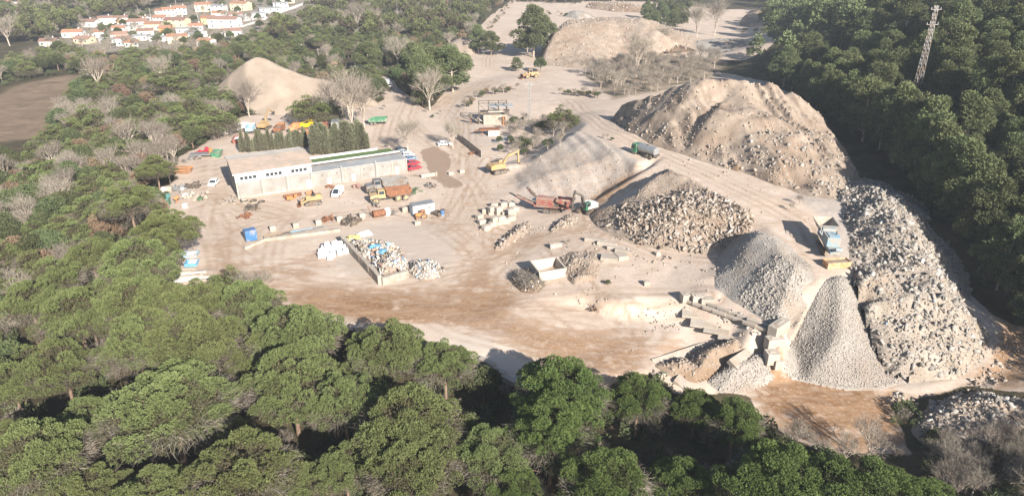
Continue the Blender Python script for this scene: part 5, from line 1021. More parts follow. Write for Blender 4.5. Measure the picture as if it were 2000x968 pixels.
# ---------------- concrete blocks, walls and beams
CB = 'concrete blocks standing in a row across the yard'
blk0 = None
def block(px, py, d, label, group=None, rz=None, dz=0.0, name='concrete_block', m='pale_concrete', rx=0.0, ry=0.0):
    x, y, z = W3(px, py); mb = MB(); mb.box((0, 0, d[2] / 2), d); 
    if name == 'concrete_block': mb.box((0, 0, d[2] + .04), (d[0] * .5, d[1] * .35, .08))
    o = mb.build(name, MT[m], None, bevel=.05); place(o, (x, y, z - .1 + dz), RNG.uniform(-.3, .3) if rz is None else rz, label, group); o.rotation_euler.x = rx; o.rotation_euler.y = ry
    return tag(o, cat='concrete block' if 'block' in name else 'concrete beam' if 'beam' in name else 'concrete slab')
for px, py, lb in [(533, 450, 'pale concrete block, nearest to the blue cab in its row'), (578, 444, 'pale concrete block, second of the row counting from the blue cab'), (622, 438, 'pale concrete block, third of the row counting from the blue cab'), (663, 431, 'pale concrete block left of the heap of scrap steel'), (707, 425, 'pale concrete block right of the heap of scrap steel'), (753, 420, 'pale concrete block beside the rusty drum'), (790, 413, 'pale concrete block next to the white container')]:
    block(px, py, (1.3, 1.2, 1.3), lb, CB, ang)
SB = 'stacked concrete blocks left of the red crusher'
for k, (px, py, dz) in enumerate([(965, 404, 0), (983, 403, 0), (998, 402, 0), (948, 415, 0), (960, 418, 0), (973, 419, 0), (987, 420, 0), (1000, 420, 0), (936, 427, 0), (941, 437, 0), (952, 447, 0), (962, 442, 0), (975, 438, 0), (988, 435, 0), (999, 430, 0), (961, 419, 1.0), (974, 420, 1.0), (997, 424, 1.0), (966, 440, 1.0), (979, 438, 1.0), (949, 449, 0), (1006, 412, 0)]):
    block(px, py, (1.7, 1.25, 1.15), 'pale concrete block in the jumbled stack left of the red crusher', SB, ang + float(RNG.uniform(-.25, .25)), dz)
def wall(name, label, p, q, h, t, m='pale_concrete', cat='wall', joints=True, z0=None):
    a, b = W3(*p), W3(*q); L = math.hypot(b[0] - a[0], b[1] - a[1]); r = thing(name, label, cat, (a[0], a[1], min(a[2], b[2]) - .2), math.atan2(b[1] - a[1], b[0] - a[0])); mb = MB(); n = max(2, int(L / 1.6)); rows = max(1, round(h / .8))
    for j in range(rows):
        for i in range(n): mb.box((L * (i + .5) / n, float(RNG.uniform(-.04, .04)), (h + .2) * (j + .5) / rows), (L / n - .03, t + float(RNG.uniform(-.04, .04)), (h + .2) / rows - .02))
    mb.build('block_courses', MT[m], r); return r
wall('block_wall', 'long grey concrete block wall on the left of the mixed waste bay', (668, 474), (743, 556), 2.0, .8, 'concrete'); wall('block_wall', 'short pale concrete block wall closing the front of the mixed waste bay', (746, 556), (797, 541), 1.6, .8)
wall('low_wall', 'long low pale block wall running right from the blue cab', (516, 470), (664, 451), .7, 1.0); wall('low_wall', 'low pale wall bending down at the left end, in front of the blue cab', (478, 487), (516, 471), .6, .5)
PB = 'cast concrete beams along the top of the terrace'
for k, (px, py, L, a) in enumerate([(1163, 472, 4.6, -.32), (1185, 479, 4.0, -.32), (1202, 488, 3.4, -.36), (1219, 494, 3.8, -.36)]): block(px, py, (L, .9, .8), ('pale concrete beam, uppermost of the four lying along the haul road', 'second pale concrete beam lying along the haul road', 'third pale concrete beam lying along the haul road', 'lowest pale concrete beam lying along the haul road')[k], PB, a, 0, 'concrete_beam')
block(1190, 507, (3.4, 2.4, .9), 'flat grey concrete slab lying below the beams of the haul road', None, -.2, 0, 'concrete_slab', 'concrete'); block(1214, 504, (2.2, 2.0, .9), 'round edged grey slab beside the flat slab below the beams', None, .3, 0, 'concrete_slab', 'concrete')
block(1085, 482, (2.6, 1.0, .9), 'pale concrete chunk alone at the edge of the haul road bend', None, .3); block(1284, 498, (1.0, .8, .8), 'small concrete chunk alone on the terrace near the haul road', None, .4); block(1262, 556, (1.1, .9, .9), 'small grey concrete chunk alone above the lower road', None, .2)
# row of beams holding the terrace
a, b = W3(1335, 590), W3(1512, 656); th = math.atan2(b[1] - a[1], b[0] - a[0]); RB = 'beams of the double row that holds the terrace edge'
for k in range(9):
    for j in range(2):
        t = (k + .5) / 9; px = 1335 + 177 * t + j * 9; py = 590 + 66 * t - j * 7
        block(px, py, (2.35, .55, .55), ('weathered concrete beam of the outer row along the terrace edge', 'weathered concrete beam of the inner row along the terrace edge')[j], RB, th + float(RNG.uniform(-.05, .05)), .35 - .15 * j, 'concrete_beam', 'concrete')
for k, (px, py, d, rz, lb) in enumerate([(1340, 586, (2.0, 1.6, 1.5), .2, 'grey concrete block at the upper end of the beam rows'), (1362, 588, (2.2, 1.5, 1.4), .1, 'grey concrete block beside the end block of the beam rows'), (1380, 592, (2.2, 1.4, 1.2), .0, 'third grey concrete block at the upper end of the beam rows'),
    (1518, 655, (4.2, 1.6, 2.6), .72, 'long pale block capping the end of the beam rows below the gravel'), (1510, 680, (2.8, 1.6, 2.2), .15, 'pale wall block under the capping block beside the gravel cone'), (1505, 706, (2.0, 1.8, 2.0), .1, 'grey cube block beside the foot of the great gravel cone'), (1516, 716, (1.2, 1.6, 1.6), .1, 'small pale block at the very foot of the gravel cone')]): block(px, py, d, lb, None, rz)
for k, (px, py, d, rz, rx, lb) in enumerate([(1340, 692, (13.0, 2.6, .7), .48, .42, 'long tilted concrete slab casting a deep shadow above the twin crowned pine'), (1375, 705, (10.0, 3.2, .6), .45, .2, 'broad brown stained slab lying behind the pale tilted one'), (1455, 690, (8.5, 1.7, .9), .72, .5, 'white edged concrete slab tilted beside the gravel fan'), (1310, 722, (5.5, 2.2, .6), .3, -.3, 'grey slab sticking up beside the pine at the yard edge'), (1340, 738, (5.0, 3.2, .6), 1.0, .5, 'wide grey slab sliding down beside the twin crowned pine')]):
    o = block(px, py, d, lb, None, rz, -.45, 'concrete_slab', 'concrete', rx)
for k, (px, py, d, rz, rx, lb) in enumerate([(1375, 628, (4.5, 3.4, .4), -.3, .12, 'flat grey slab set into the slope under the beam row'), (1400, 640, (4.2, 3.2, .4), -.35, .12, 'flat grey slab right of another on the slope under the beam row'), (1350, 612, (3.2, 2.4, .4), -.2, .1, 'small flat slab high on the slope under the beam row'), (1425, 655, (3.6, 2.6, .4), -.4, .15, 'lowest flat slab on the slope under the beam row')]): block(px, py, d, lb, None, rz, -.1, 'concrete_slab', 'concrete', rx)
for k, (px, py, rz, lb) in enumerate([(952, 712, -.75, 'pale concrete beam at the upper end of the row along the gravel ramp'), (972, 728, -.72, 'middle pale concrete beam of the row along the gravel ramp'), (994, 745, -.7, 'lowest pale concrete beam of the row along the gravel ramp')]): block(px, py, (3.2, .9, .9), lb, 'beams along the gravel ramp', rz, 0, 'concrete_beam')
for k, (px, py) in enumerate([(622, 622), (636, 628), (648, 633), (662, 636), (676, 641), (700, 645)]): block(px, py, (1.5, .9, .9), 'whitish concrete block in the small pile at the edge of the mud', 'blocks piled at the edge of the mud', float(RNG.uniform(-.8, .8)))
# open concrete pit
x, y, z = W3(1070, 534); pt = thing('concrete_pit', 'open square concrete pit with smooth pale inner walls on the terrace', 'pit', (x, y, z - .3), .32)
MB().openbox((0, 0, 0), (4.7, 4.4, 2.3), .3, .5).build('walls', mat('pit_concrete', (.42, .365, .305), .85, var=.08), pt)
# red roofed hut and other small sheds
def hut(name, label, px, py, d, m, rm, rz, cat='hut', rise=.8, win=2):
    x, y, z = W3(px, py); r = thing(name, label, cat, (x, y, z - .1), rz); L, D, H = d
    w_ = MB().box((0, 0, H / 2), (L, D, H)); w_.add([(-L / 2, -D / 2, H), (-L / 2, D / 2, H), (-L / 2, 0, H + rise)], [(0, 2, 1)]).add([(L / 2, -D / 2, H), (L / 2, D / 2, H), (L / 2, 0, H + rise)], [(0, 1, 2)]); w_.build('wall', MT[m], r)
    e = .35; f = MB()
    for s in (-1, 1): f.add([(-L / 2 - e, s * (D / 2 + e), H - .1), (L / 2 + e, s * (D / 2 + e), H - .1), (L / 2 + e, 0, H + rise + .1), (-L / 2 - e, 0, H + rise + .1), (-L / 2 - e, s * (D / 2 + e), H + .12), (L / 2 + e, s * (D / 2 + e), H + .12), (L / 2 + e, 0, H + rise + .3), (-L / 2 - e, 0, H + rise + .3)], [(0, 1, 2, 3), (4, 5, 6, 7), (0, 1, 5, 4), (1, 2, 6, 5), (3, 0, 4, 7)])
    rf = f.build('roof', MT[rm], r)
    if L > 7: MB().box((L * .25, D * .15, H + rise + .5), (.6, .6, 1.1)).build('chimney', MT['render_white'], rf)
    nst = 2 if H > 4.6 else 1
    for k in range(win):
        for st in range(nst):
            xx = -L / 2 + L * (k + .5) / win; zz = 1.55 + st * 2.8
            if st == 0 and k == win // 2: MB().box((xx, -D / 2 - .03, 1.05), (1.0, .08, 2.1)).build('door', MT['wood'], r)
            else: o = MB().box((xx, -D / 2 - .02, zz), (1.2, .08, 1.2)).build('window', MT['white_clean'], r); MB().box((xx, -D / 2 - .07, zz), (1.0, .04, 1.0)).build('pane', MT['glass'], o)
    for s in (-1, 1):
        o = MB().box((s * (L / 2 + .02), 0, 1.6), (.08, 1.1, 1.2)).build('window', MT['white_clean'], r); MB().box((s * (L / 2 + .07), 0, 1.6), (.04, .9, 1.0)).build('pane', MT['glass'], o)
    return r
hut('red_roofed_hut', 'small hut with a red roof almost hidden by dark trees behind the sand heap', 643, 134, (8, 5, 2.6), 'render_cream', 'terracotta', .2)
TW = [(274, 58, (12, 9, 5.6), 'render_white', 'terracotta_b', .25, 'large white two storey house with a brown roof at the front of the town'), (303, 58, (10, 8, 4.0), 'render_cream', 'terracotta', .1, 'cream house with a terracotta roof right of the large white one'), (318, 47, (9, 8, 4.8), 'render_white', 'terracotta', -.2, 'white house half hidden behind the cream one'),
 (348, 52, (15, 9, 4.8), 'render_cream', 'terracotta_b', -.15, 'wide cream villa with a brown roof in the middle of the town'), (368, 64, (13, 7, 3.0), 'render_white', 'roof_grey', .1, 'white flat bungalow with a grey roof below the wide cream villa'), (326, 69, (7, 6, 4.6), 'render_orange', 'terracotta', .3, 'tall narrow orange house in front of the town'), (441, 54, (20, 10, 6.0), 'render_white', 'terracotta_b', -.1, 'biggest white villa with a long brown roof at the right of the town'),
 (399, 22, (12, 9, 5.4), 'render_cream', 'terracotta', .2, 'orange roofed villa high up in the town'), (429, 24, (11, 8, 5.0), 'render_white', 'roof_grey', 0, 'white house with a grey roof between two orange roofed villas'), (472, 20, (14, 10, 5.6), 'render_cream', 'terracotta', -.25, 'large orange roofed villa at the top right of the town'), (331, 32, (9, 8, 5.2), 'render_white', 'terracotta', .5, 'white gabled house with a red roof behind the masts'),
 (354, 28, (9, 8, 5.0), 'render_white', 'terracotta', .35, 'small red roofed house right of the white gabled one'), (243, 60, (9, 7, 3.6), 'render_white', 'roof_grey', .2, 'low white house left of the large white two storey one'), (165, 52, (20, 8, 3.6), 'render_white', 'terracotta_b', -.1, 'long white building behind the green pool cover'), (146, 72, (12, 7, 3.2), 'render_white', 'terracotta', .15, 'white house at the left end of the town'), (236, 76, (9, 6, 3.0), 'render_cream', 'terracotta_b', .3, 'low brown roofed house in the front row of the town'),
 (277, 78, (9, 7, 2.8), 'render_white', 'roof_grey', .1, 'grey roofed workshop in the front row of the town'), (372, 80, (6, 5, 4.2), 'render_white', 'roof_grey', 0, 'white cube shaped house at the front edge of the town'), (409, 46, (9, 8, 4.0), 'render_yellow', 'terracotta', .2, 'yellow house left of the biggest white villa'), (457, 70, (10, 7, 3.4), 'render_white', 'terracotta_b', .2, 'white house below the biggest white villa'), (258, 91, (7, 5, 2.6), 'render_white', 'terracotta', .4, 'tiny brown roofed shed nearest to the pine wood'),
 (98, 89, (9, 6, 2.8), 'render_white', 'terracotta_b', .2, 'low house with a brown roof at the far left front of the town'), (167, 84, (10, 7, 2.8), 'render_cream', 'terracotta_b', -.2, 'low cream house between the bare trees left of the town'), (44, 14, (14, 9, 4.6), 'render_white', 'roof_grey', .1, 'white house standing apart in the far left corner'), (10, 16, (12, 9, 4.6), 'render_cream', 'terracotta', 0, 'pink roofed house in the top left corner'), (75, 5, (12, 9, 4.8), 'render_white', 'roof_grey', .2, 'grey roofed white house at the top border left'), (206, 6, (14, 9, 4.6), 'render_white', 'terracotta', -.1, 'white house at the top border above the town pines'),
 (528, 30, (16, 10, 5.4), 'render_white', 'roof_grey', .45, 'white terraced house beside the ramp of white walls'), (505, 38, (10, 8, 4.6), 'render_white', 'roof_grey', .4, 'white cubic house left of the white terraced house'), (548, 18, (12, 8, 5.0), 'render_white', 'roof_grey', .45, 'white house uphill of the white terraced house'), (430, 36, (9, 7, 4.0), 'render_white', 'terracotta', .1, 'white house with a red roof beneath the grey roofed one'), (560, 6, (14, 9, 5.0), 'render_cream', 'terracotta', .3, 'cream house with an orange roof at the top border'), (385, 60, (8, 7, 3.4), 'render_white', 'terracotta', .3, 'white house with a small red roof right of the flat bungalow'), (212, 84, (8, 6, 2.8), 'render_white', 'roof_grey', .1, 'low white shed in the front row left of the workshop'), (312, 80, (10, 6, 2.8), 'render_white', 'roof_grey', -.2, 'low grey shed in front of the orange house')]
rngt = random.Random(5)
for k in range(34):
    px, py = rngt.uniform(190, 500), rngt.uniform(14, 92)
    if abs(px - 330) / 170 + abs(py - 55) / 45 > 1.25 or any(abs(px - t[0]) < 11 and abs(py - t[1]) < 6 for t in TW): continue
    wm, rm = rngt.choice((('render_white', 'roof_grey'), ('render_white', 'terracotta_b'), ('render_cream', 'terracotta'), ('render_white', 'terracotta')))
    TW.append((px, py, (rngt.uniform(7, 12), rngt.uniform(6, 8), rngt.uniform(2.8, 4.6)), wm, rm, rngt.uniform(-.4, .5), None))
for px, py, d, wm, rm, rz, lb in TW:
    if lb is None:
        o = hut('town_house', 'small pale house packed among the others in the middle of the town', px, py, d, wm, rm, rz, 'house', 1.0 if rm != 'roof_grey' else .3, 2); o['group'] = 'small houses packed in the middle of the town'; continue
    d = (d[0] * .98, d[1] * .98, d[2])
    hut('town_house', lb, px, py, d, wm, rm, rz, 'house', 1.3 if rm != 'roof_grey' else .35, 3)
wall('garden_wall', 'long white garden wall climbing beside the town to the top of the picture', (500, 44), (598, 9), 2.2, .5, 'render_white'); wall('garden_wall', 'white wall along the street below the biggest white villa', (400, 82), (498, 45), 1.6, .5, 'render_white')
# ================================================================== VEHICLES AND MACHINES (local x = forward)
def wheel(par, x, y, r, w, rim='steel'):
    o = MB().cyl((x, y - w / 2, r), (x, y + w / 2, r), r, n=14).build('wheel', MT['rubber'], par); MB().cyl((x, y - w / 2 - .02, r), (x, y + w / 2 + .02, r), r * .52, n=10).build('rim', MT[rim], o); return o
def car(px, py, rz, col, label, L=4.2, van=False, group=None):
    x, y, z = W3(px, py); r = thing('white_van' if van else 'parked_car', label, 'van' if van else 'car', (x, y, z), rz, group); h = L / 2; W = 1.74
    if van: pb = [(-h, .35), (-h, 1.0), (h * .75, 1.0), (h, .8), (h, .35)]; cb = [(-h, 1.0), (-h + .08, 1.85), (h * .25, 1.85), (h * .75, 1.0)]
    else: pb = [(-h, .32), (-h, .82), (-h * .9, .93), (h * .5, .93), (h * .95, .74), (h, .6), (h, .32)]; cb = [(-h * .86, .93), (-h * .55, 1.42), (h * .12, 1.42), (h * .5, .93)]
    MB().prism(pb, -W / 2, W / 2).build('body', MT[col], r, bevel=.04)
    tz = cb[1][1]; tp = lambda q: 1.0 - .16 * (q - cb[0][1]) / (tz - cb[0][1])
    MB().prism(cb, -W / 2 + .04, W / 2 - .04, tp).build('windows', MT['glass'], r)
    MB().box(((cb[1][0] + cb[2][0]) / 2, 0, tz + .03), (cb[2][0] - cb[1][0] + .15, W * .82, .07)).build('roof', MT[col], r)
    pl_ = MB()
    for s in (-1, 1):
        for i, j in ((0, 1), (3, 2)):
            pl_.bar((cb[i][0], s * (W / 2 - .03), cb[i][1]), (cb[j][0], s * (W / 2 - .03) * .85, cb[j][1]), .09)
        xm = (cb[1][0] + cb[2][0]) / 2; pl_.bar((xm, s * (W / 2 - .03), cb[0][1]), (xm, s * (W / 2 - .03) * .85, tz), .09)
    if van: pl_.box((-h * .35, 0, 1.42), (h * 1.1, W * .93, .8))
    pl_.build('pillars', MT[col], r)
    for sx in (-.62, .62):
        for sy in (-1, 1): wheel(r, sx * h, sy * (W / 2 - .1), .32, .2)
    for s in (-1, 1): MB().box((h - .03, s * .62, .66), (.08, .32, .14)).build('headlight', MT['white_clean'], r); MB().box((-h + .02, s * .66, .72), (.06, .2, .16)).build('tail_light', MT['car_red'], r)
    return r
def D(px, py, a): return a
car(418, 361, R(-86), 'car_white', 'white car driving up the sandy lane left of the warehouse', 4.3)
car(660, 381, R(-98), 'car_white', 'white van parked before the long shed facing the yard', 4.5, True)
car(868, 284, R(18), 'car_white', 'white car by itself beside the dark metal fence', 4.2)
PK = 'cars parked at the end of the long shed'
for k, (px, py, c, lb) in enumerate([(783, 296, 'car_black', 'black car at the far end of the row by the bare tree'), (789, 301, 'car_silver', 'silver car second in the row by the bare tree'), (795, 306, 'car_white', 'white car in the parked row behind the blue one'), (801, 313, 'car_blue', 'blue car parked between the white car and the red ones'), (806, 322, 'car_red', 'dark red car parked behind the bright red one'), (809, 331, 'car_red', 'red car nearest to the yard in the parked row')]): car(px, py, ang + R(8), c, lb, 4.2, False, PK)
def tracks(r, L, W, h, w=.55):
    for s in (-1, 1):
        pr = [(-L / 2 + h * .3, 0), (L / 2 - h * .3, 0), (L / 2, h * .5), (L / 2 - h * .3, h), (-L / 2 + h * .3, h), (-L / 2, h * .5)]
        t = MB().prism(pr, s * (W / 2) - w / 2, s * (W / 2) + w / 2).build('track', MT['dark_steel'], r); q = MB()
        for k in range(5): q.cyl((-L * .36 + L * .18 * k, s * (W / 2 + w / 2) - .02, h * .42), (-L * .36 + L * .18 * k, s * (W / 2 + w / 2) + .05, h * .42), h * .26, n=8)
        q.build('track_rollers', MT['steel'], t)
def excavator(px, py, rz, col, label, turn=0.0, bang=(48, -62), s=1.0, cabc=None, blen=(5.2, 2.9), name='excavator', armc=None):
    x, y, z = W3(px, py); r = thing(name, label, 'excavator', (x, y, z), rz, None, s); tracks(r, 4.2, 2.5, .9)
    MB().box((0, 0, .75), (2.2, 1.6, .5)).cyl((0, 0, .95), (0, 0, 1.15), .7, n=14).build('undercarriage', MT['dark_steel'], r)
    def rot(p): c, d = math.cos(turn), math.sin(turn); return (p[0] * c - p[1] * d, p[0] * d + p[1] * c, p[2])
    def add(name, mb, m, par=r, bev=0): mb.v = [rot(v) for v in mb.v]; return mb.build(name, MT[m], par, bev)
    bd = add('body', MB().box((-.7, 0, 1.7), (3.2, 2.7, 1.1)).box((-.9, -.2, 2.3), (2.2, 1.9, .2)), col, bev=.06); add('counterweight', MB().prism([(-2.9, 1.2), (-2.3, 1.15), (-2.3, 2.35), (-2.7, 2.3), (-2.95, 2.0)], -1.32, 1.32), 'dark_steel' if col != 'yellow' else col)
    cb = add('cab', MB().box((.75, .85, 2.0), (1.6, 1.0, 1.7), top=(.85, .95)), cabc or col); add('cab_glass', MB().box((1.58, .85, 2.25), (.06, .85, 1.0)).box((.75, 1.38, 2.3), (1.1, .06, .8)).box((.75, .85, 2.88), (.9, .7, .05)), 'glass', cb)
    a, b = R(bang[0]), R(bang[1]); p0 = (.7, -.15, 1.7); p1 = (p0[0] + blen[0] * .5 * math.cos(a + .25), -.15, p0[2] + blen[0] * .5 * math.sin(a + .25)); p2 = (p1[0] + blen[0] * .55 * math.cos(a - .45), -.15, p1[2] + blen[0] * .55 * math.sin(a - .45)); p3 = (p2[0] + blen[1] * math.cos(b), -.15, p2[2] + blen[1] * math.sin(b))
    add('boom', MB().bar(p0, p1, .42, .55).bar(p1, p2, .40, .48), armc or col); st = add('stick', MB().bar((p2[0] - .4 * math.cos(b), -.15, p2[2] - .4 * math.sin(b)), p3, .34, .42), armc or col)
    add('boom_cylinder', MB().cyl((1.2, .25, 1.5), (p1[0], .25, p1[2] - .1), .09, n=6).cyl((1.2, -.55, 1.5), (p1[0], -.55, p1[2] - .1), .09, n=6).cyl((p1[0], -.15, p1[2] + .4), (p2[0] - .35 * math.cos(b), -.15, p2[2] - .35 * math.sin(b) + .25), .08, n=6), 'steel')
    bk = MB(); cx, cz = p3[0], p3[2]; bk.prism([(cx + .1, cz + .1), (cx + .45, cz - .3), (cx + .35, cz - .85), (cx - .25, cz - 1.1), (cx - .75, cz - .8), (cx - .62, cz - .72), (cx - .2, cz - .92), (cx + .2, cz - .72), (cx + .28, cz - .3), (cx - .05, cz - .05)], -.7, .4)
    for k in range(4): bk.bar((cx - .7, -.62 + k * .31, cz - .78), (cx - .98, -.62 + k * .31, cz - .62), .1)
    add('bucket', bk, 'dark_steel'); return r
excavator(976, 336, R(24), 'yellow', 'yellow excavator with its arm stretched out over the foot of the earth bank', R(6), (40, -88), 1.15)
excavator(518, 252, R(80), 'yellow', 'yellow excavator parked with raised arm in the truck park before the sand heap', 0, (62, -30), 1.0)
excavator(1146, 414, R(-128), 'white_paint', 'white and green excavator bending its dark arm over the red crusher', R(-14), (58, -75), 1.0, 'green', name='excavator', armc='dark_steel')
# ---------------- articulated dump trucks
def dumper(px, py, rz, col, bed, label, s=1.0):
    x, y, z = W3(px, py); r = thing('dump_truck', label, 'dump truck', (x, y, z), rz, None, s)
    MB().box((3.9, 0, 1.0), (2.4, 2.3, .7)).box((-1.6, 0, 1.05), (7.0, 1.0, .5)).build('chassis', MT['dark_steel'], r)
    MB().prism([(3.3, 1.3), (5.1, 1.1), (5.2, 1.7), (5.0, 2.0), (3.3, 2.25)], -1.1, 1.1).build('bonnet', MT[col], r, .05); MB().box((5.12, 0, 1.5), (.12, 1.5, .7)).build('grille', MT['dark'], r)
    c = MB().box((2.4, 0, 2.15), (1.8, 2.2, 1.9), top=(.86, .9)).build('cab', MT[col], r, .05); MB().box((3.25, 0, 2.55), (.08, 1.8, .8), ry=R(-8)).build('windscreen', MT['glass'], c)
    for s_ in (-1, 1): MB().box((2.4, s_ * 1.06, 2.55), (1.2, .08, .75), rx=R(s_ * 6)).build('side_window', MT['glass'], c)
    MB().prism([(-4.9, 2.3), (-4.0, 1.35), (.6, 1.35), (1.3, 1.9), (1.4, 3.05), (-4.7, 2.85)], -1.42, -1.32).prism([(-4.9, 2.3), (-4.0, 1.35), (.6, 1.35), (1.3, 1.9), (1.4, 3.05), (-4.7, 2.85)], 1.32, 1.42).add([(-4.9, -1.32, 2.3), (-4.9, 1.32, 2.3), (-4.0, 1.32, 1.35), (-4.0, -1.32, 1.35), (.6, 1.32, 1.35), (.6, -1.32, 1.35), (1.3, 1.32, 1.9), (1.3, -1.32, 1.9), (1.4, 1.32, 3.05), (1.4, -1.32, 3.05)], [(0, 1, 2, 3), (3, 2, 4, 5), (5, 4, 6, 7), (7, 6, 8, 9)]).build('dump_body', MT[bed], r)
    for X in (3.9, -1.4, -3.2):
        for Y in (-1.15, 1.15): wheel(r, X, Y, .82, .62, col)
    return r
dumper(765, 391, ang + R(180 - 6), 'pale_yellow', 'rust', 'dusty yellow articulated dump truck parked in the middle of the yard', 1.05)
dumper(757, 372, ang + R(180 - 4), 'steel', 'steel', 'grey stripped dump truck with a dusty bed behind the yellow one', 1.1)
# ---------------- loaders
def loader(px, py, rz, col, label, s=1.0, name='wheel_loader', bz=.5):
    x, y, z = W3(px, py); r = thing(name, label, 'loader', (x, y, z), rz, None, s)
    MB().box((-1.4, 0, 1.35), (2.8, 1.6, 1.1)).prism([(-2.9, .9), (-2.6, .8), (-2.6, 1.9), (-2.85, 1.8)], -.85, .85).build('engine_housing', MT[col], r, .05); MB().box((1.2, 0, 1.0), (1.6, 1.2, .8)).build('front_frame', MT[col], r)
    c = MB().box((.1, 0, 2.2), (1.4, 1.3, 1.5), top=(.88, .9)).build('cab', MT[col], r); MB().box((.84, 0, 2.4), (.06, 1.05, .9)).box((.1, .66, 2.4), (1.0, .06, .8)).box((.1, -.66, 2.4), (1.0, .06, .8)).build('cab_glass', MT['glass'], c)
    ar = MB()
    for s_ in (-1, 1): ar.bar((1.0, s_ * .6, 1.6), (3.1, s_ * .6, bz + .3), .22, .35)
    ar.build('lift_arms', MT[col], r); MB().prism([(3.0, bz + .9), (2.95, bz - .1), (3.3, bz - .4), (4.0, bz - .4), (3.3, bz - .25), (3.1, bz), (3.12, bz + .9)], -1.35, 1.35).build('bucket', MT['rust'], r)
    for X in (-1.7, 1.5):
        for Y in (-1.05, 1.05): wheel(r, X, Y, .7, .5, col)
    return r
loader(1036, 152, R(200), 'yellow', 'small yellow loader working under the dusty trees on the far road', 1.3)
# bulldozer
x, y, z = W3(612, 398); bd = thing('bulldozer', 'yellow crawler loader with its rusty bucket lowered to the left, in front of the warehouse', 'bulldozer', (x, y, z), ang + R(172), None, 1.15); tracks(bd, 3.6, 2.0, 1.0)
MB().box((-.3, 0, 1.45), (3.4, 1.5, .9)).build('body', MT['yellow'], bd, .06); MB().box((-1.2, 0, 2.0), (1.1, 1.3, .3)).box((.9, 0, 1.95), (1.0, .9, .25)).build('hood', MT['yellow'], bd); MB().box((-.2, 0, 2.0), (.6, .8, .5)).build('seat', MT['dark'], bd); ar = MB()
for s_ in (-1, 1): ar.bar((-.3, s_ * .85, 1.9), (2.6, s_ * .85, .6), .2, .35)
ar.build('lift_arms', MT['yellow'], bd); MB().prism([(2.5, 1.3), (2.45, .3), (2.8, 0), (3.6, 0), (2.85, .12), (2.6, .4), (2.65, 1.3)], -1.3, 1.3).build('bucket', MT['rust'], bd)
x, y, z = W3(607, 384); bk = thing('loader_bucket', 'rusty loader bucket lying open behind the yellow crawler loader', 'bucket', (x, y, z), ang); MB().prism([(-.8, 0), (.7, 0), (.9, .5), (.8, 1.2), (.68, 1.2), (.76, .55), (.6, .14), (-.8, .12)], -1.6, 1.6).build('shell', MT['rust'], bk); MB().box((0, -1.6, .6), (1.5, .1, 1.1)).box((0, 1.6, .6), (1.5, .1, 1.1)).build('side_plate', MT['orange'], bk)
# ---------------- crushers
x, y, z = W3(1078, 413); rc = thing('mobile_crusher', 'red tracked mobile crusher with two conveyors reaching out to the left', 'crusher', (x, y, z), R(-14)); tracks(rc, 4.2, 2.6, .95)
MB().box((0, 0, 1.4), (8.5, 1.5, .5)).build('chassis', MT['red'], rc); MB().box((-1.6, 0, 2.6), (4.2, 2.1, 1.8)).build('engine_housing', MT['red'], rc, .06); MB().box((-1.6, -1.08, 2.6), (3.8, .06, 1.3)).build('housing_panel', MT['dark_red'], rc)
MB().openbox((3.2, 0, 2.3), (3.2, 2.2, 1.1), .1, .55).build('hopper', MT['red'], rc); MB().box((1.0, 0, 2.4), (1.3, 2.0, 1.6)).build('crusher_box', MT['dark_steel'], rc); MB().bar((1.2, -1.6, 3.7), (4.8, -1.6, 2.2), .5, .7).build('side_beam', MT['dark_red'], rc)
c1 = MB().bar((-3.4, 0, 1.3), (-8.6, .3, 3.2), .9, .35).build('conveyor', MT['red'], rc); MB().bar((-3.4, 0, 1.52), (-8.6, .3, 3.42), .7, .08).build('belt', MT['rubber'], c1)
c2 = MB().bar((-2.6, .8, 1.6), (-7.2, 5.2, 3.6), .7, .3).build('conveyor', MT['red'], rc); MB().bar((-2.6, .8, 1.8), (-7.2, 5.2, 3.8), .55, .08).build('belt', MT['rubber'], c2); MB().box((-4.2, .3, 2.5), (1.5, 1.6, .1)).bar((-4.9, -.5, 2.5), (-4.9, -.5, 3.5), .06).bar((-3.5, -.5, 2.5), (-3.5, -.5, 3.5), .06).bar((-4.9, -.5, 3.5), (-3.5, -.5, 3.5), .06).build('walkway', MT['galv'], rc)
x, y, z = W3(1615, 488); h_ = head((1603, 445), (1640, 515)); bc = thing('mobile_crusher', 'blue tracked crusher with a large flared hopper standing on the upper bench', 'crusher', (x, y, z), h_, None, 1.0); tracks(bc, 4.6, 2.4, 1.0)
MB().box((0, 0, 1.55), (9.5, 1.7, .6)).build('chassis', MT['crusher_blue'], bc); MB().box((.6, 0, 2.7), (4.4, 2.3, 1.7)).build('engine_housing', MT['crusher_blue'], bc, .06); MB().box((1.2, .2, 3.6), (2.4, 1.8, .12)).build('housing_lid', MT['sky_blue'], bc); MB().box((-1.1, 0, 3.0), (1.2, 2.2, 2.2)).build('jaw_box', MT['crusher_blue'], bc); MB().cyl((-1.1, -1.2, 3.3), (-1.1, 1.2, 3.3), .55, n=12).build('flywheel', MT['dark_steel'], bc)
MB().openbox((-3.9, 0, 2.5), (3.0, 2.0, 1.7), .12, .9).build('hopper', MT['concrete'], bc); q = MB()
for X in (-2.0, -.8, .4): q.bar((X, -1.5, 3.2), (X, -1.5, 4.4), .07)
q.bar((-2.0, -1.5, 4.4), (.4, -1.5, 4.4), .07).bar((-2.0, -1.5, 3.8), (.4, -1.5, 3.8), .06).box((-.8, -1.4, 3.2), (2.6, .6, .08)); q.build('platform_railing', MT['white_clean'], bc)
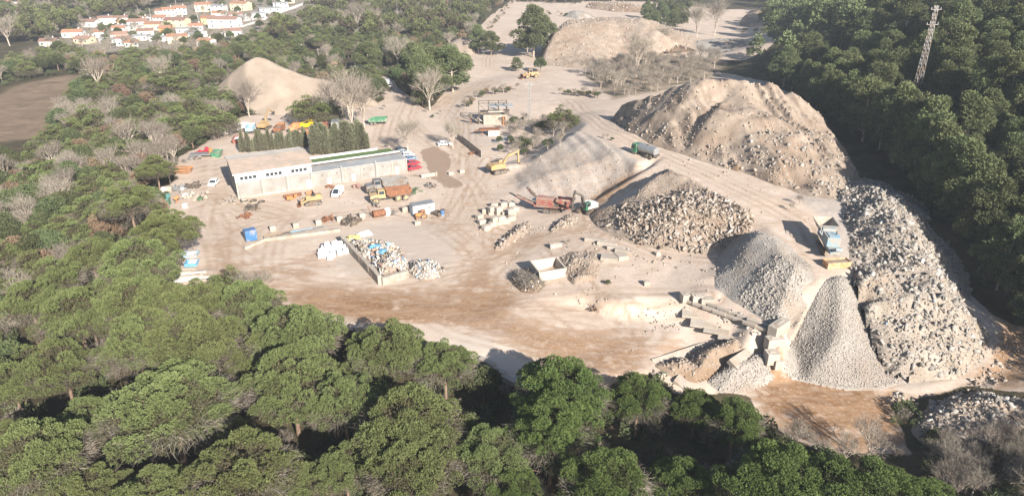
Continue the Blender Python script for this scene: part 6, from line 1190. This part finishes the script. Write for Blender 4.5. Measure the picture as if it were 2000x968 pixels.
c1 = MB().bar((2.6, 0, 1.1), (6.4, 0, 3.0), 1.0, .4).build('conveyor', MT['sky_blue'], bc); MB().bar((2.6, 0, 1.34), (6.4, 0, 3.24), .8, .06).build('belt', MT['rubber'], bc); MB().cyl((1.2, .7, 3.6), (1.2, .7, 4.3), .12, n=8).build('exhaust', MT['dark_steel'], bc)
x, y, z = W3(1633, 520); o = thing('skip_box', 'rusty orange and white open box beside the foot of the blue crusher', 'skip', (x, y, z), .15); MB().openbox((0, 0, 0), (4.2, 1.6, 1.2), .1, .15).build('shell', mat('faded_orange', (.50, .36, .25), .8, dirt=(.42, .22, .10), dirt_amt=.5, dirt_scale=1.2), o); MB().box((0, 0, .75), (3.9, 1.35, .5)).build('load', MH_tan, o)
# ---------------- lorries
def lorry(px, py, rz, cabc, bodyc, kind, label, s=1.0, L=7.5, cat='truck', name='lorry', load=None, cab=True):
    x, y, z = W3(px, py); r = thing(name, label, cat, (x, y, z), rz, None, s); h = L / 2
    MB().box((0, 0, .85), (L - .4, .95, .35)).build('chassis', MT['dark_steel'], r)
    if cab:
        c = MB().prism([(h - 1.7, .6), (h, .6), (h, 1.5), (h - .25, 2.65), (h - 1.7, 2.7)], -1.2, 1.2).build('cab', MT[cabc], r, .05); MB().box((h - .13, 0, 2.0), (.06, 2.0, .8), ry=R(-12)).build('windscreen', MT['glass'], c)
        for s_ in (-1, 1): MB().box((h - .85, s_ * 1.2, 2.0), (.9, .06, .7)).build('side_window', MT['glass'], c)
        MB().box((h + .04, 0, .75), (.12, 2.3, .35)).build('bumper', MT['dark'], r)
        for s_ in (-1, 1): MB().box((h + .03, s_ * .85, 1.05), (.08, .35, .2)).build('headlight', MT['white_clean'], r)
    b0, b1 = -h, (h - 1.9 if cab else h)
    if kind == 'tipper': b = MB().openbox(((b0 + b1) / 2, 0, 1.1), (b1 - b0, 2.35, 1.35), .1, .08); 
    elif kind == 'tank': b = MB().cyl((b0, 0, 1.95), (b1, 0, 1.95), 1.05, n=16)
    elif kind == 'box': b = MB().box(((b0 + b1) / 2, 0, 2.2), (b1 - b0, 2.4, 2.2))
    else: b = MB().box(((b0 + b1) / 2, 0, 1.15), (b1 - b0, 2.4, .2))
    bo = b.build({'tipper': 'tipper_body', 'tank': 'tank', 'box': 'box_body'}.get(kind, 'flatbed'), MT[bodyc], r, smooth=False); rb = MB()
    if kind == 'tipper':
        for k in range(5):
            for s_ in (-1, 1): rb.box((b0 + (b1 - b0) * (k + .5) / 5, s_ * 1.26, 1.75), (.12, .1, 1.2))
        rb.build('body_ribs', MT[bodyc], bo)
    if kind == 'tank': MB().cyl(((b0 + b1) / 2, 0, 2.95), ((b0 + b1) / 2, 0, 3.15), .35, n=10).build('hatch', MT['steel'], bo); MB().box((b0 - .1, 0, 1.0), (.2, 2.0, .5)).build('spray_bar', MT['dark_steel'], r)
    if load: MB().box(((b0 + b1) / 2, 0, 1.75), (b1 - b0 - .3, 2.1, .9), top=(.8, .7)).build('load', MT[load] if load in MT else MH_brown, bo)
    for X in ([h - 1.0] if cab else []) + [-h + .9, -h + 2.1]:
        for Y in (-1.0, 1.0): wheel(r, X, Y, .5, .35)
    return r
lorry(1259, 305, R(128), 'green', 'galv', 'tank', 'green water tanker truck driving along the upper haul road', 1.05, 7.0, 'tanker truck', 'tanker_truck')
lorry(739, 243, R(8), 'green', 'green', 'tipper', 'green ribbed tipper trailer parked alone beside the haul road', 1.0, 6.2, 'trailer', 'tipper_trailer', None, False)
lorry(758, 172, R(-70), 'white_clean', 'white_clean', 'box', 'white lorry standing on the access road beside the tree shadows', 1.0, 6.5)
TPK = 'trucks and skips parked behind the cypress hedge'
for px, py, rz, cc, bc_, kd, lb, ld, cabq, nm, ct in [(491, 258, 98, 'white_clean', 'sky_blue', 'tipper', 'light blue tipper truck at the left of the truck park', None, True, 'lorry', 'truck'), (547, 258, 92, 'orange', 'rust', 'tipper', 'brown rusty tipper right of the parked yellow excavator', 'x', True, 'lorry', 'truck'), (577, 257, 88, 'orange', 'safety_orange', 'tipper', 'small orange tipper beside the bright yellow one', None, True, 'lorry', 'truck'),
    (602, 250, 78, 'bright_yellow', 'bright_yellow', 'tipper', 'bright yellow tipper truck in the middle of the truck park', 'x', True, 'lorry', 'truck'), (631, 256, 86, 'dark_red', 'rust', 'tipper', 'dark rusty tipper right of the bright yellow one', 'orange', True, 'lorry', 'truck'), (656, 252, 100, 'white_clean', 'galv', 'box', 'pale grey box truck at the right end of the truck park', None, True, 'lorry', 'truck'), (472, 256, 70, 'white_clean', 'white_clean', 'tipper', 'white truck with a load of brown soil at the left end of the truck park', 'x', True, 'lorry', 'truck')]:
    o = lorry(px, py, R(rz), cc, bc_, kd, lb, .95, 6.4, ct, nm, ld, cabq); o['group'] = TPK
x, y, z = W3(465, 278); o = thing('skip', 'dark red skip standing left of the cypress hedge', 'skip', (x, y, z), R(100)); MB().openbox((0, 0, 0), (3.6, 2.2, 1.6), .1, .25).build('shell', MT['dark_red'], o); MB().box((-.2, 0, 1.2), (2.8, 1.7, .5)).build('load', MT['bag_white'], o)
x, y, z = W3(597, 268); rl = thing('road_roller', 'orange roller with a steel drum in front of the bright yellow tipper', 'roller', (x, y, z), R(160)); MB().box((-.9, 0, 1.2), (2.6, 1.7, 1.0)).build('engine_housing', MT['orange'], rl, .05); MB().cyl((1.6, -.95, .75), (1.6, .95, .75), .75, n=16).build('drum', MT['rust'], rl); MB().bar((.3, .95, 1.0), (1.8, .95, .9), .15, .3).bar((.3, -.95, 1.0), (1.8, -.95, .9), .15, .3).build('yoke', MT['orange'], rl); MB().box((-.1, 0, 2.7), (1.5, 1.5, .12)).bar((-.7, .6, 1.6), (-.7, .6, 2.7), .08).bar((-.7, -.6, 1.6), (-.7, -.6, 2.7), .08).build('canopy', MT['orange'], rl)
for Y in (-.8, .8): wheel(rl, -1.4, Y, .65, .45)
# blue cab standing on the yard
x, y, z = W3(490, 468); o = thing('truck_cab', 'blue truck cab set down at the left end of the low wall', 'truck cab', (x, y, z), ang + R(95)); MB().prism([(-1.3, .2), (1.2, .2), (1.2, 1.2), (.9, 2.5), (-1.3, 2.6)], -1.2, 1.2).build('shell', MT['blue'], o, .05); MB().box((1.08, 0, 1.8), (.06, 1.9, .8), ry=R(-13)).build('windscreen', MT['glass'], o); MB().box((.1, 1.2, 1.75), (1.0, .06, .7)).box((.1, -1.2, 1.75), (1.0, .06, .7)).build('side_window', MT['glass'], o); MB().box((1.25, 0, .45), (.12, 2.3, .4)).build('bumper', MT['steel'], o)
# ================================================================== SMALL THINGS OF THE YARD
def small(name, label, cat, px, py, rz=0.0, group=None, dz=0.0, sc=1.0):
    x, y, z = W3(px, py); return thing(name, label, cat, (x, y, z - .03 + dz), rz, group, sc)
# white site container
o = small('site_container', 'white steel site container with a grey ribbed roof on the yard', 'container', 825, 415, ang); MB().box((0, 0, 1.2), (5.4, 2.4, 2.4)).build('shell', MT['white_clean'], o); rf = MB().box((0, 0, 2.46), (5.5, 2.5, .12)).build('roof', MT['galv'], o); rb = MB()
for k in range(11): rb.box((-2.5 + k * .5, 0, 2.56), (.1, 2.4, .08))
rb.build('roof_ribs', MT['roof_grey'], rf); MB().box((-2.73, 0, 1.1), (.06, 1.0, 2.0)).build('door', MT['sky_blue'], o); MB().box((1.2, -1.22, 1.5), (1.2, .06, .8)).build('window', MT['galv'], o)
# orange tractor-like machine
o = small('compact_tractor', 'small rusty orange tractor in front of the white container', 'tractor', 823, 426, R(200)); MB().box((.5, 0, 1.0), (1.8, .8, .8)).build('bonnet', MT['orange'], o, .05); MB().prism([(-.9, .8), (.1, .8), (.1, 1.2), (-.6, 1.3), (-.9, 1.9)], -.45, .45).build('seat_frame', MT['orange'], o); MB().box((-.5, 0, 2.0), (1.0, 1.1, .1)).bar((-.9, .5, 1), (-.9, .5, 2), .07).bar((-.9, -.5, 1), (-.9, -.5, 2), .07).build('canopy', MT['orange'], o)
for X, r_ in ((1.1, .4), (-.6, .7)):
    for Y in (-.6, .6): wheel(o, X, Y, r_, .3, 'orange')
# scrap machinery beside it
def scrap_pile(px, py, label, n, spread, m, seed, name='scrap_pile', s=(.3, 1.6)):
    rng = np.random.default_rng(seed); o = small(name, label, 'scrap', px, py); mb = MB()
    for _ in range(n):
        p = rng.normal(0, spread / 2, 2); L = rng.uniform(*s); a = rng.uniform(0, 3.14); t = rng.uniform(-.4, .6)
        if rng.random() < .6: mb.bar((p[0], p[1], rng.uniform(.1, .6)), (p[0] + L * math.cos(a), p[1] + L * math.sin(a), max(.1, .3 + L * t)), rng.uniform(.08, .3))
        else: mb.box((p[0], p[1], rng.uniform(.2, .7)), (rng.uniform(.3, 1.0), rng.uniform(.3, .9), rng.uniform(.2, .8)), a, rng.uniform(-.4, .4))
    mb.build('pieces', MT[m], o); return o
scrap_pile(856, 420, 'tangle of dark scrapped machine parts right of the white container', 26, 1.8, 'dark_steel', 1); o = small('blue_drum', 'small blue drum at the right of the scrapped machine parts', 'drum', 864, 421); MB().cyl((0, 0, 0), (0, 0, 1.5), .45, n=12).build('shell', MT['blue'], o); MB().cyl((0, 0, 1.5), (0, 0, 1.56), .47, n=12).build('lid', MT['dark_steel'], o)
scrap_pile(685, 433, 'heap of grey scrap steel between two concrete blocks', 46, 2.4, 'dark_steel', 2); scrap_pile(735, 402, 'thin upright scrap frame behind the rusty drum', 10, 1.2, 'steel', 3, s=(1.5, 3)); scrap_pile(768, 420, 'low grey scrap right of the white tank', 14, 1.4, 'steel', 4)
scrap_pile(810, 375, 'green and grey scrap lying behind the yellow dump truck', 14, 1.4, 'dark_green', 5); scrap_pile(640, 432, 'brown scrap bars lying on the low wall', 12, 1.3, 'rust', 6); scrap_pile(492, 408, 'scrap of wheels and pipes below the grey hoses', 26, 2.0, 'dark_steel', 7); scrap_pile(480, 425, 'rusty scrap below the hoses at the corner of the warehouse', 20, 1.6, 'rust', 8); scrap_pile(840, 366, 'thin grey scrap bars right of the stripped dump truck', 16, 1.6, 'steel', 9)
scrap_pile(404, 296, 'heap of red machine parts in the scrap strip under the pines', 22, 2.0, 'car_red', 10); scrap_pile(436, 262, 'heap of pale and red scrap under the wide pines', 26, 2.2, 'white_paint', 11); scrap_pile(380, 312, 'heap of pale timber and steel under the red machine parts', 26, 2.4, 'steel', 12); scrap_pile(350, 372, 'heap of grey crates at the left edge of the yard', 22, 1.8, 'galv', 13); scrap_pile(380, 385, 'heap of grey rubbish bags and steel left of the lane', 34, 3.0, 'concrete', 14); scrap_pile(385, 365, 'low heap of dark steel left of the sandy lane', 22, 2.4, 'dark_steel', 15); scrap_pile(455, 395, 'grey hoses and mats on the bank beside the lane', 26, 2.2, 'concrete', 16)
scrap_pile(645, 366, 'orange scrap engine standing by the long shed', 9, .7, 'rust', 17); scrap_pile(570, 390, 'orange scrap pump before the warehouse wall', 9, .8, 'orange', 18); scrap_pile(700, 366, 'red hose bundle by the wall of the long shed', 8, 1.2, 'red', 19); scrap_pile(930, 300, 'red and brown scrap at the end of the metal fence', 14, 1.2, 'rust', 20)
# rusty drum roller and white tank
o = small('roller_drum', 'rusty brown steel drum lying with a tow frame on the yard', 'drum', 741, 423, ang); MB().cyl((-1.5, 0, .9), (1.5, 0, .9), .85, n=18).build('drum', MT['rust'], o); MB().bar((-1.7, 0, .9), (-2.4, .8, 2.8), .1).bar((-2.4, .8, 2.8), (-.8, 1.4, 2.0), .1).bar((1.7, 0, .9), (-1.7, .9, .4), .1).build('tow_frame', MT['rust'], o)
o = small('water_tank', 'white cylindrical tank standing right of the rusty drum', 'tank', 757, 420); MB().cyl((0, 0, 0), (0, 0, 1.7), .75, n=16).build('shell', MT['white_clean'], o); MB().dome((0, 0, 1.7), .75, 12, 4, .35).build('top', MT['white_clean'], o)
# hoses / rings at the warehouse corner
TY = 'grey rings and tyres stacked at the warehouse corner'
for k, (px, py, n, lb) in enumerate([(478, 396, 3, 'tallest stack of grey tyres at the corner of the warehouse'), (496, 396, 2, 'stack of two grey tyres right of the tallest one'), (512, 398, 2, 'stack of grey tyres farthest along the warehouse wall'), (484, 408, 1, 'single grey tyre lying before the stacks')]):
    o = small('tyre_stack', lb, 'tyres', px, py, 0, TY)
    for j in range(n):
        b = MB(); N_ = 14
        V = []; Fq = []
        for i in range(N_):
            a = 2 * math.pi * i / N_
            for c in range(6): g = 2 * math.pi * c / 6; rr = .62 + .22 * math.cos(g); V.append((rr * math.cos(a), rr * math.sin(a), .22 + .4 * j + .2 * math.sin(g)))
        for i in range(N_):
            for c in range(6): Fq.append((i * 6 + c, ((i + 1) % N_) * 6 + c, ((i + 1) % N_) * 6 + (c + 1) % 6, i * 6 + (c + 1) % 6))
        b.add(V, Fq).build('tyre', MT['rubber'] if j % 2 else MT['concrete'], o)
o = small('steel_trough', 'long rusty steel trough lying against the warehouse wall', 'trough', 572, 384, ang); MB().openbox((0, 0, 0), (4.2, .9, .7), .08, .1).build('shell', MT['rust'], o); MB().bar((-2.2, -.5, .2), (2.2, -.5, .2), .1).build('skid', MT['rust'], o)
o = small('compressor', 'boxy orange compressor before the warehouse wall', 'compressor', 566, 392, ang); MB().box((0, 0, .8), (1.4, .9, .9)).build('housing', MT['orange'], o, .05); wheel(o, 0, .5, .3, .15); wheel(o, 0, -.5, .3, .15)
# white big bags
BG = 'white bulk bags stacked beside the waste bay'; bag = None; n = 0
for r_, (px, py) in enumerate([(633, 488), (644, 485), (655, 482), (666, 480), (628, 494), (639, 492), (650, 490), (661, 488), (672, 487), (626, 502), (637, 502), (651, 500), (664, 497), (676, 494), (646, 506)]):
    x, y, z = W3(px, py)
    if bag is None:
        bag = thing('bulk_bag', 'full white bulk bag in the cluster left of the waste bay wall', 'bag', (x, y, z), .1, BG); MB().box((0, 0, .5), (1.15, 1.15, 1.0), top=(.9, .9)).dome((0, 0, .98), .52, 8, 4, .35).build('sack', MT['bag_white'], bag, .12); hd = MB()
        for sx in (-1, 1): hd.bar((sx * .4, .4, 1.0), (sx * .25, 0, 1.35), .06).bar((sx * .25, 0, 1.35), (sx * .4, -.4, 1.0), .06)
        hd.build('loops', MT['bag_white'], bag); o = bag
    else: o = copy_tree(bag)
    place(o, (x, y, z), random.uniform(0, 1.5)); o.rotation_euler.x = random.uniform(-.12, .12)
o = copy_tree(bag); x, y, z = W3(640, 491); place(o, (x, y, z + 1.05), .4, 'white bulk bag lying on top of the cluster, toward its left'); o = copy_tree(bag); x, y, z = W3(656, 489); place(o, (x, y, z + 1.05), 1.0, 'white bulk bag lying on top of the cluster, toward its right')
# in the bay: plaster heaps, sheets; debris along the low wall
o = small('board_stack', 'stack of yellow insulation boards at the back of the waste bay', 'boards', 690, 470, ang); MB().box((0, 0, .5), (3.0, 1.3, .25), rx=.1).box((.4, .3, .8), (2.6, 1.1, .25), ry=.12).box((-1, 0, .25), (2, 1.2, .4)).build('boards', mat('insulation', (.62, .52, .18), .8, var=.15), o)
o = small('sheet_stack', 'white sheets lying behind the yellow boards of the waste bay', 'sheets', 712, 460, ang + .2); MB().box((0, 0, .35), (3.2, 1.8, .3), ry=.06).box((.3, .2, .6), (2.4, 1.4, .12), rx=.1).build('sheets', MT['bag_white'], o)
for k, (px, py, rz, lb) in enumerate([(732, 482, .3, 'crumpled blue plastic sheet lying high on the waste in the bay'), (746, 492, 1.2, 'crumpled blue plastic sheet lying lower on the waste in the bay')]):
    x, y, z = W3(px, py); rng = np.random.default_rng(k + 5); xs = np.linspace(-1.2, 1.2, 9); X, Y = np.meshgrid(xs, xs * .7); Z = .35 * fbm(X * 1.0, Y, .7, 50 + k, 3) + .3; V = np.stack([X.ravel(), Y.ravel(), Z.ravel()], 1); ix = np.arange(81).reshape(9, 9); F_ = np.stack([ix[:-1, :-1], ix[:-1, 1:], ix[1:, 1:], ix[1:, :-1]], -1).reshape(-1, 4)
    o = newmesh('plastic_sheet', V, F_, MT['tarp_blue']); so = o.modifiers.new('solid', 'SOLIDIFY'); so.thickness = .03; place(o, at(px, py, 2.0) + (2.0,), rz, lb); tag(o, cat='sheet')
x, y, z = W3(1464, 332); xs = np.linspace(-1.3, 1.3, 9); X, Y = np.meshgrid(xs, xs); Z = .9 * np.abs(fbm(X, Y, .9, 90, 3)) + .5 * np.exp(-(X ** 2 + Y ** 2)) * 2; V = np.stack([X.ravel(), Y.ravel(), Z.ravel()], 1); o = newmesh('plastic_sheet', V, F_, mat('pale_sheet', (.50, .56, .60), .6, var=.2)); so = o.modifiers.new('solid', 'SOLIDIFY'); so.thickness = .04; place(o, (x, y, z), 0, 'crumpled white sheet standing beside the small brown soil heap'); tag(o, cat='sheet')
# planks and pipes along the low wall
for k, (px, py, L, m_, lb) in enumerate([(545, 463, 6, 'wood', 'long thin plank lying along the low wall, next to the blue cab'), (590, 456, 5, 'sky_blue', 'pale blue pipe lying along the middle of the low wall'), (560, 461, 2, 'dark_steel', 'short dark box pipe lying on the low wall'), (615, 452, 5, 'galv', 'grey pipe lying along the right half of the low wall')]):
    x, y, z = W3(px, py); o = MB().bar((-L / 2, 0, .85), (L / 2, 0, .9), .3, .16).bar((-L / 2, .35, .85), (L / 2 - .5, .3, .86), .2, .1).build('pipe' if 'pipe' in lb else 'plank', MT[m_]); place(o, (x, y, z), ang, lb); tag(o, cat='pipe' if 'pipe' in lb else 'plank')
# left strip
o = small('green_skip', 'dark green skip at the end of the grey flatbed in the scrap strip', 'skip', 425, 305, R(95)); MB().openbox((0, 0, 0), (3.4, 2.2, 1.6), .1, .2).build('shell', MT['green'], o); MB().box((0, 0, .3), (3.0, 2.3, .15)).build('skid', MT['dark_steel'], o)
o = small('flatbed_trailer', 'long grey flatbed trailer loaded with red parts beside the green skip', 'trailer', 398, 306, R(6)); MB().box((0, 0, .9), (7.5, 2.3, .25)).build('bed', MT['galv'], o)
for X in (-2.4, -1.2):
    for Y in (-1, 1): wheel(o, X, Y, .45, .3)
MB().bar((3.7, 0, .8), (5.2, 0, .5), .15).build('drawbar', MT['dark_steel'], o)
o = small('orange_mesh_pile', 'pile of bright orange mesh panels at the edge of the pines', 'mesh panels', 361, 336, .1)
for k in range(7): MB().box((float(RNG.uniform(-1, 1)), float(RNG.uniform(-.8, .8)), .2 + k * .2), (3.6, 2.4, .12), float(RNG.uniform(-.4, .4)), float(RNG.uniform(-.12, .12)), float(RNG.uniform(-.2, .2))).build('panel', MT['safety_orange'], o)
o = small('orange_drum', 'orange drum standing on the end of the flatbed trailer', 'drum', 413, 304, 0, None, .95); MB().cyl((0, 0, 0), (0, 0, 1.2), .6, n=12).build('shell', MT['orange'], o); MB().dome((0, 0, 1.2), .6, 12, 3, .4).build('top', MT['orange'], o)
o = small('kiosk', 'small kiosk with a teal roof at the left edge of the yard', 'kiosk', 323, 402, R(8)); MB().box((0, 0, 1.0), (2.2, 2.0, 2.0)).build('wall', MT['green'], o); MB().box((0, -.2, 2.4), (2.9, 2.9, .15), rx=R(10)).build('roof', MT['teal'], o); MB().box((.1, -1.02, 1.3), (1.6, .06, .9)).build('opening', MT['dark'], o)
for k, (px, py, d, m_, lb) in enumerate([(363, 385, (1.3, 1.0, 1.0), 'white_clean', 'white plastic tank on the grey strip left of the lane'), (362, 405, (1.2, 1.2, 1.0), 'white_clean', 'white cube tank lowest on the grey strip left of the lane'), (331, 372, (1.6, 1.6, 1.2), 'pale_concrete', 'pale crate at the edge of the pines above the kiosk'), (322, 374, (1.6, 1.4, 1.2), 'white_paint', 'white crate left of another crate above the kiosk'), (392, 392, (1.0, 1.0, 1.0), 'dark_green', 'dark green bin on the grey strip beside the lane')]):
    o = small('storage_tank' if 'tank' in lb else 'crate' if 'crate' in lb else 'bin', lb, 'tank' if 'tank' in lb else 'crate' if 'crate' in lb else 'bin', px, py, .2); MB().box((0, 0, d[2] / 2), d).build('shell', MT[m_], o, .08); MB().box((0, 0, d[2] + .05), (d[0] * .6, d[1] * .6, .1)).build('lid', MT[m_], o)
o = small('cement_mixer', 'small orange cement mixer between the crates and the white tanks', 'mixer', 346, 395, .4); MB().cyl((-.4, 0, 1.0), (.6, 0, 1.5), .55, .35, 12).build('drum', MT['orange'], o); MB().bar((0, .5, 0), (0, .5, 1.2), .1).bar((0, -.5, 0), (0, -.5, 1.2), .1).bar((-.6, 0, .1), (.8, 0, .1), .1).build('stand', MT['orange'], o); wheel(o, -.4, .6, .25, .1); wheel(o, -.4, -.6, .25, .1)
for k, (px, py, m_, lb) in enumerate([(372, 500, 'sky_blue', 'blue and white boat hull shaped tray under the leaning pine'), (375, 517, 'tarp_blue', 'pale blue tub lying below the blue and white tray')]):
    o = small('plastic_tub', lb, 'tub', px, py, .1); MB().openbox((0, 0, 0), (3.0 if k == 0 else 2.2, 1.7, .8), .1, .15).build('shell', MT[m_], o); MB().box((.3, 0, .75), (1.4, 1.3, .3)).build('load', MT['bag_white'], o)
BM = 'pale beams and boards heaped at the lower left corner of the yard'
for k, (px, py, L, rz) in enumerate([(360, 542, 7, .25), (380, 548, 8, .2), (400, 550, 6, .12), (372, 537, 6, .3), (350, 535, 5, .22), (395, 545, 5, -.1), (358, 528, 5, .15), (345, 550, 6, .5)]):
    x, y, z = W3(px, py); o = MB().bar((-L / 2, 0, .3), (L / 2, 0, .35 + .1 * (k % 3)), .55, .35).build('timber_beam', MT['white_paint'] if k % 2 else MT['pale_concrete']); place(o, (x, y, z), rz, 'pale beam in the loose heap at the lower left corner of the yard', BM); tag(o, cat='beam')
o = small('panel_rack', 'white sheet metal panels leaning at the far end of the long shed', 'panels', 838, 345, ang); MB().box((0, 0, .5), (4.5, .5, 1.0)).build('panels', MT['pale_concrete'], o); MB().box((2.0, .1, .6), (.5, 1.2, 1.2)).build('end_block', MT['concrete'], o)
for k, (px, py, lb) in enumerate([(880, 341, 'pale block beside the wet patch, the left one of two'), (902, 337, 'pale block beside the yellow excavator and the wet patch'), (815, 438, 'small white box lying in front of the orange tractor')]): block(px, py, (1.4, 1.0, .9), lb, None, ang)
# stump by the cut and wire bushes
o = small('tree_stump', 'dark uprooted stump at the left end of the pale cut bank', 'stump', 1160, 608); b = MB()
for k in range(9):
    a = k * .7; V, F_ = tube_pts([(0, 0, .3), (math.cos(a) * .6, math.sin(a) * .6, .5 + .15 * (k % 3)), (math.cos(a) * 1.2, math.sin(a) * 1.2, .2 + .35 * (k % 4))], [.22, .12, .03], 5); b.add(V, F_)
b.build('roots', MT['dark_steel'] if False else M_bark, o)
# shrubs: dusty bushes on the quarry and grey scrub of the bottom right corner
DB = 'dusty little bushes on the quarry floor'
for k, (px, py, s_) in enumerate([(1187, 556, .7), (1110, 478, .6), (1065, 250, 1.2), (1005, 245, 1.0), (990, 255, .9), (1050, 280, 1.2), (1030, 290, 1.0), (1080, 268, 1.3), (1010, 270, 1.1), (1060, 262, 1.4), (1040, 258, 1.2), (1120, 183, .9), (1140, 186, 1.0), (1160, 188, 1.0), (1185, 272, .7), (1195, 275, .7), (1178, 270, .6), (1020, 262, 1.2), (1070, 290, .9), (750, 215, 1.0), (860, 225, .9), (845, 230, .8), (835, 220, 1.0), (700, 305, .7), (745, 300, .9), (760, 290, .9), (1000, 302, .7), (1025, 305, .8), (1560, 400, 1.0), (1545, 412, .8)]):
    x, y, z = W3(px, py); take(BARE if k % 3 else BUSH, k, (x, y, z), random.uniform(0, 6), 'dusty little bush growing on the bare quarry floor', DB, s_ * (.42 if 230 < py < 310 and 980 < px < 1100 else .22) if k % 3 else s_ * (1.1 if 230 < py < 310 and 980 < px < 1100 else .5))
for _ in range(30):
    px = random.uniform(975, 1100); py = random.uniform(238, 300)
    x, y, z = W3(px, py)
    if free(x, y, .9): OCC.append((x, y, .9)); take(BARE if random.random() < .6 else OAK, random.randrange(6), (x, y, z), random.uniform(0, 6), 'dusty shrub of the thicket in the hollow between the lattice mast and the earth bank', 'shrubs of the thicket in the hollow beside the lattice mast', random.uniform(.25, .42))
for k in range(170):
    px = random.uniform(90, 600); py = random.uniform(2, 98); x, y, z = W3(px, py)
    if inside(np.array([x]), np.array([y]), HOLE[0])[0]: take((OAK, BARE, PINEM)[k % 3], k, (x, y, z), random.uniform(0, 6), 'garden tree standing among the houses of the town', 'garden trees among the houses of the town', (.9, .6, .5)[k % 3])
FT = 'green pines at the far top edge of the quarry'
for k in range(26):
    px = random.uniform(1255, 1350); py = random.uniform(18, 62); x, y, z = W3(px, py); take(ALEP, k, (x, y, z), random.uniform(0, 6), 'green pine of the cluster behind the far rubble terrace', FT, random.uniform(.7, 1.1))
for k in range(24):
    px = random.uniform(800, 925); py = random.uniform(70, 215) 
    x, y, z = W3(px, py)
    if not in_yard(x, y) and free(x, y, 2.0): OCC.append((x, y, 2)); take(ALEP if k % 3 else BARE, k, (x, y, z), random.uniform(0, 6), 'pale dusty tree of the belt along the left side of the haul road', 'trees of the belt along the left side of the haul road', random.uniform(.6, .95))
for p_, q_, n_ in [((922, 92), (1000, 8), 26), ((1040, 22), (1105, 34), 9), ((1095, 184), (1172, 192), 12), ((960, 178), (905, 215), 7), ((1010, 176), (960, 186), 7), ((1440, 66), (1510, 60), 8), ((1000, 4), (1140, 8), 16)]:
    for k in range(n_):
        t = (k + random.random()) / n_; x, y, z = W3(p_[0] + (q_[0] - p_[0]) * t + random.uniform(-5, 5), p_[1] + (q_[1] - p_[1]) * t + random.uniform(-2, 2))
        take((BARE, BROWN, BUSH)[k % 3], k, (x, y, z), random.uniform(0, 6), 'dry scrubby bush along a verge of the far haul roads', 'dry bushes along the verges of the far haul roads', (.35, .45, .8)[k % 3] * random.uniform(.7, 1.2))
GS = 'grey leafless scrub in the bottom right corner'; c = 0
SCR = wpoly([(1810, 900), (1830, 870), (1880, 890), (1960, 850), (2060, 830), (2060, 985), (1830, 985)])
for _ in range(2500):
    if c > 46: break
    x = random.uniform(40, 80); y = random.uniform(54, 90)
    if inside(np.array([x]), np.array([y]), SCR)[0] and free(x, y, .7):
        OCC.append((x, y, .8)); c += 1
        if random.random() < .75: take(BARE, c, (x, y, gz(x, y)), random.uniform(0, 6), 'grey leafless shrub of the scrub thicket in the bottom right corner', GS, random.uniform(.28, .5))
        else: take(BUSH, c, (x, y, gz(x, y)), random.uniform(0, 6), 'dull green shrub among the grey scrub in the bottom right corner', 'green shrubs among the grey scrub in the bottom right corner', random.uniform(.6, 1.1))
for k in range(11):
    x = random.uniform(60, 80); y = random.uniform(50, 64); take(BARE, k, (x, y, gz(x, y)), random.uniform(0, 6), 'tall grey twiggy tree of the thicket in the bottom right corner', 'twiggy trees in the bottom right corner', random.uniform(.6, .85))
# ================================================================== HAZE
hz = MB().box((0, 1435, 26.5), (3420, 3150, 77)).build('haze', bpy.data.materials.new('haze_air')); tag(hz, kind='stuff'); hm = hz.data.materials[0]; hm.use_nodes = True; hm.node_tree.nodes.remove(hm.node_tree.nodes['Principled BSDF'])
pv = hm.node_tree.nodes.new('ShaderNodeVolumePrincipled'); pv.inputs['Density'].default_value = HAZE; pv.inputs['Color'].default_value = (.80, .88, 1.0, 1); pv.inputs['Anisotropy'].default_value = 0.1
hm.node_tree.links.new(pv.outputs[0], hm.node_tree.nodes['Material Output'].inputs['Volume'])
# prototypes that no place took
for pl_ in (PINE, PINEB, PINEM, ALEP, OAK, BUSH, BARE, POPL, BROWN, CYP):
    for o, used in pl_:
        if not used:
            for ch in list(o.children):
                for g in list(ch.children): bpy.data.objects.remove(g)
                bpy.data.objects.remove(ch)
            bpy.data.objects.remove(o)
